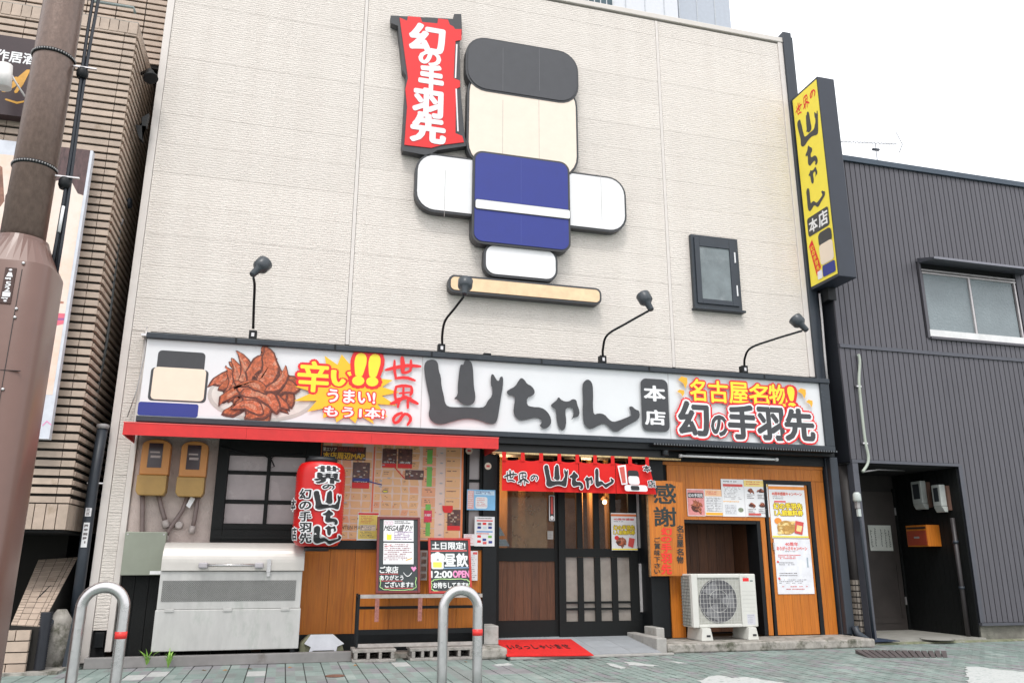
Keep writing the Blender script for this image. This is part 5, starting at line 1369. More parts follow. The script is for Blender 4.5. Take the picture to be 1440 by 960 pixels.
B().prism([(q.x, q.z) for q in [at(*zn(*e), YD+.1) for e in ((45, 770), (80, 690), (125, 770))]], YD+.09, YD+.1).prism([(q.x, q.z) for q in [at(*zn(*e), YD+.1) for e in ((45, 860), (48, 800), (135, 800), (165, 860))]], YD+.09, YD+.1).build('panel', mat("sign_pale_blue", (.30, .42, .48), .5, var=.4, vs=12), t)
th, p = px_poster('wing offer poster hanging on the right sliding door', 1062, 570, 1285, 898, Y2-.03, M_WHITE, zn)
p.rect(.0, .03, 1, .09, mat("poster_orange_red", (.70, .18, .05), .5)); p.text("40周年感謝", .10, .14, .90, .20, M_TXR, .03); p.rows(.1, .22, .6, .26, 1, M_TXT, .5, 1)
p.text("幻の手羽先", .08, .33, .92, .46, M_YEL, .03, [(mat("print_brown", (.22, .08, .03), .5), .10)]); p.text("1人前無料券", .08, .47, .92, .58, M_YEL, .03, [(mat("print_brown", (.22, .08, .03), .5), .10)])
p.disc(.2, .67, .09, .06, M_PRED); wings(p, .10, .62, .62, .94, 12, 3); p.poly([(.68, .66), (.90, .69), (.82, .93), (.62, .88)], M_TXR); p.rect(.0, .955, 1, .985, M_YEL); p.done()

# door mat
ma = [(697, 898), (803, 896.2), (835, 921.8), (713, 923)]
def onramp(px, py):
    y = 0
    z = .08
    for _ in range(12):
        q = atz(px, py, z); z = rz(max(-.86, min(.33, q.y)))
    return V((q.x, q.y, z))
mp4 = [onramp(*q) for q in ma]
t = thing('door_mat', 'bright red door mat with black lettering on the grey tiled entrance ramp', 'mat', sum(mp4, V((0, 0, 0)))/4)
up = V((0, 0, .006))
g = B(); g.add([q+up*.4 for q in mp4]+[q+up*2 for q in mp4], [(3, 2, 1, 0), (4, 5, 6, 7), (0, 1, 5, 4), (1, 2, 6, 5), (2, 3, 7, 6), (3, 0, 4, 7)])
g.build('mat', mat("mat_red", (.64, .012, .010), .95, var=.12, vs=5, bump=.5, bs=150), t)
pt_ = Pr(mp4[0]+up*2, mp4[1]-mp4[0], mp4[3]-mp4[0], (0, 0, 1), .001, t)
def mfn(a, b, lay):
    top = mp4[0].lerp(mp4[1], a); bot = mp4[3].lerp(mp4[2], a); return top.lerp(bot, b)+up*2+V((0, 0, .005+lay))
pt_.fn = mfn
pt_.text("いらっしゃいませ", .08, .36, .84, .64, M_INKB, .02); pt_.done()
# bell chain inside the glass
c = at(*zn(430, 350), NY-.03)

# ================================================================== CANOPY AND TUBE LIGHT, RIGHT SIDE
t = thing('eave_canopy', 'thin dark corrugated eave under the right half of the shop sign', 'canopy', (6.6, -.3, 2.74))
cxx0, cxx1 = 5.0, 8.07
B().box(cxx0, cxx1, -.42, -.06, 2.775, 2.80).build('board', M_BLACK, t)
cor = B()
n = 70
for k in range(n):
    a = cxx0+(cxx1-cxx0)*k/n; cor.box(a+.004, a+(cxx1-cxx0)/n*.55, -.435, -.421, 2.776, 2.80)
cor.build('corrugated_edge', mat("corrugated_dark", (.10, .11, .12), .4), t, kind='stuff')
a, b = at(957, 640.5, -.30), at(1092, 646, -.30)
t = thing('tube_light', 'white fluorescent tube light under the dark eave above the orange boards', 'light', ((a.x+b.x)/2, -.3, a.z))
tz = (a.z+b.z)/2
B().tube([(a.x, -.30, tz), (b.x, -.30, tz)], .017, 10).build('tube', mat("tube_white", (.62, .64, .64), .3), t)
for x in (a.x, b.x): B().lathe((x-.02, -.30, tz), (1, 0, 0), [(0, .026), (.04, .026)], 12).build('end_cap', mat("tube_cap", (.48, .48, .48), .4), t)
B().box(a.x+.1, b.x-.1, -.30, -.051, tz+.02, tz+.04).build('batten', M_BLACK, t)
# stub pipe under the fascia
t = thing('pipe_stub', 'short thick dark pipe hanging under the shop sign above the noren end', 'pipe', at(936, 632, -.2))
q = at(936, 640, -.2); B().tube([(q.x, -.2, q.z-.0), (q.x, -.2, q.z+.16)], .045, 14).build('tube', mat("pipe_dark_grey", (.06, .065, .075), .4), t)

# ------------------------------------------------ wooden thank-you sign
zw = Z(900, 620, 3)
wY = -.20
wx0_, wx1_ = X(*zw(40, 370), wY), X(*zw(188, 370), wY); wz0_, wz1_ = ZZ(*zw(115, 568), wY), ZZ(*zw(110, 168), wY)
t = thing('wooden_sign', 'tall orange wooden board with black and red brush characters right of the entrance', 'sign', ((wx0_+wx1_)/2, wY, wz0_))
wsp = [0, .42, .80, 1]
for i in range(3):
    piece('sign_plank', wx0_+(wx1_-wx0_)*wsp[i]+.001, wx0_+(wx1_-wx0_)*wsp[i+1]-.001, wY, wY+.03, wz0_, wz1_+[0, .004, -.01][i], M_WOOD, t)
B().box(wx0_-.02, wx0_-.001, wY-.0, wY+.04, wz0_-.01, wz1_).build('bark_edge', mat("rough_bark", (.22, .13, .06), .9, var=.5, vs=20, bump=.8), t)
for z_ in (wz0_+.2, wz1_-.2): B().box(wx0_+.05, wx1_-.05, wY+.031, -.056, z_, z_+.05).build('batten', M_BLACK, t)
pw = pr_front((wx0_, wx1_, wz0_, wz1_), wY, t, .002); pw.split = True
def wb(x0, y0, x1, y1): return MB(zw, x0, y0, x1, y1, pw)
M_INKG = mat("brush_ink_green_black", (.016, .026, .026), .6, var=.3, vs=30)
pw.text("感", *wb(58, 180, 150, 262), M_INKG, .022); pw.text("謝", *wb(60, 278, 152, 358), M_INKG, .02)
M_BR = mat("brush_red", (.75, .035, .02), .6, var=.1)
for ch, y0, y1 in (("幻", 365, 395), ("の", 402, 424), ("手", 430, 468), ("羽", 474, 512), ("先", 518, 560)): pw.text(ch, *wb(90, y0, 132, y1), M_BR, .045)
for ch, y0, y1 in (("名", 355, 384), ("古", 388, 412), ("屋", 416, 446), ("名", 452, 480), ("物", 484, 514)): pw.text(ch, *wb(155, y0, 182, y1), M_INKG, .025)
for ch, y0, y1 in (("ご", 405, 425), ("賞", 430, 454), ("味", 458, 482), ("下", 488, 508), ("さ", 514, 534), ("い", 540, 558)): pw.text(ch, *wb(60, y0, 84, y1), M_INKG, .02)
pw.done()

# ------------------------------------------------ posters on the orange boards
za5 = Z(900, 640, 5.538)
th, p = px_poster('small pink red food leaflet, leftmost of the four sheets on the orange boards', 366, 262, 503, 472, -.004, mat("sheet_pale_pink", (.78, .66, .66), .5), za5)
p.rect(.03, .03, .97, .97, mat("leaflet_rose", (.66, .25, .24), .5, var=.2, vs=20)); p.rrect(.06, .14, .93, .33, .008, M_INKB); p.text("幻の手羽先", .09, .17, .90, .30, M_WHITE, .03); wings(p, .10, .38, .88, .95, 9, 21); p.done()
th, p = px_poster('pale table sheet with orange heading beside the pink leaflet on orange boards', 505, 265, 640, 470, -.004, M_WHITE, za5)
p.rect(.02, .02, .98, .26, mat("sheet_salmon", (.80, .48, .28), .5)); p.rows(.1, .08, .9, .22, 2, M_TXR, .5, 1); p.rect(.02, .88, .98, .98, M_ORANGE)
for k in range(6): p.rect(.06, .31+.095*k, .46, .37+.095*k, mat("cell_grey", (.60, .60, .62), .5)); p.rect(.54, .31+.095*k, .94, .37+.095*k, mat("cell_grey", (.60, .60, .62), .5))
p.rows(.08, .31, .92, .86, 12, M_TXT, .35, 2, fill=.6); p.done()
th, p = px_poster('white printed menu sheet, left half of the wide pair above the alcove', 636, 186, 812, 476, -.004, M_WHITE, za5)
p.rect(.08, .13, .95, .20, M_TXR); p.rows(.1, .05, .9, .11, 1, M_TXT, .5, 1); p.rows(.1, .22, .9, .56, 9, M_TXT, .3, 2, fill=.7); p.rows(.05, .59, .95, .63, 1, M_ORANGE, .6, 3, (.05, .1))
p.rect(.10, .68, .62, .95, mat("cell_pale", (.66, .67, .70), .5)); p.rows(.13, .70, .6, .93, 6, M_TXT, .35, 4, fill=.7); p.disc(.80, .82, .12, .06, mat("drawing_green", (.20, .24, .16), .5, var=.6, vs=30)); p.done()
th, p = px_poster('yellow topped food menu sheet right half of the wide pair above the alcove', 814, 190, 998, 478, -.004, M_WHITE, za5)
p.rect(.0, .02, 1, .19, mat("sheet_yellow", (.85, .66, .22), .5)); p.rows(.1, .05, .9, .17, 2, M_TXR, .4, 1)
for a, b in ((.08, .21), (.52, .21), (.08, .60), (.52, .60)): wings(p, a, b, a+.38, b+.17, 5, int(a*100+b*10)); p.rows(a+.02, b+.19, a+.36, b+.33, 3, M_TXT, .4, 6)
p.rect(.10, .91, .62, .96, M_TXR); p.done()
zr = Z(1060, 670, 5.333)
th, p = px_poster('large campaign poster with yellow lettering and fried food on the small shed door', 122, 62, 390, 462, -.008, M_WHITE, zr)
p.rect(.0, .03, 1, .09, mat("poster_orange", (.82, .28, .04), .5)); p.text("40周年感謝キャンペーン", .08, .14, .92, .20, M_TXR, .02, [(mat("salmon", (.8, .45, .38), .5), .08)]); p.rows(.10, .22, .5, .29, 2, M_TXT, .35, 1)
p.rect(.13, .305, .45, .33, M_PRED)
BRN = mat("print_brown", (.22, .08, .03), .5)
p.text("幻の手羽先", .10, .345, .90, .46, M_YEL, .04, [(BRN, .11)]); p.text("1人前無料券", .12, .475, .90, .58, M_YEL, .04, [(BRN, .11)])
p.disc(.19, .68, .10, .06, mat("poster_orange", (.82, .28, .04), .5)); p.disc(.41, .80, .26, .13, mat("fried_gold_base", (.50, .28, .07), .5, var=.3, vs=20), 'printed_picture')
rg = random.Random(8); gm = [mat("fried_gold", (.72, .48, .16), .5, var=.3, vs=25), mat("fried_gold_dark", (.48, .26, .06), .5, var=.3, vs=25), mat("fried_gold_light", (.80, .62, .28), .5, var=.2, vs=25)]
for k in range(26):
    a, b = .41+rg.uniform(-.22, .22), .80+rg.uniform(-.11, .11); p.disc(a, b, rg.uniform(.03, .07), rg.uniform(.012, .03), rg.choice(gm), 'printed_picture', 9)
p.poly([(.67, .67), (.90, .70), (.83, .93), (.62, .90)], M_TXR); p.poly([(.70, .75), (.85, .77), (.80, .88), (.67, .86)], gm[2]); p.rect(.0, .955, 1, .98, M_YEL); p.done()
th, p = px_poster('white campaign sheet with red heading below the large poster on the shed door', 165, 466, 436, 878, -.008, mat("sheet_cool_white", (.74, .75, .79), .5), zr)
p.text("40周年", .30, .06, .66, .13, M_CHR, .03); p.text("ありがっさキャンペーン", .06, .14, .90, .21, M_CHR, .03, [(mat("salmon_pale", (.80, .60, .58), .5), .09)])
p.rows(.28, .225, .65, .25, 1, M_TXT, .5, 1); p.rows(.08, .29, .72, .38, 3, M_CHR, .5, 2); p.rows(.08, .43, .60, .50, 2, M_TXT, .35, 3); p.rows(.08, .62, .70, .70, 2, M_TXT, .35, 4)
p.rows(.05, .74, .92, .83, 3, M_TXT, .3, 5, fill=.8); p.rows(.12, .86, .9, .95, 2, M_TXR, .3, 6, fill=.6); p.disc(.06, .42, .03, .02, M_CHR); p.disc(.06, .72, .03, .02, M_CHR); p.rect(.86, .34, .90, .52, mat("sheet_bluegrey", (.35, .42, .48), .5)); p.done()

# ------------------------------------------------ AC outdoor unit
zac = Z(940, 780, 6.4)
aY = -.46
ux0, ux1 = X(*zac(215, 400), aY), X(*zac(795, 400), aY); uz0_, uz1_ = ZZ(*zac(520, 650), aY), ZZ(*zac(500, 170), aY)
t = thing('air_conditioner', 'white outdoor air conditioner unit on plastic feet in the dark wood alcove', 'air conditioner', ((ux0+ux1)/2, -.3, .116))
M_AC = mat("ac_cream_white", (.60, .60, .56), .45, var=.05, vs=5)
gx0_, gx1_, gz0_, gz1_ = X(*zac(272, 420), aY), X(*zac(655, 420), aY), ZZ(*zac(470, 620), aY), ZZ(*zac(450, 207), aY)
bd = B(); yb = -.14
bd.box(ux0, ux1, aY+.03, yb, uz0_, uz1_)
bd.box(ux0, gx0_, aY, aY+.029, uz0_, uz1_).box(gx1_, ux1, aY, aY+.029, uz0_, uz1_).box(gx0_+.0005, gx1_-.0005, aY, aY+.029, uz0_, gz0_).box(gx0_+.0005, gx1_-.0005, aY, aY+.029, gz1_, uz1_)
bd.build('casing', M_AC, t, bev=.012)
gcx, gcz, gr = (gx0_+gx1_)/2-.02, (gz0_+gz1_)/2, (gz1_-gz0_)/2*.97
B().box(gx0_+.001, gx1_-.001, aY+.022, aY+.028, gz0_+.001, gz1_-.001).build('grille_back', mat("ac_coil_grey", (.42, .42, .38), .6, var=.1, vs=30), t)
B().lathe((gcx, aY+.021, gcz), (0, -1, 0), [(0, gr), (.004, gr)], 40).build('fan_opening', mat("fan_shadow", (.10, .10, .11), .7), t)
fan = B()
for k in range(3):
    a0 = 2*math.pi*k/3
    pts = [(gcx+gr*r*math.cos(a0+w_), aY+.013, gcz+gr*r*math.sin(a0+w_)) for r, w_ in ((.18, -.3), (.6, -.55), (.93, -.35), (.93, .55), (.55, .5), (.18, .4))]
    fan.add(pts, [tuple(range(6))])
fan.build('fan', mat("fan_blade_grey", (.19, .19, .20), .5), t)
gr_ = B()
for k in range(13):
    f = (k+.5)/13; x = gx0_+(gx1_-gx0_)*f; gr_.box(x-.0014, x+.0014, aY-.006, aY-.003, gz0_, gz1_)
for k in range(10):
    f = (k+.5)/10; z = gz0_+(gz1_-gz0_)*f; gr_.box(gx0_, gx1_, aY-.009, aY-.0065, z-.0014, z+.0014)
gr_.build('wire_grille', mat("grille_white", (.60, .60, .57), .4), t, kind='stuff')
gl = B()
for r in (.5, .98):
    gl.tube([(gcx+gr*r*math.cos(2*math.pi*k/32), aY-.004, gcz+gr*r*math.sin(2*math.pi*k/32)) for k in range(33)], .002, 4, False)
gl.build('grille_ring', mat("grille_white", (.60, .60, .57), .4), t)
pa_ = pr_front((ux0, ux1, uz0_, uz1_), aY, t, .001)
pa_.rect(*MB(zac, 668, 205, 722, 236, pa_), M_PRED); pa_.rows(*MB(zac, 668, 195, 722, 204, pa_), 1, M_TXT, .6, 1); pa_.rect(*MB(zac, 732, 225, 758, 238, pa_), mat("logo_grey", (.22, .26, .25), .5))
pa_.rect(*MB(zac, 710, 530, 782, 625, pa_), mat("ac_label", (.56, .56, .60), .4)); pa_.rows(*MB(zac, 715, 540, 775, 620, pa_), 5, mat("ac_label_ink", (.35, .36, .42), .5), .4, 2)
for k in range(6): z = uz0_+(uz1_-uz0_)*(.30+.075*k); pa_.rect((gx1_-ux0)/(ux1-ux0)+.02, 1-(z-uz0_)/(uz1_-uz0_), .97, 1-(z-uz0_)/(uz1_-uz0_)+.004, mat("ac_line", (.48, .48, .45), .5), 'casing_line')
pa_.done()
sf = B()
for k in range(16): z = uz0_+.03+k*(uz1_-uz0_-.06)/15; sf.box(ux0-.012, ux0-.001, aY+.06, yb-.01, z-.004, z+.004)
for k in range(6): y = aY+.07+k*.045; sf.box(ux0-.008, ux0-.0005, y-.002, y+.002, uz0_+.02, uz1_-.02)
sf.build('coil_guard', mat("coil_guard", (.22, .23, .21), .6), t, kind='stuff')
B().box(ux1+.001, ux1+.025, aY+.06, yb-.05, uz0_+.10, uz0_+.36).build('valve_cover', mat("valve_cover", (.62, .50, .47), .5), t, bev=.01)
for (u0, u1) in ((255, 395), (675, 805)):
    a, b = X(*zac(u0+35, 700), aY-.03), X(*zac(u1, 700), aY-.03)
    ft = B().prism([(a+.02, uz0_-.003), (b-.03, uz0_-.003), (b, .135), (b, .118), (a, .118), (a, .135)], aY-.05, yb+.06).build('foot', M_AC, t, bev=.008)
    B().box((a+b)/2-.01, (a+b)/2+.045, aY-.055, aY-.0505, .17, .195).build('slot', M_INKB, ft)

# ================================================================== BOLLARDS (tubular barriers)
def bollard(label, pl_, pr_, ptop, Yb):
    a, b = X(*pl_, Yb), X(*pr_, Yb); zt_ = ZZ(*ptop, Yb)
    r = .036; a += r; b -= r; R_ = (b-a)/2; zc_ = zt_-r-R_
    t = thing('tube_barrier', label, 'barrier', ((a+b)/2, Yb, 0), 'chrome hoop barriers on the pavement')
    pts = [(a, Yb, 0), (a, Yb, zc_*.5), (a, Yb, zc_)]+[(a+R_-R_*math.cos(math.pi*k/20), Yb, zc_+R_*math.sin(math.pi*k/20)) for k in range(1, 20)]+[(b, Yb, zc_), (b, Yb, zc_*.5), (b, Yb, 0)]
    B().tube(pts, r, 20).build('hoop', M_STEEL, t)
    return t, a, b, r
t, a, b, r = bollard('left chrome hoop barrier in front of the cream siding pillar', (101.5, 880), (180, 880), (141, 817), -5)
z_ = ZZ(172, 893, -5-.04); B().tube([(b, -5, z_-.022), (b, -5, z_+.022)], r+.0015, 20).build('reflector', mat("reflector_red", (.75, .035, .03), .4), t)
t, a, b, r = bollard('right chrome hoop barrier in front of the chalkboards', (616, 880), (678.5, 880), (647, 822), -5)
z_ = ZZ(672, 889, -5-.04); B().tube([(b, -5, z_-.022), (b, -5, z_+.022)], r+.0015, 20).build('reflector', mat("reflector_red", (.75, .035, .03), .4), t)

# ================================================================== UTILITY POLE
PY = -5.0
t = thing('utility_pole', 'thick brown utility pole with metal bands and number plate at the left edge', 'pole', (-1.94, PY, 0))
pc = V((-1.937, PY, 0))
M_POLE = mat("pole_brown_rough", (.175, .120, .098), .34, .2, var=.22, vs=38, bump=.25, bs=110, stretch=(1, 1, .5))
B().tube([pc+V((0, 0, z)) for z in (2.9, 5, 7, 10)], [.143, .137, .131, .122], 32).build('pole_tube', M_POLE, t)
M_COV = mat("pole_cover_brown", (.155, .085, .068), .32, var=.06, vs=4)
cr_ = .272
def oct_(r, n=8, rot=.0): return [(pc.x+r*math.cos(2*math.pi*k/n+rot), pc.y+r*math.sin(2*math.pi*k/n+rot)) for k in range(n)]
cov = B()
zt1 = ZZ(60, 335, PY-.2)
prof = [(0, cr_), (3.10, cr_), (3.30, .175), (3.33, .165)]
n = 40; o = 0
def sq(th, r):           # softly squared section
    c_, s_ = math.cos(th), math.sin(th); k = (abs(c_)**4.5+abs(s_)**4.5)**(-1/4.5); return r*k*c_, r*k*s_
for z, r in prof:
    for k in range(n):
        x, y = sq(2*math.pi*k/n, r*.96) if r > .2 else (r*math.cos(2*math.pi*k/n), r*math.sin(2*math.pi*k/n)); cov.v.append(V((pc.x+x, pc.y+y, z)))
for i in range(len(prof)-1):
    for k in range(n): cov.f.append([i*n+k, i*n+(k+1) % n, (i+1)*n+(k+1) % n, (i+1)*n+k]); cov.sm.append(i == 0)
cov.build('cover', M_COV, t)
yf = pc.y-cr_*.96
for zz_ in (2.35, 1.2): B().box(pc.x-.25, pc.x+.20, yf-.002, yf+.01, zz_-.0015, zz_+.0015).build('cover_seam', M_INKB, t)
xs_ = X(24, 420, yf)
B().box(xs_-.0015, xs_+.0015, yf-.002, yf+.01, .1, 3.04).build('cover_seam', M_INKB, t)
for q in ((33, 370), (23, 434), (21, 446), (4, 547)):
    c = at(*q, yf); B().lathe((c.x, yf, c.z), (0, -1, 0), [(0, .011), (.006, .010), (.009, .004)], 10).build('screw', M_STEEL, t)
x0, x1 = X(3, 405, yf), X(19, 405, yf); z0, z1 = ZZ(9, 427, yf), ZZ(11, 376, yf)
pq = B().box(x0, x1, yf-.006, yf-.0005, z0, z1).build('number_plate', mat("plate_dark_brown", (.06, .028, .022), .5), t, bev=.002)
pp = pr_front((x0, x1, z0, z1), yf-.006, pq, .001)
for i, ch in enumerate("521"): pp.text(ch, .28, .40+.145*i, .72, .52+.145*i, M_WHITE, .03)
pp.poly([(.2, .26), (.35, .14), (.65, .14), (.8, .26)], M_WHITE); pp.rows(.15, .29, .85, .36, 1, M_WHITE, .8, 1, (.1, .2)); pp.rows(.12, .84, .88, .90, 1, M_WHITE, .7, 1, (.1, .2))
pp.disc(.5, .07, .16, .03, M_STEEL); pp.disc(.5, .93, .16, .03, M_STEEL); pp.done()
for q in ((75, 70), (42, 226)):
    z_ = ZZ(*q, PY-.13)
    B().lathe((pc.x, PY, z_-.014), (0, 0, 1), [(0, .146), (.028, .1455)], 32).build('band', M_BLACK, t)
    bt = B()
    for k in range(26):
        an = math.pi+math.pi*k/25; bt.lathe((pc.x+.147*math.cos(an), PY+.147*math.sin(an), z_-.006), (0, 0, 1), [(0, .005), (.012, .005)], 6)
    bt.build('band_teeth', M_PIPE, t, kind='stuff')
    B().box(pc.x+.14, pc.x+.30, PY-.02, PY+.0, z_-.045, z_-.035).build('cable_arm', M_STEEL, t)
    B().lathe((pc.x+.205, PY, z_-.13), (0, 0, 1), [(0, .03), (.03, .042), (.06, .042), (.085, .03)], 12).build('cable_clamp', M_BLACK, t)
t2 = thing('cable_bundle', 'bundle of black cables running down the right side of the brown pole', 'cable', (pc.x+.2, PY, 3.1))
for i, (dx, dy) in enumerate(((0, 0), (.028, .01), (.012, .03))):
    B().tube([V((pc.x+.205+dx+.012*math.sin(z*2.1+i), PY+dy, z)) for z in [3.0+.35*k for k in range(20)]], .012, 8).build('cable', mat("cable_black_blue", (.012, .016, .024), .35), t2)
x_ = X(90, 290, PY)
B().tube([(pc.x+.222, PY-.012, 3.42), (pc.x+.225, PY-.012, 3.62)], .011, 8).build('white_sleeve', M_WHITE, t2)

# ================================================================== LEFT TILED BUILDING
TBY, TBX = -.50, -2.447
lb_ = thing('tiled_building', 'tan tiled building with dark shadowed joints left of the cream facade', 'building', (-4, 0, 0))
M_TILE = mat("wall_tile_tan", (.45, .355, .285), .6, var=.15, vs=5, objrand=.10, bump=.2, bs=40, c2=(.30, .22, .15), f2=.6, s2=4)
M_GROUT = mat("joint_dark", (.016, .014, .012), .9)
B().box(-9, TBX-.028, TBY+.028, 9, 1.49, 8.25).build('wall_core', M_GROUT, lb_)
B().box(-9, TBX-.3, 1.0, 9, 0, 1.489).build('lower_wall', M_GROUT, lb_)
B().box(-9, TBX+.2, .6, 9, 8.26, 16).build('upper_core', M_GROUT, lb_)
ch_ = .070; pitch = .104
rg = random.Random(12)
cnt = 0; st = B()
z = 1.80
L1 = .40
while z < 8.05:
    x = TBX; first = True; k = 0
    while x > -5.6:
        l = .15 if first else L1
        if (cnt < 236) and x-l > -3.15-(.1 if first else 0):
            place('wall_tile', boxmesh(l-.008, .03, ch_, M_TILE, 'wall_tile'), (x-l/2, TBY+.013+rg.uniform(-.002, .002), z+ch_/2), lb_); cnt += 1
        else: st.box(x-l+.004, x-.004, TBY-.002, TBY+.028, z, z+ch_)
        x -= l; first = False
    y = TBY+.03; first = True
    while y < 3.4:
        l = .15 if first else L1
        st.box(TBX-.028, TBX+.012, y+.004 if not first else y, y+l-.004, z, z+.052); y += l; first = False
    z += pitch
# capping and soldier courses
for zc_, hh in ((1.50, .285), (8.07, .17)):
    x = TBX; k = 0
    while x > -3.25 if zc_ < 3 else x > -5.5:
        place('soldier_tile', boxmesh(.108, .04, hh, M_TILE, 'soldier_tile'), (x-.058, TBY+.010, zc_+hh/2), lb_); x -= .118
    y = TBY+.035
    while y < 2.4:
        st.box(TBX-.028, TBX+.002, y, y+.11, zc_, zc_+hh); y += .118
z = 8.32
while z < 12.5:
    x = TBX+.22
    while x > -5.6: st.box(x-.39, x-.004, .57, .60, z, z+ch_); x -= .4
    z += pitch
st.build('wall_tiles', M_TILE, lb_, kind='stuff')
B().box(-9, TBX+.0, TBY, 1, 8.245, 8.259).build('ledge', M_CONC, lb_)
B().box(-9, TBX-.03, TBY+.03, 9, 1.47, 1.489).build('soffit', M_DARK, lb_)
q = at(135, 8, -.2)
B().tube([at(130, 2, -.3), at(188, 11, -.3), at(190, 19, -.3)], .02, 8).build('hand_rail', mat("rail_green_grey", (.22, .26, .25), .5), lb_)
# sloping tiled stair wall below
zsl = Z(0, 720, 4)
def onp(u, v, Y): return at(*zsl(u, v), Y)
p00, p01 = onp(60, 630, -.85), onp(232, 640, -.85)
p10, p11 = onp(215, 265, .75), onp(440, 250, .75)
sl_ = thing('stair_wall', 'sloping tan tiled stair wall below the tiled building', 'wall', (-2.9, -.6, 0))
n1, n2 = 13, 5
def bil(a, b): return p00.lerp(p01, a).lerp(p10.lerp(p11, a), b)
nn = (p01-p00).cross(p10-p00).normalized()
if nn.z < 0: nn = -nn
cols_ = [0, .2, .47, .74, .87, 1.0]
for j in range(n1):
    for i in range(5):
        if i in (0, 3, 4): subs = [(0, .5), (.5, 1)] if i != 3 else [(0, 1)]
        else: subs = [(0, 1)]
        a0, a1 = cols_[i]+.008, cols_[i+1]-.008
        for s0, s1 in subs:
            b0, b1 = (j+s0)/n1+.004, (j+s1)/n1-.004
            P = [bil(a0, b0), bil(a1, b0), bil(a1, b1), bil(a0, b1)]
            B().add([v_-nn*.02 for v_ in P]+P, [(3, 2, 1, 0), (4, 5, 6, 7), (0, 1, 5, 4), (1, 2, 6, 5), (2, 3, 7, 6), (3, 0, 4, 7)]).build('slope_tile', M_TILE, sl_)
g = B(); P = [p00-nn*.012, p01-nn*.012, p11-nn*.012, p10-nn*.012]
g.add(P+[v_-V((0, 0, 1.6)) for v_ in P], [(0, 1, 2, 3), (7, 6, 5, 4), (0, 4, 5, 1), (1, 5, 6, 2), (2, 6, 7, 3), (3, 7, 4, 0)]).build('core', M_GROUT, sl_)
# low tiled plinth at its foot
a, b = onp(0, 660, -.87), onp(182, 660, -.87)
z0, z1 = .0, a.z
hz = z1/4
for r in range(4):
    x = b.x; k = 0
    while x > b.x-1.0:
        l = [.19, .24, .3][(k+r) % 3] if r < 3 else .14
        piece('plinth_tile', x-l+.005, x-.005, -.92, -.87, r*hz+.006, (r+1)*hz-.006, M_TILE, sl_); x -= l; k += 1
B().box(b.x-1.1, b.x, -.869, -.6, 0, z1).build('plinth_core', M_GROUT, sl_)
# black cap rail and corrugated hose at the slope foot
t = thing('black_hose', 'black ribbed hose standing in the gap beside the stair wall', 'hose', (b.x+.09, -.80, 0))
B().lathe((b.x+.10, -.80, .03), (0, 0, 1), [(k*.0125, .055+(.010 if k % 2 else 0)) for k in range(48)], 16).build('hose', mat("hose_black", (.018, .020, .028), .4), t)
t = thing('gap_rail', 'dark flat rail leaning behind the ribbed hose in the gap', 'rail', (b.x+.3, -.7, 0))
B().bar(at(60, 892, -.7), at(80, 862, -.3), .06, .03).bar((b.x+.32, -.55, 0), (b.x+.36, -.5, .66), .10, .05).build('bar', M_SLATE, t)
# down pipe in the gap with stickers
zg = Z(0, 580, 2.527)
t = thing('drain_pipe', 'slate coloured drain pipe with stickers in the gap left of the cream pillar', 'pipe', (-2.4, .05, 0))
gy = -.10
gp = [at(*zg(365, 55), gy), at(*zg(345, 250), gy), at(*zg(300, 480), gy), at(*zg(245, 740), gy)]
gx = sum(v_.x for v_ in gp)/4
B().tube([(gx+.02, gy, gp[0].z), (gx, gy, gp[1].z), (gx-.0, gy, gp[2].z), (gx-.0, gy, .25)], .062, 16).build('tube', M_SLATE, t)
B().lathe((gx+.02, gy, gp[0].z-.01), (0, 0, 1), [(0, .07), (.05, .075), (.06, .05)], 16).build('cap', M_PIPE, t)
for (v0, v1) in ((338, 368), (390, 478)):
    z0, z1 = ZZ(*zg(322, v1), gy-.06), ZZ(*zg(322, v0), gy-.06)
    stc = B().box(gx-.03, gx+.035, gy-.068, gy-.060, z0, z1).build('sticker', M_WHITE, t)
    ps = pr_front((gx-.03, gx+.035, z0, z1), gy-.068, stc, .001); ps.rows(.15, .08, .85, .92, 5, M_TXT, .6, v0, (.2, .5)); ps.done()
B().box(gx-.07, -2.2, gy-.005, gy+.005, gp[1].z-.008, gp[1].z+.008).build('strap', M_STEEL, t)
t = thing('thin_pipe', 'long thin grey pipe rising in the narrow gap beside the tiled wall', 'pipe', (-2.35, .2, 0))
B().tube([at(125, 612, .1), at(150, 480, .1), at(169, 315, .1)], .022, 8).build('tube', mat("thin_pipe_grey", (.07, .075, .075), .5), t)
B().lathe(at(169, 316, .1), (0, 0, 1), [(0, .03), (.04, .035), (.08, .035)], 10).build('cap', M_PIPE, t)
t = thing('gap_rubble', 'mossy concrete lump at the foot of the gap by the cream pillar', 'concrete lump', (-2.35, -.2, 0))
B().lathe((-2.40, -.35, 0), (0, 0, 1), [(0, .20), (.25, .18), (.5, .13), (.62, .05)], 10).build('lump', M_CONC, t)
B().box(-3.6, -2.22, -1.0, -.1, .0, .03).build('gap_slab', M_CONC, t)
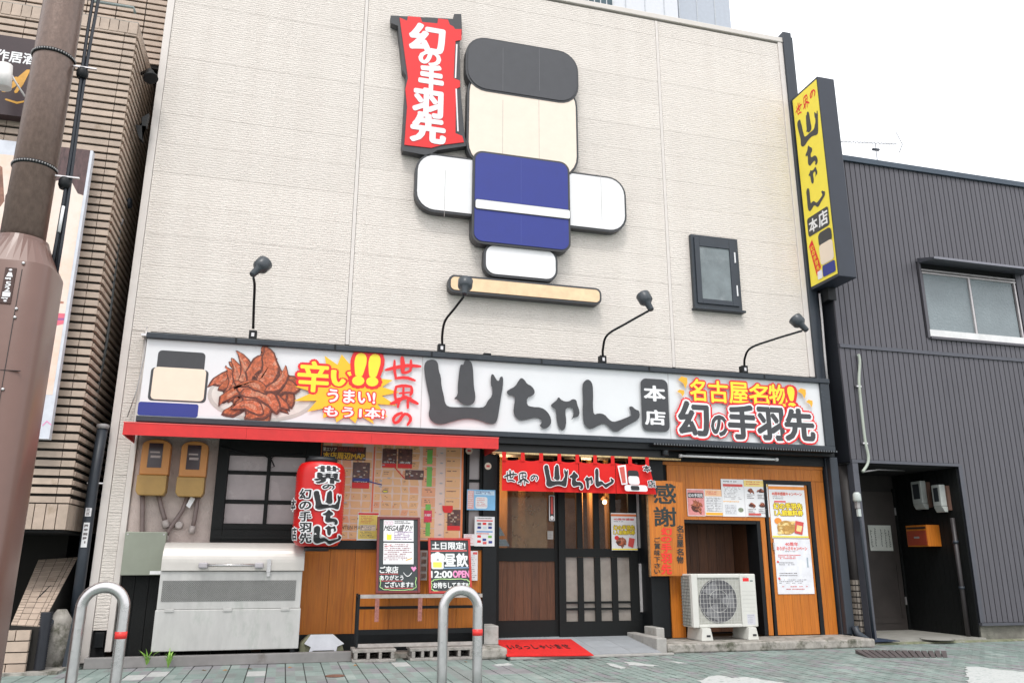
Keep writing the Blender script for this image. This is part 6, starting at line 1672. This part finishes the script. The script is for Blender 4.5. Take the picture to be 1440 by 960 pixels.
# black spotlights on the side of the tiled building
def wallspot(label, q, r):
    c = at(*q, -.25); t = thing('wall_spotlight', label, 'spotlight', c, 'black spotlights in the gap')
    B().lathe(c+V((0, 0, r*1.3)), (.25, -.3, -1), [(0, r*.35), (r*.5, r*.6), (r*1.2, r*.7), (r*1.7, r*1.1), (r*2.1, r*1.15)], 16).build('lamp_head', M_BLACK, t)
    B().bar(c+V((0, 0, r*1.2)), V((TBX, c.y+.25, c.z+r*2)), .03).build('arm', M_BLACK, t)
wallspot('upper black bell spotlight in the gap beside the cream facade', (209, 108), .085)
t = thing('black_bracket', 'broken black bracket sticking out of the tiled side wall below the bell spotlight', 'bracket', at(200, 190, -.15))
B().prism([(q.x, q.z) for q in [at(a, b, -.15) for a, b in ((191, 178), (206, 180), (210, 162), (200, 168), (201, 200), (196, 196))]], -.2, -.1).build('bracket', M_BLACK, t)
t = thing('round_vent', 'small round dark vent on the tiled side wall half way up the gap', 'vent', at(170, 313, .2))
B().lathe((TBX, .3, at(170, 313, .3).z+.3), (1, 0, 0), [(0, .08), (.05, .07)], 12).build('vent', M_SLATE, t)
# billboard with face photograph and black sign
M_SKIN = mat("photo_skin", (.80, .56, .44), .4, var=.05, vs=1.2, c2=(.80, .68, .60), f2=.42, s2=.8)
bbY = -.72
xe = (at(130, 212, bbY).x+at(70, 617, bbY).x)/2
z1, z0 = ZZ(130, 212, bbY), ZZ(70, 617, bbY)
t = thing('billboard', 'tall billboard showing part of a pale face photograph behind the brown pole', 'billboard', (xe-1, bbY, z0))
B().box(xe-2.2, xe, bbY, bbY+.10, z0, z1).build('panel', mat("billboard_white", (.62, .64, .70), .4), t)
pb_ = pr_front((xe-2.2, xe, z0, z1), bbY, t, .002)
def bq(px, py): return pb_.loc(px, py)
pb_.rect(.0, .13, .985, .86, M_SKIN, 'photo_print')
pb_.poly([(0, .06), (.80, .05), (.90, .12), (.985, .17), (.985, .30), (.93, .20), (.86, .16), (.0, .16)], M_SKIN, 'photo_print')
pb_.poly([(.985, .0), (.985, .17), (.955, .165), (.92, .13), (.86, .12), (.80, .14), (.70, .25), (.62, .40), (.60, .2), (.70, .04), (.78, .0)], mat("photo_hair", (.085, .045, .045), .4, var=.5, vs=9, stretch=(3, 1, 1)), 'photo_print')
pb_.poly([(.2, .05), (.45, .06), (.56, .10), (.60, .22), (.50, .36), (.2, .4)], mat("photo_hair_brown", (.25, .12, .08), .4, var=.4, vs=9), 'photo_print')
pb_.poly([(.74, .565), (.86, .545), (.97, .55), (.97, .557), (.86, .556), (.76, .58)], mat("photo_brow", (.45, .20, .14), .5), 'photo_print')
pb_.poly([(.70, .605), (.84, .592), (.985, .59), (.985, .625), (.90, .645), (.70, .655)], mat("photo_lip", (.70, .14, .20), .4, var=.1), 'photo_print')
pb_.poly([(.70, .618), (.985, .605), (.985, .613), (.70, .627)], mat("photo_lip_line", (.30, .10, .25), .4), 'photo_print')
pb_.line([bq(60, 598), bq(66, 592), bq(72, 597)], .015, M_CHP); pb_.done()
sgY = -.70
t = thing('izakaya_sign', 'dark sign board with white characters and gold brush strokes behind the pole top', 'sign', (-3.2, sgY, 6))
z1, z0 = ZZ(20, 52, sgY), ZZ(20, 163, sgY)
xr_ = X(58, 110, sgY)
B().box(xr_-1.9, xr_, sgY, sgY+.15, z0, z1).build('panel', mat("sign_dark_plum", (.035, .018, .022), .45), t)
ps = pr_front((xr_-1.9, xr_, z0, z1), sgY, t, .002)
a, b = ps.loc(-25, 88); c, d = ps.loc(62, 68)
q0 = ps.loc(-22, 60)[0]; q1 = ps.loc(58, 68)[0]
ps.text("創作居酒屋", q0, .19, q1+.06, .33, M_WHITE, .03)
M_GOLD = mat("gold_brush", (.62, .32, .05), .4, var=.2)
for pts, w_ in ((((5, 128), (18, 120), (40, 100)), .07), (((40, 100), (30, 118), (22, 130)), .05), (((8, 140), (24, 145), (34, 143)), .03), (((0, 118), (12, 112), (24, 110)), .05)):
    ps.line([ps.loc(*e) for e in pts], w_, M_GOLD, 'gold_stroke')
ps.done()
c = at(6, 108, -1.0)
t = thing('white_spotlight', 'white cylinder spotlight on an arm in front of the dark plum sign', 'spotlight', c)
B().tube([at(7, 92, -1.0), at(5, 124, -1.0)], .085, 18).build('lamp_head', mat("lamp_white", (.70, .68, .66), .4), t)
B().tube([at(12, 98, -1.0), at(22, 116, -.95), at(38, 140, -.8), at(46, 141, -.7)], .012, 8).build('arm', mat("lamp_white", (.70, .68, .66), .4), t)

# ================================================================== GREY RIBBED BUILDING ON THE RIGHT
GY = -.28
gb = thing('grey_building', 'dark grey ribbed metal building with recessed entrance right of the shop', 'building', (11, GY, 0))
M_RIB = mat("ribbed_metal_grey", (.092, .089, .102), .45, .2, var=.08, vs=3, stretch=(3, 3, .6), objrand=.05, c2=(.070, .066, .080), f2=.58, s2=2)
M_RIBD = mat("rib_gap_dark", (.012, .014, .020), .6)
M_FLASH = mat("flashing_grey", (.085, .088, .105), .4, .3, var=.1)
gx0, gx1 = 8.41, 15.0
zt, zs, zo = 7.98, 4.50, 2.67
rx_ = 10.42
# window opening
zwn = Z(1280, 340, 6)
gw0, gw1 = X(*zwn(110, 420), GY), X(*zwn(925, 600), GY); gwz0, gwz1 = ZZ(*zwn(520, 830), GY), ZZ(*zwn(300, 250), GY)
B().box(gx0+.001, gx1, GY+.03, 9, zo, zt-.02).build('wall_core', M_RIBD, gb)
B().box(rx_+.002, gx1, GY+.03, 9, .25, zo-.001).build('wall_core', M_RIBD, gb)
def rib(x, z0, z1): place('rib_panel', boxmesh(.087, .038, z1-z0, M_RIB, 'rib_panel'), (x+.0435, GY+.014, (z0+z1)/2), gb)
n = int((13.6-gx0)/.102)
for k in range(n):
    x = gx0+.102*k
    if x+.087 > gw0-.04 and x < gw1+.04:
        rib(x, zs+.06, gwz0-.03); rib(x, gwz1+.12, zt-.10)
    else: rib(x, zs+.06, zt-.10)
    if x < rx_: rib(x, zo+.03, zs-.005)
    else: rib(x, .26, zs-.005)
B().box(gx0+.102*n, gx1, GY, GY+.029, .26, zt-.1).build('wall_sheet', M_RIB, gb)
B().box(gx0-.01, gx1, GY-.05, 9, zt-.098, zt).build('roof_edge', mat("roof_edge_blue", (.045, .065, .09), .4, .2), gb)
B().box(gx0-.005, gx1, GY-.03, GY+.029, zs-.002, zs+.055).build('flashing', M_FLASH, gb)
B().box(gx0-.005, rx_+.02, GY-.02, GY+.029, zo-.02, zo+.025).build('flashing', M_FLASH, gb)
B().box(rx_, gx1, GY-.035, GY+.029, .215, .255).build('flashing', M_FLASH, gb)
B().box(rx_-.0, rx_+.07, GY-.012, GY+.0, .26, zo+.0).build('corner_flashing', M_FLASH, gb)
B().box(rx_+.02, gx1, GY+.03, 1, 0, .214).build('plinth', mat("plinth_mossy", (.17, .165, .14), .95, var=.3, vs=7, bump=.4, c2=(.09, .10, .075), f2=.5, s2=3), gb)
B().box(8.36, gx0, .3, 9, 0, zt-.2).build('side_wall', M_RIBD, gb)
# window
wd = B().box(gw0-.03, gw1+.03, GY+.022, GY+.029, gwz0-.02, gwz1+.11).build('window', M_DARK, gb)
M_ALU = mat("window_aluminium", (.50, .47, .47), .35, .4, var=.1)
ztp, zbt = ZZ(*zwn(300, 290), GY), ZZ(*zwn(520, 775), GY)
gm_ = X(*zwn(522, 560), GY)
B().box(gw0+.0, gw1+.0, GY-.03, GY+.02, gwz0, zbt).build('sill_rail', mat("window_white_rail", (.70, .70, .70), .35), wd)
B().box(gw0, gw1, GY-.02, GY+.02, ztp+.0, ztp+.03).box(gw0, gw1, GY-.02, GY+.02, ztp+.05, ztp+.08).build('head_rail', M_ALU, wd)
B().box(gm_-.018, gm_+.018, GY-.025, GY+.02, zbt+.001, ztp-.001).box(gw1-.05, gw1-.02, GY-.02, GY+.02, zbt+.001, ztp-.001).build('stile', M_ALU, wd)
B().box(gw0, gw0+.02, GY-.02, GY+.02, zbt+.001, ztp-.001).build('stile', M_RIB, wd)
M_PEB = mat("pebbled_glass", (.20, .235, .25), .25, var=.12, vs=1.5, bump=.9, bs=26)
B().box(gw0+.021, gm_-.019, GY+.005, GY+.012, zbt+.001, ztp-.001).build('pane', M_PEB, wd)
B().box(gm_+.06, gw1-.075, GY+.010, GY+.017, zbt+.001, ztp-.001).build('pane', M_PEB, wd)
B().box(gw0-.05, gw0-.005, GY-.03, GY+.02, gwz0-.03, gwz1+.10).box(gw1+.005, gw1+.06, GY-.03, GY+.02, gwz0-.03, gwz1+.10).box(gw0-.004, gw1+.004, GY-.05, GY+.02, gwz0-.045, gwz0-.002).build('surround', M_RIB, wd)
hz_ = ZZ(*zwn(150, 190), GY)
hx0_, hx1_ = X(*zwn(60, 170), GY), gw1+.22
B().prism([(GY-.0, hz_+.09), (GY-.36, hz_-.02), (GY-.36, hz_-.05), (GY-.34, hz_-.05), (GY, hz_+.0)], hx0_, hx1_, 'x').build('hood', M_FLASH, gb)
B().box(hx0_, hx1_, GY-.375, GY-.361, hz_-.05, hz_-.012).build('hood_lip', mat("hood_lip", (.20, .20, .23), .35, .4), gb)
# recess
rb = 1.35
cb_ = atx(1281, 889, rx_); rb = max(.8, min(2.2, cb_.y))
B().box(8.36, rx_, rb, rb+.1, 0, zo-.03).build('recess_back', mat("recess_wall_brown", (.030, .026, .025), .7, var=.3, vs=4), gb)
B().box(8.36, rx_-.001, GY+.05, rb-.001, zo-.03, zo-.021).build('recess_ceiling', M_DARK, gb)
B().box(8.3, rx_+.01, -.34, rb-.001, 0, .045).build('recess_floor', mat("recess_floor_concrete", (.27, .265, .24), .9, var=.2, vs=6, bump=.3, c2=(.16, .17, .12), f2=.56, s2=3), gb)
B().box(8.25, 16, -.47, -.345, 0, .022).build('gutter_edge', mat("mossy_edge", (.20, .21, .13), .95, var=.3, vs=9, bump=.5, c2=(.33, .32, .28), f2=.5, s2=4), gb)
n = 14
for k in range(n):
    y0 = GY+.031+(rb-GY-.031)*k/n; y1 = GY+.031+(rb-GY-.031)*(k+1)/n
    piece('recess_board', rx_-.02, rx_+.0, y0+.003, y1-.003, .046, zo-.032, M_BLKWOOD, gb)
# recessed door
q0, q1 = X(1224, 800, rb-.06), X(1268, 800, rb-.06); dz1 = 2.35
dd = B().box(q0-.5, q1, rb-.05, rb-.002, .046, dz1).build('door', mat("door_brown_grey", (.045, .038, .035), .5, var=.2, vs=3), gb)
B().box(q1-.10, q1-.04, rb-.065, rb-.051, .25, 1.15).box(q0-.4, q1-.12, rb-.062, rb-.051, 1.05, 1.15).box(q0-.4, q1-.12, rb-.062, rb-.051, .16, .24).build('door_rail', mat("door_brown_grey", (.045, .038, .035), .5), dd)
for q in (.45, 1.95): B().box(q1+.0, q1+.02, rb-.07, rb-.051, q, q+.13).build('hinge', M_PIPE, dd)
B().box(q1+.021, q1+.08, rb-.05, rb-.002, .046, dz1+.06).build('door_frame', M_BLKWOOD, gb)
# posts on the left of the recess
zx = Z(1140, 560, 2.4)
pcx = X(*zx(140, 400), -.05)
t = B().lathe((pcx, .0, .045), (0, 0, 1), [(0, .13), (zo-.06, .13)], 28).build('round_pillar', mat("pillar_brown_black", (.032, .028, .028), .6, var=.2), gb)
zt_t = ZZ(*zx(150, 605), -.16)
zz = .06; st = 0
M_SM = mat("small_pillar_tile", (.23, .20, .17), .5, var=.2, vs=12, objrand=.25)
pitch2 = .085
while zz+pitch2 < zt_t:
    for k in range(9):
        an = math.radians(-165+k*18); r = .135
        cx_, cy_ = pcx+r*math.cos(an), r*math.sin(an)
        o_ = place('pillar_tile', boxmesh(.036, .010, .066, M_SM, 'pillar_tile'), (cx_, cy_, zz+.035), gb, (0, 0, an+math.pi/2))
    zz += pitch2
p0 = X(*zx(178, 500), GY); 
B().box(p0-.045, p0+.055, GY-.01, GY+.12, .046, zo-.021).build('flat_post', M_FLASH, gb)
# lamp on the post
c = at(*zx(156, 332), GY-.10)
t = thing('porch_lamp', 'small white capped sensor lamp on the grey post left of the dark entrance', 'lamp', (c.x, c.y, c.z-.1))
B().lathe((c.x, c.y, c.z-.07), (0, 0, 1), [(0, .05), (.02, .062), (.11, .056), (.14, .035)], 18).build('shade', mat("lamp_shade_white", (.48, .52, .50), .4), t)
B().box(c.x-.025, c.x+.025, c.y-.02, c.y+.04, c.z-.17, c.z-.071).build('socket', M_PIPE, t)
B().box(c.x-.02, c.x+.03, c.y-.02, c.y+.02, c.z-.29, c.z-.18).build('sensor', mat("lamp_shade_white", (.48, .52, .50), .4), t)
B().tube([(c.x+.03, c.y+.05, c.z-.28), (c.x+.05, c.y+.05, c.z-.36), (c.x+.065, c.y+.05, .05)], .022, 8).build('conduit', M_SLATE, t)
t = thing('pale_hose', 'pale green hose hanging from the flashing down to the entrance recess', 'hose', at(1213, 662, GY-.04))
hp = [(1207, 498), (1209, 508), (1208, 530), (1208.5, 545), (1213, 590), (1217, 622), (1221, 640), (1220, 652), (1213, 663)]
hw_ = [at(*q, GY-.05) for q in hp]; hs_ = []
for i in range(len(hw_)-1):
    p0, p1, p2, p3 = hw_[max(i-1, 0)], hw_[i], hw_[i+1], hw_[min(i+2, len(hw_)-1)]
    for k in range(5):
        u = k/5; hs_.append(.5*((2*p1)+(p2-p0)*u+(2*p0-5*p1+4*p2-p3)*u*u+(-p0+3*p1-3*p2+p3)*u**3))
B().tube(hs_+[hw_[-1]], .022, 10).build('hose', mat("hose_pale_green", (.38, .42, .36), .5, var=.1), t)
for q in ((1208, 543), (1217, 623)): c = at(*q, GY-.05); B().box(c.x-.05, c.x+.04, GY-.06, GY-.005, c.z-.012, c.z+.012).build('clip', M_STEEL, t)
t = thing('ceiling_conduit', 'thin pale conduit running under the recess ceiling', 'pipe', at(1240, 662, GY+.2))
B().tube([at(1214, 663, GY-.05), at(1235, 660, GY+.2), at(1272, 661, GY+.7)], .012, 8).build('tube', M_PIPE, t)
t = thing('side_conduit', 'white pipe running down the black corner duct under the yellow sign', 'pipe', at(1157, 540, -.1))
B().tube([at(1152.5, 413, -.13), at(1156, 450, -.13), at(1160, 500, -.13), at(1164, 541, -.13)], .018, 8).build('tube', mat("conduit_white_pink", (.45, .43, .43), .5), t)
# black downpipe with shoe at the right of the shop
dx_ = X(1180, 780, -.10)
t = thing('down_pipe', 'black rain pipe with bent shoe at the right end of the concrete step', 'pipe', (dx_, -.12, 0))
B().box(8.11, 8.255, -.16, -.062, .12, 2.74).build('pipe_casing', M_SLATE, t, bev=.015)
B().tube([(8.22, -.20, .24), (8.24, -.22, .14), (8.31, -.34, .05)], .05, 14).build('shoe', M_SLATE, t)
# meters and mailbox on the right wall of the recess
def wallbox(name, label, cat, pxl, pxr, pt_, pb__, dep, m, fm=None):
    a, b = atx(*pxl, rx_-.02-dep), atx(*pxr, rx_-.02-dep)
    yb_, ya_ = a.y, b.y
    z1, z0 = atx(*pt_, rx_-.02-dep).z, atx(*pb__, rx_-.02-dep).z
    t = thing(name, label, cat, (rx_-.02, (ya_+yb_)/2, z0))
    return t, min(ya_, yb_), max(ya_, yb_), z0, z1
M_MW = mat("meter_pale", (.40, .42, .40), .4, var=.1)
for lab, l, r_, tp, bt in (('left pale electricity meter in the dark entrance recess', (1282, 695), (1296, 695), (1289, 676), (1290, 716)), ('right pale electricity meter with brown board in the entrance recess', (1311, 700), (1323, 700), (1317, 681), (1318, 720))):
    t, y0, y1, z0, z1 = wallbox('wall_meter', lab, 'meter', l, r_, tp, bt, .17, M_MW)
    y1 = max(y1, y0+.17)
    B().box(rx_-.19, rx_-.075, y0, y1, z0+.09, z1).build('case', M_MW, t, bev=.015)
    B().prism([(rx_-.19, z0+.089), (rx_-.14, z0), (rx_-.075, z0), (rx_-.075, z0+.089)], y0, y1).build('terminal_cover', M_MW, t, bev=.008)
    B().box(rx_-.193, rx_-.1905, y0+.04, y1-.04, z0+.17, z1-.05).build('window', mat("meter_glass_dark", (.03, .035, .04), .2), t)
    B().box(rx_-.074, rx_-.021, y0-.03, y1+.02, z0+.03, z1-.02).build('back_board', mat("board_brown", (.13, .07, .05), .7), t)
t, y0, y1, z0, z1 = wallbox('mailbox', 'orange wooden mailbox with red front in the dark entrance recess', 'mailbox', (1275, 752), (1304, 752), (1290, 738), (1290, 768), .26, M_WOOD)
B().box(rx_-.28, rx_-.021, y0, y1, z0, z1).build('box', M_WOOD, t, bev=.004)
B().box(rx_-.288, rx_-.281, y0+.02, y1-.02, z0+.02, z1-.09).build('front_door', mat("mailbox_red_brown", (.30, .045, .02), .5, var=.15), t)
B().box(rx_-.288, rx_-.281, y0+.02, y1-.02, z1-.06, z1-.03).build('slot', M_INKB, t)
B().box(rx_-.291, rx_-.2885, (y0+y1)/2-.06, (y0+y1)/2+.06, z0+.13, z0+.16).build('name_plate', M_PIPE, t)
t = thing('recess_pipe', 'dark vertical pipe at the right edge of the entrance recess below the meter', 'pipe', (rx_-.07, -.1, .05))
yy_ = atx(1349, 800, rx_-.07).y
B().tube([(rx_-.07, yy_, .046), (rx_-.07, yy_, atx(1337, 728, rx_-.07).z)], .035, 12).build('tube', mat("pipe_brown_black", (.04, .036, .038), .45), t)
for z_ in (.75, 1.45): B().lathe((rx_-.07, yy_, z_), (0, 0, 1), [(0, .045), (.04, .045)], 12).build('band', M_SLATE, t)
# notice on the recessed door
nx, ny2 = at(1220, 738, rb-.06), at(1256, 774, rb-.06)
th, p = poster('white notice with vertical handwriting on the door of the dark recess', (nx.x, ny2.x, ny2.z, nx.z), rb-.06, mat("notice_offwhite", (.50, .52, .48), .6))
for c_, h0 in ((.08, .2), (.25, .12), (.52, .15), (.70, .15), (.86, .2)):
    rg = random.Random(int(c_*100)); v = h0
    while v < .85: l = rg.uniform(.04, .10); p.line([(c_, v), (c_+rg.uniform(.02, .07), v+l*.5), (c_+rg.uniform(-.02, .03), v+l)], .012, M_INKG, 'fine_print'); v += l+.03
p.done()
# steel ramp plate, ring cover, blue mat
q = [atz(*e, 0) for e in ((1197, 917), (1240, 916), (1310, 917), (1337, 923), (1290, 925), (1232, 924.5))]
t = thing('steel_ramp', 'dark brown ribbed steel ramp plate lying before the recessed entrance', 'ramp', (9.0, -1.0, 0))
rm_ = B(); n = 14
for k in range(n):
    a0, a1 = k/n, (k+.8)/n
    f0, f1 = atz(1203+130*a0, 918.0+1.5*a0, 0), atz(1203+130*a1, 918.0+1.5*a1, 0)
    b0, b1 = atz(1222+112*a0, 924.6-.6*a0, 0), atz(1222+112*a1, 924.6-.6*a1, 0)
    hh = V((0, 0, .045))
    rm_ = B().add([b0+V((0, 0, .006)), b1+V((0, 0, .006)), f1+hh, f0+hh, b0, b1, f1, f0], [(0, 1, 2, 3), (3, 2, 6, 7), (0, 3, 7, 4), (1, 5, 6, 2), (0, 4, 5, 1)]).build('tread', mat("ramp_brown", (.10, .085, .085), .7, .2, var=.2, bump=.4), t)
c = atz(1318, 898.5, .046)
t = thing('access_cover', 'round access cover set in the concrete floor of the entrance recess', 'access cover', (c.x, c.y, .046))
B().lathe((c.x, c.y, .0455), (0, 0, 1), [(0, .24), (.006, .24)], 30).build('rim', mat("cover_rim", (.10, .10, .08), .8), t); B().lathe((c.x, c.y, .0517), (0, 0, 1), [(0, .22), (.002, .22)], 30).build('lid', mat("cover_lid", (.28, .275, .25), .9), t)
c = atz(1236, 901, .046)
t = thing('blue_mat', 'dark blue mat behind the grey post in the entrance recess', 'mat', (c.x, c.y, .046))
B().box(c.x-.25, c.x+.28, c.y-.1, c.y+.35, .0465, .056).build('mat', mat("mat_blue", (.010, .022, .05), .9), t)

# ------------------------------------------------ antenna
ANY = 4.0
a, b = at(1180, 199, ANY), at(1265, 203, ANY); m_ = at(1232, 212, ANY)
t = thing('antenna', 'thin television antenna standing on the roof of the grey building', 'antenna', (m_.x, ANY, zt))
M_ANT = mat("antenna_aluminium", (.36, .37, .39), .4, .6)
B().tube([a, b], .010, 6).build('boom', M_ANT, t)
B().tube([(m_.x, ANY, zt), (m_.x, ANY, m_.z), (m_.x, ANY, (a.z+b.z)/2)], .014, 6).build('mast', M_ANT, t)
B().tube([at(1210, 209, ANY), at(1250, 211, ANY)], .006, 5).build('brace', M_ANT, t)
B().bar(at(1227, 210, ANY), at(1236, 211, ANY), .05).build('balun', M_SLATE, t)
for k in range(16):
    f = k/15; c = a.lerp(b, .05+f*.86); B().tube([c+V((0, -.09, 0)), c+V((0, .09, .0))], .006, 5).build('element', M_ANT, t)
B().tube([at(1260, 186, ANY-.1), at(1269, 203, ANY), at(1264.5, 215, ANY+.1)], .010, 6).build('reflector', M_ANT, t)

# ------------------------------------------------ tower blocks behind
TY = 22.0
def tower(label, xa, xb, Y, m, wins):
    x0, x1 = X(xa, 10, Y), X(xb, 10, Y)
    t = thing('tower_block', label, 'building', ((x0+x1)/2, Y, 0))
    B().box(x0, x1, Y, Y+12, 0, 34).build('wall', m, t)
    k = 0
    while x0+k*1.1 < x1:
        B().box(x0+k*1.1, x0+k*1.1+.05, Y-.03, Y-.001, 0, 34).build('panel_joint', mat("tower_joint", (.50, .53, .56), .5), t); k += 1
    for zf in wins:
        f = B().box(x0+.2, x0+(x1-x0)*.42, Y-.06, Y-.032, zf, zf+1.0).build('window', mat("tower_window_frame", (.62, .64, .66), .5), t)
        for k in range(7):
            w_ = ((x1-x0)*.42-.3)/7; B().box(x0+.25+w_*k, x0+.25+w_*k+w_*.82, Y-.075, Y-.061, zf+.08, zf+.92).build('pane', mat("tower_glass", (.05, .09, .11), .2, var=.5, vs=2), f)
zt0 = ZZ(850, 14, TY)
tower('pale white tower block with ribbon windows rising behind the cream roof line', 795, 953, TY, mat("tower_white", (.66, .68, .72), .5, var=.04), [zt0+.2+3.2*k for k in range(-3, 3)])
tower('blue grey windowless tower block right of the white one behind the roof', 954, 1026, TY+1, mat("tower_bluegrey", (.44, .48, .54), .5, var=.06), [])

# ------------------------------------------------ fallen leaves and grit along the kerb
M_LEAF = mat("dry_leaf", (.40, .20, .07), .8, var=.3)
for i, (q, lab) in enumerate((((287, 942), 'small dry leaf below the left half of the bin kerb'), ((317, 942), 'dry brown leaf on the pavers below the middle of the bin'), ((352, 940), 'pale dry leaf on the pavers right of the bin middle'), ((408, 938), 'tiny dry leaf by the kerb below the right bin corner'), ((500, 935), 'dry leaf before the left hollow concrete block'), ((655, 930), 'small pale leaf at the foot of the right concrete block'))):
    c = atz(*q, .004); rg = random.Random(i)
    a = rg.uniform(0, 3)
    t = thing('fallen_leaf', lab, 'leaf', (c.x, c.y, 0), 'dry leaves along the kerb')
    d = V((math.cos(a), math.sin(a), 0))*.035; e_ = V((-math.sin(a), math.cos(a), .3))*.016
    B().add([c-d, c+e_+V((0, 0, .006)), c+d, c-e_+V((0, 0, .008))], [(0, 1, 2), (0, 2, 3)]).build('blade', M_LEAF, t)
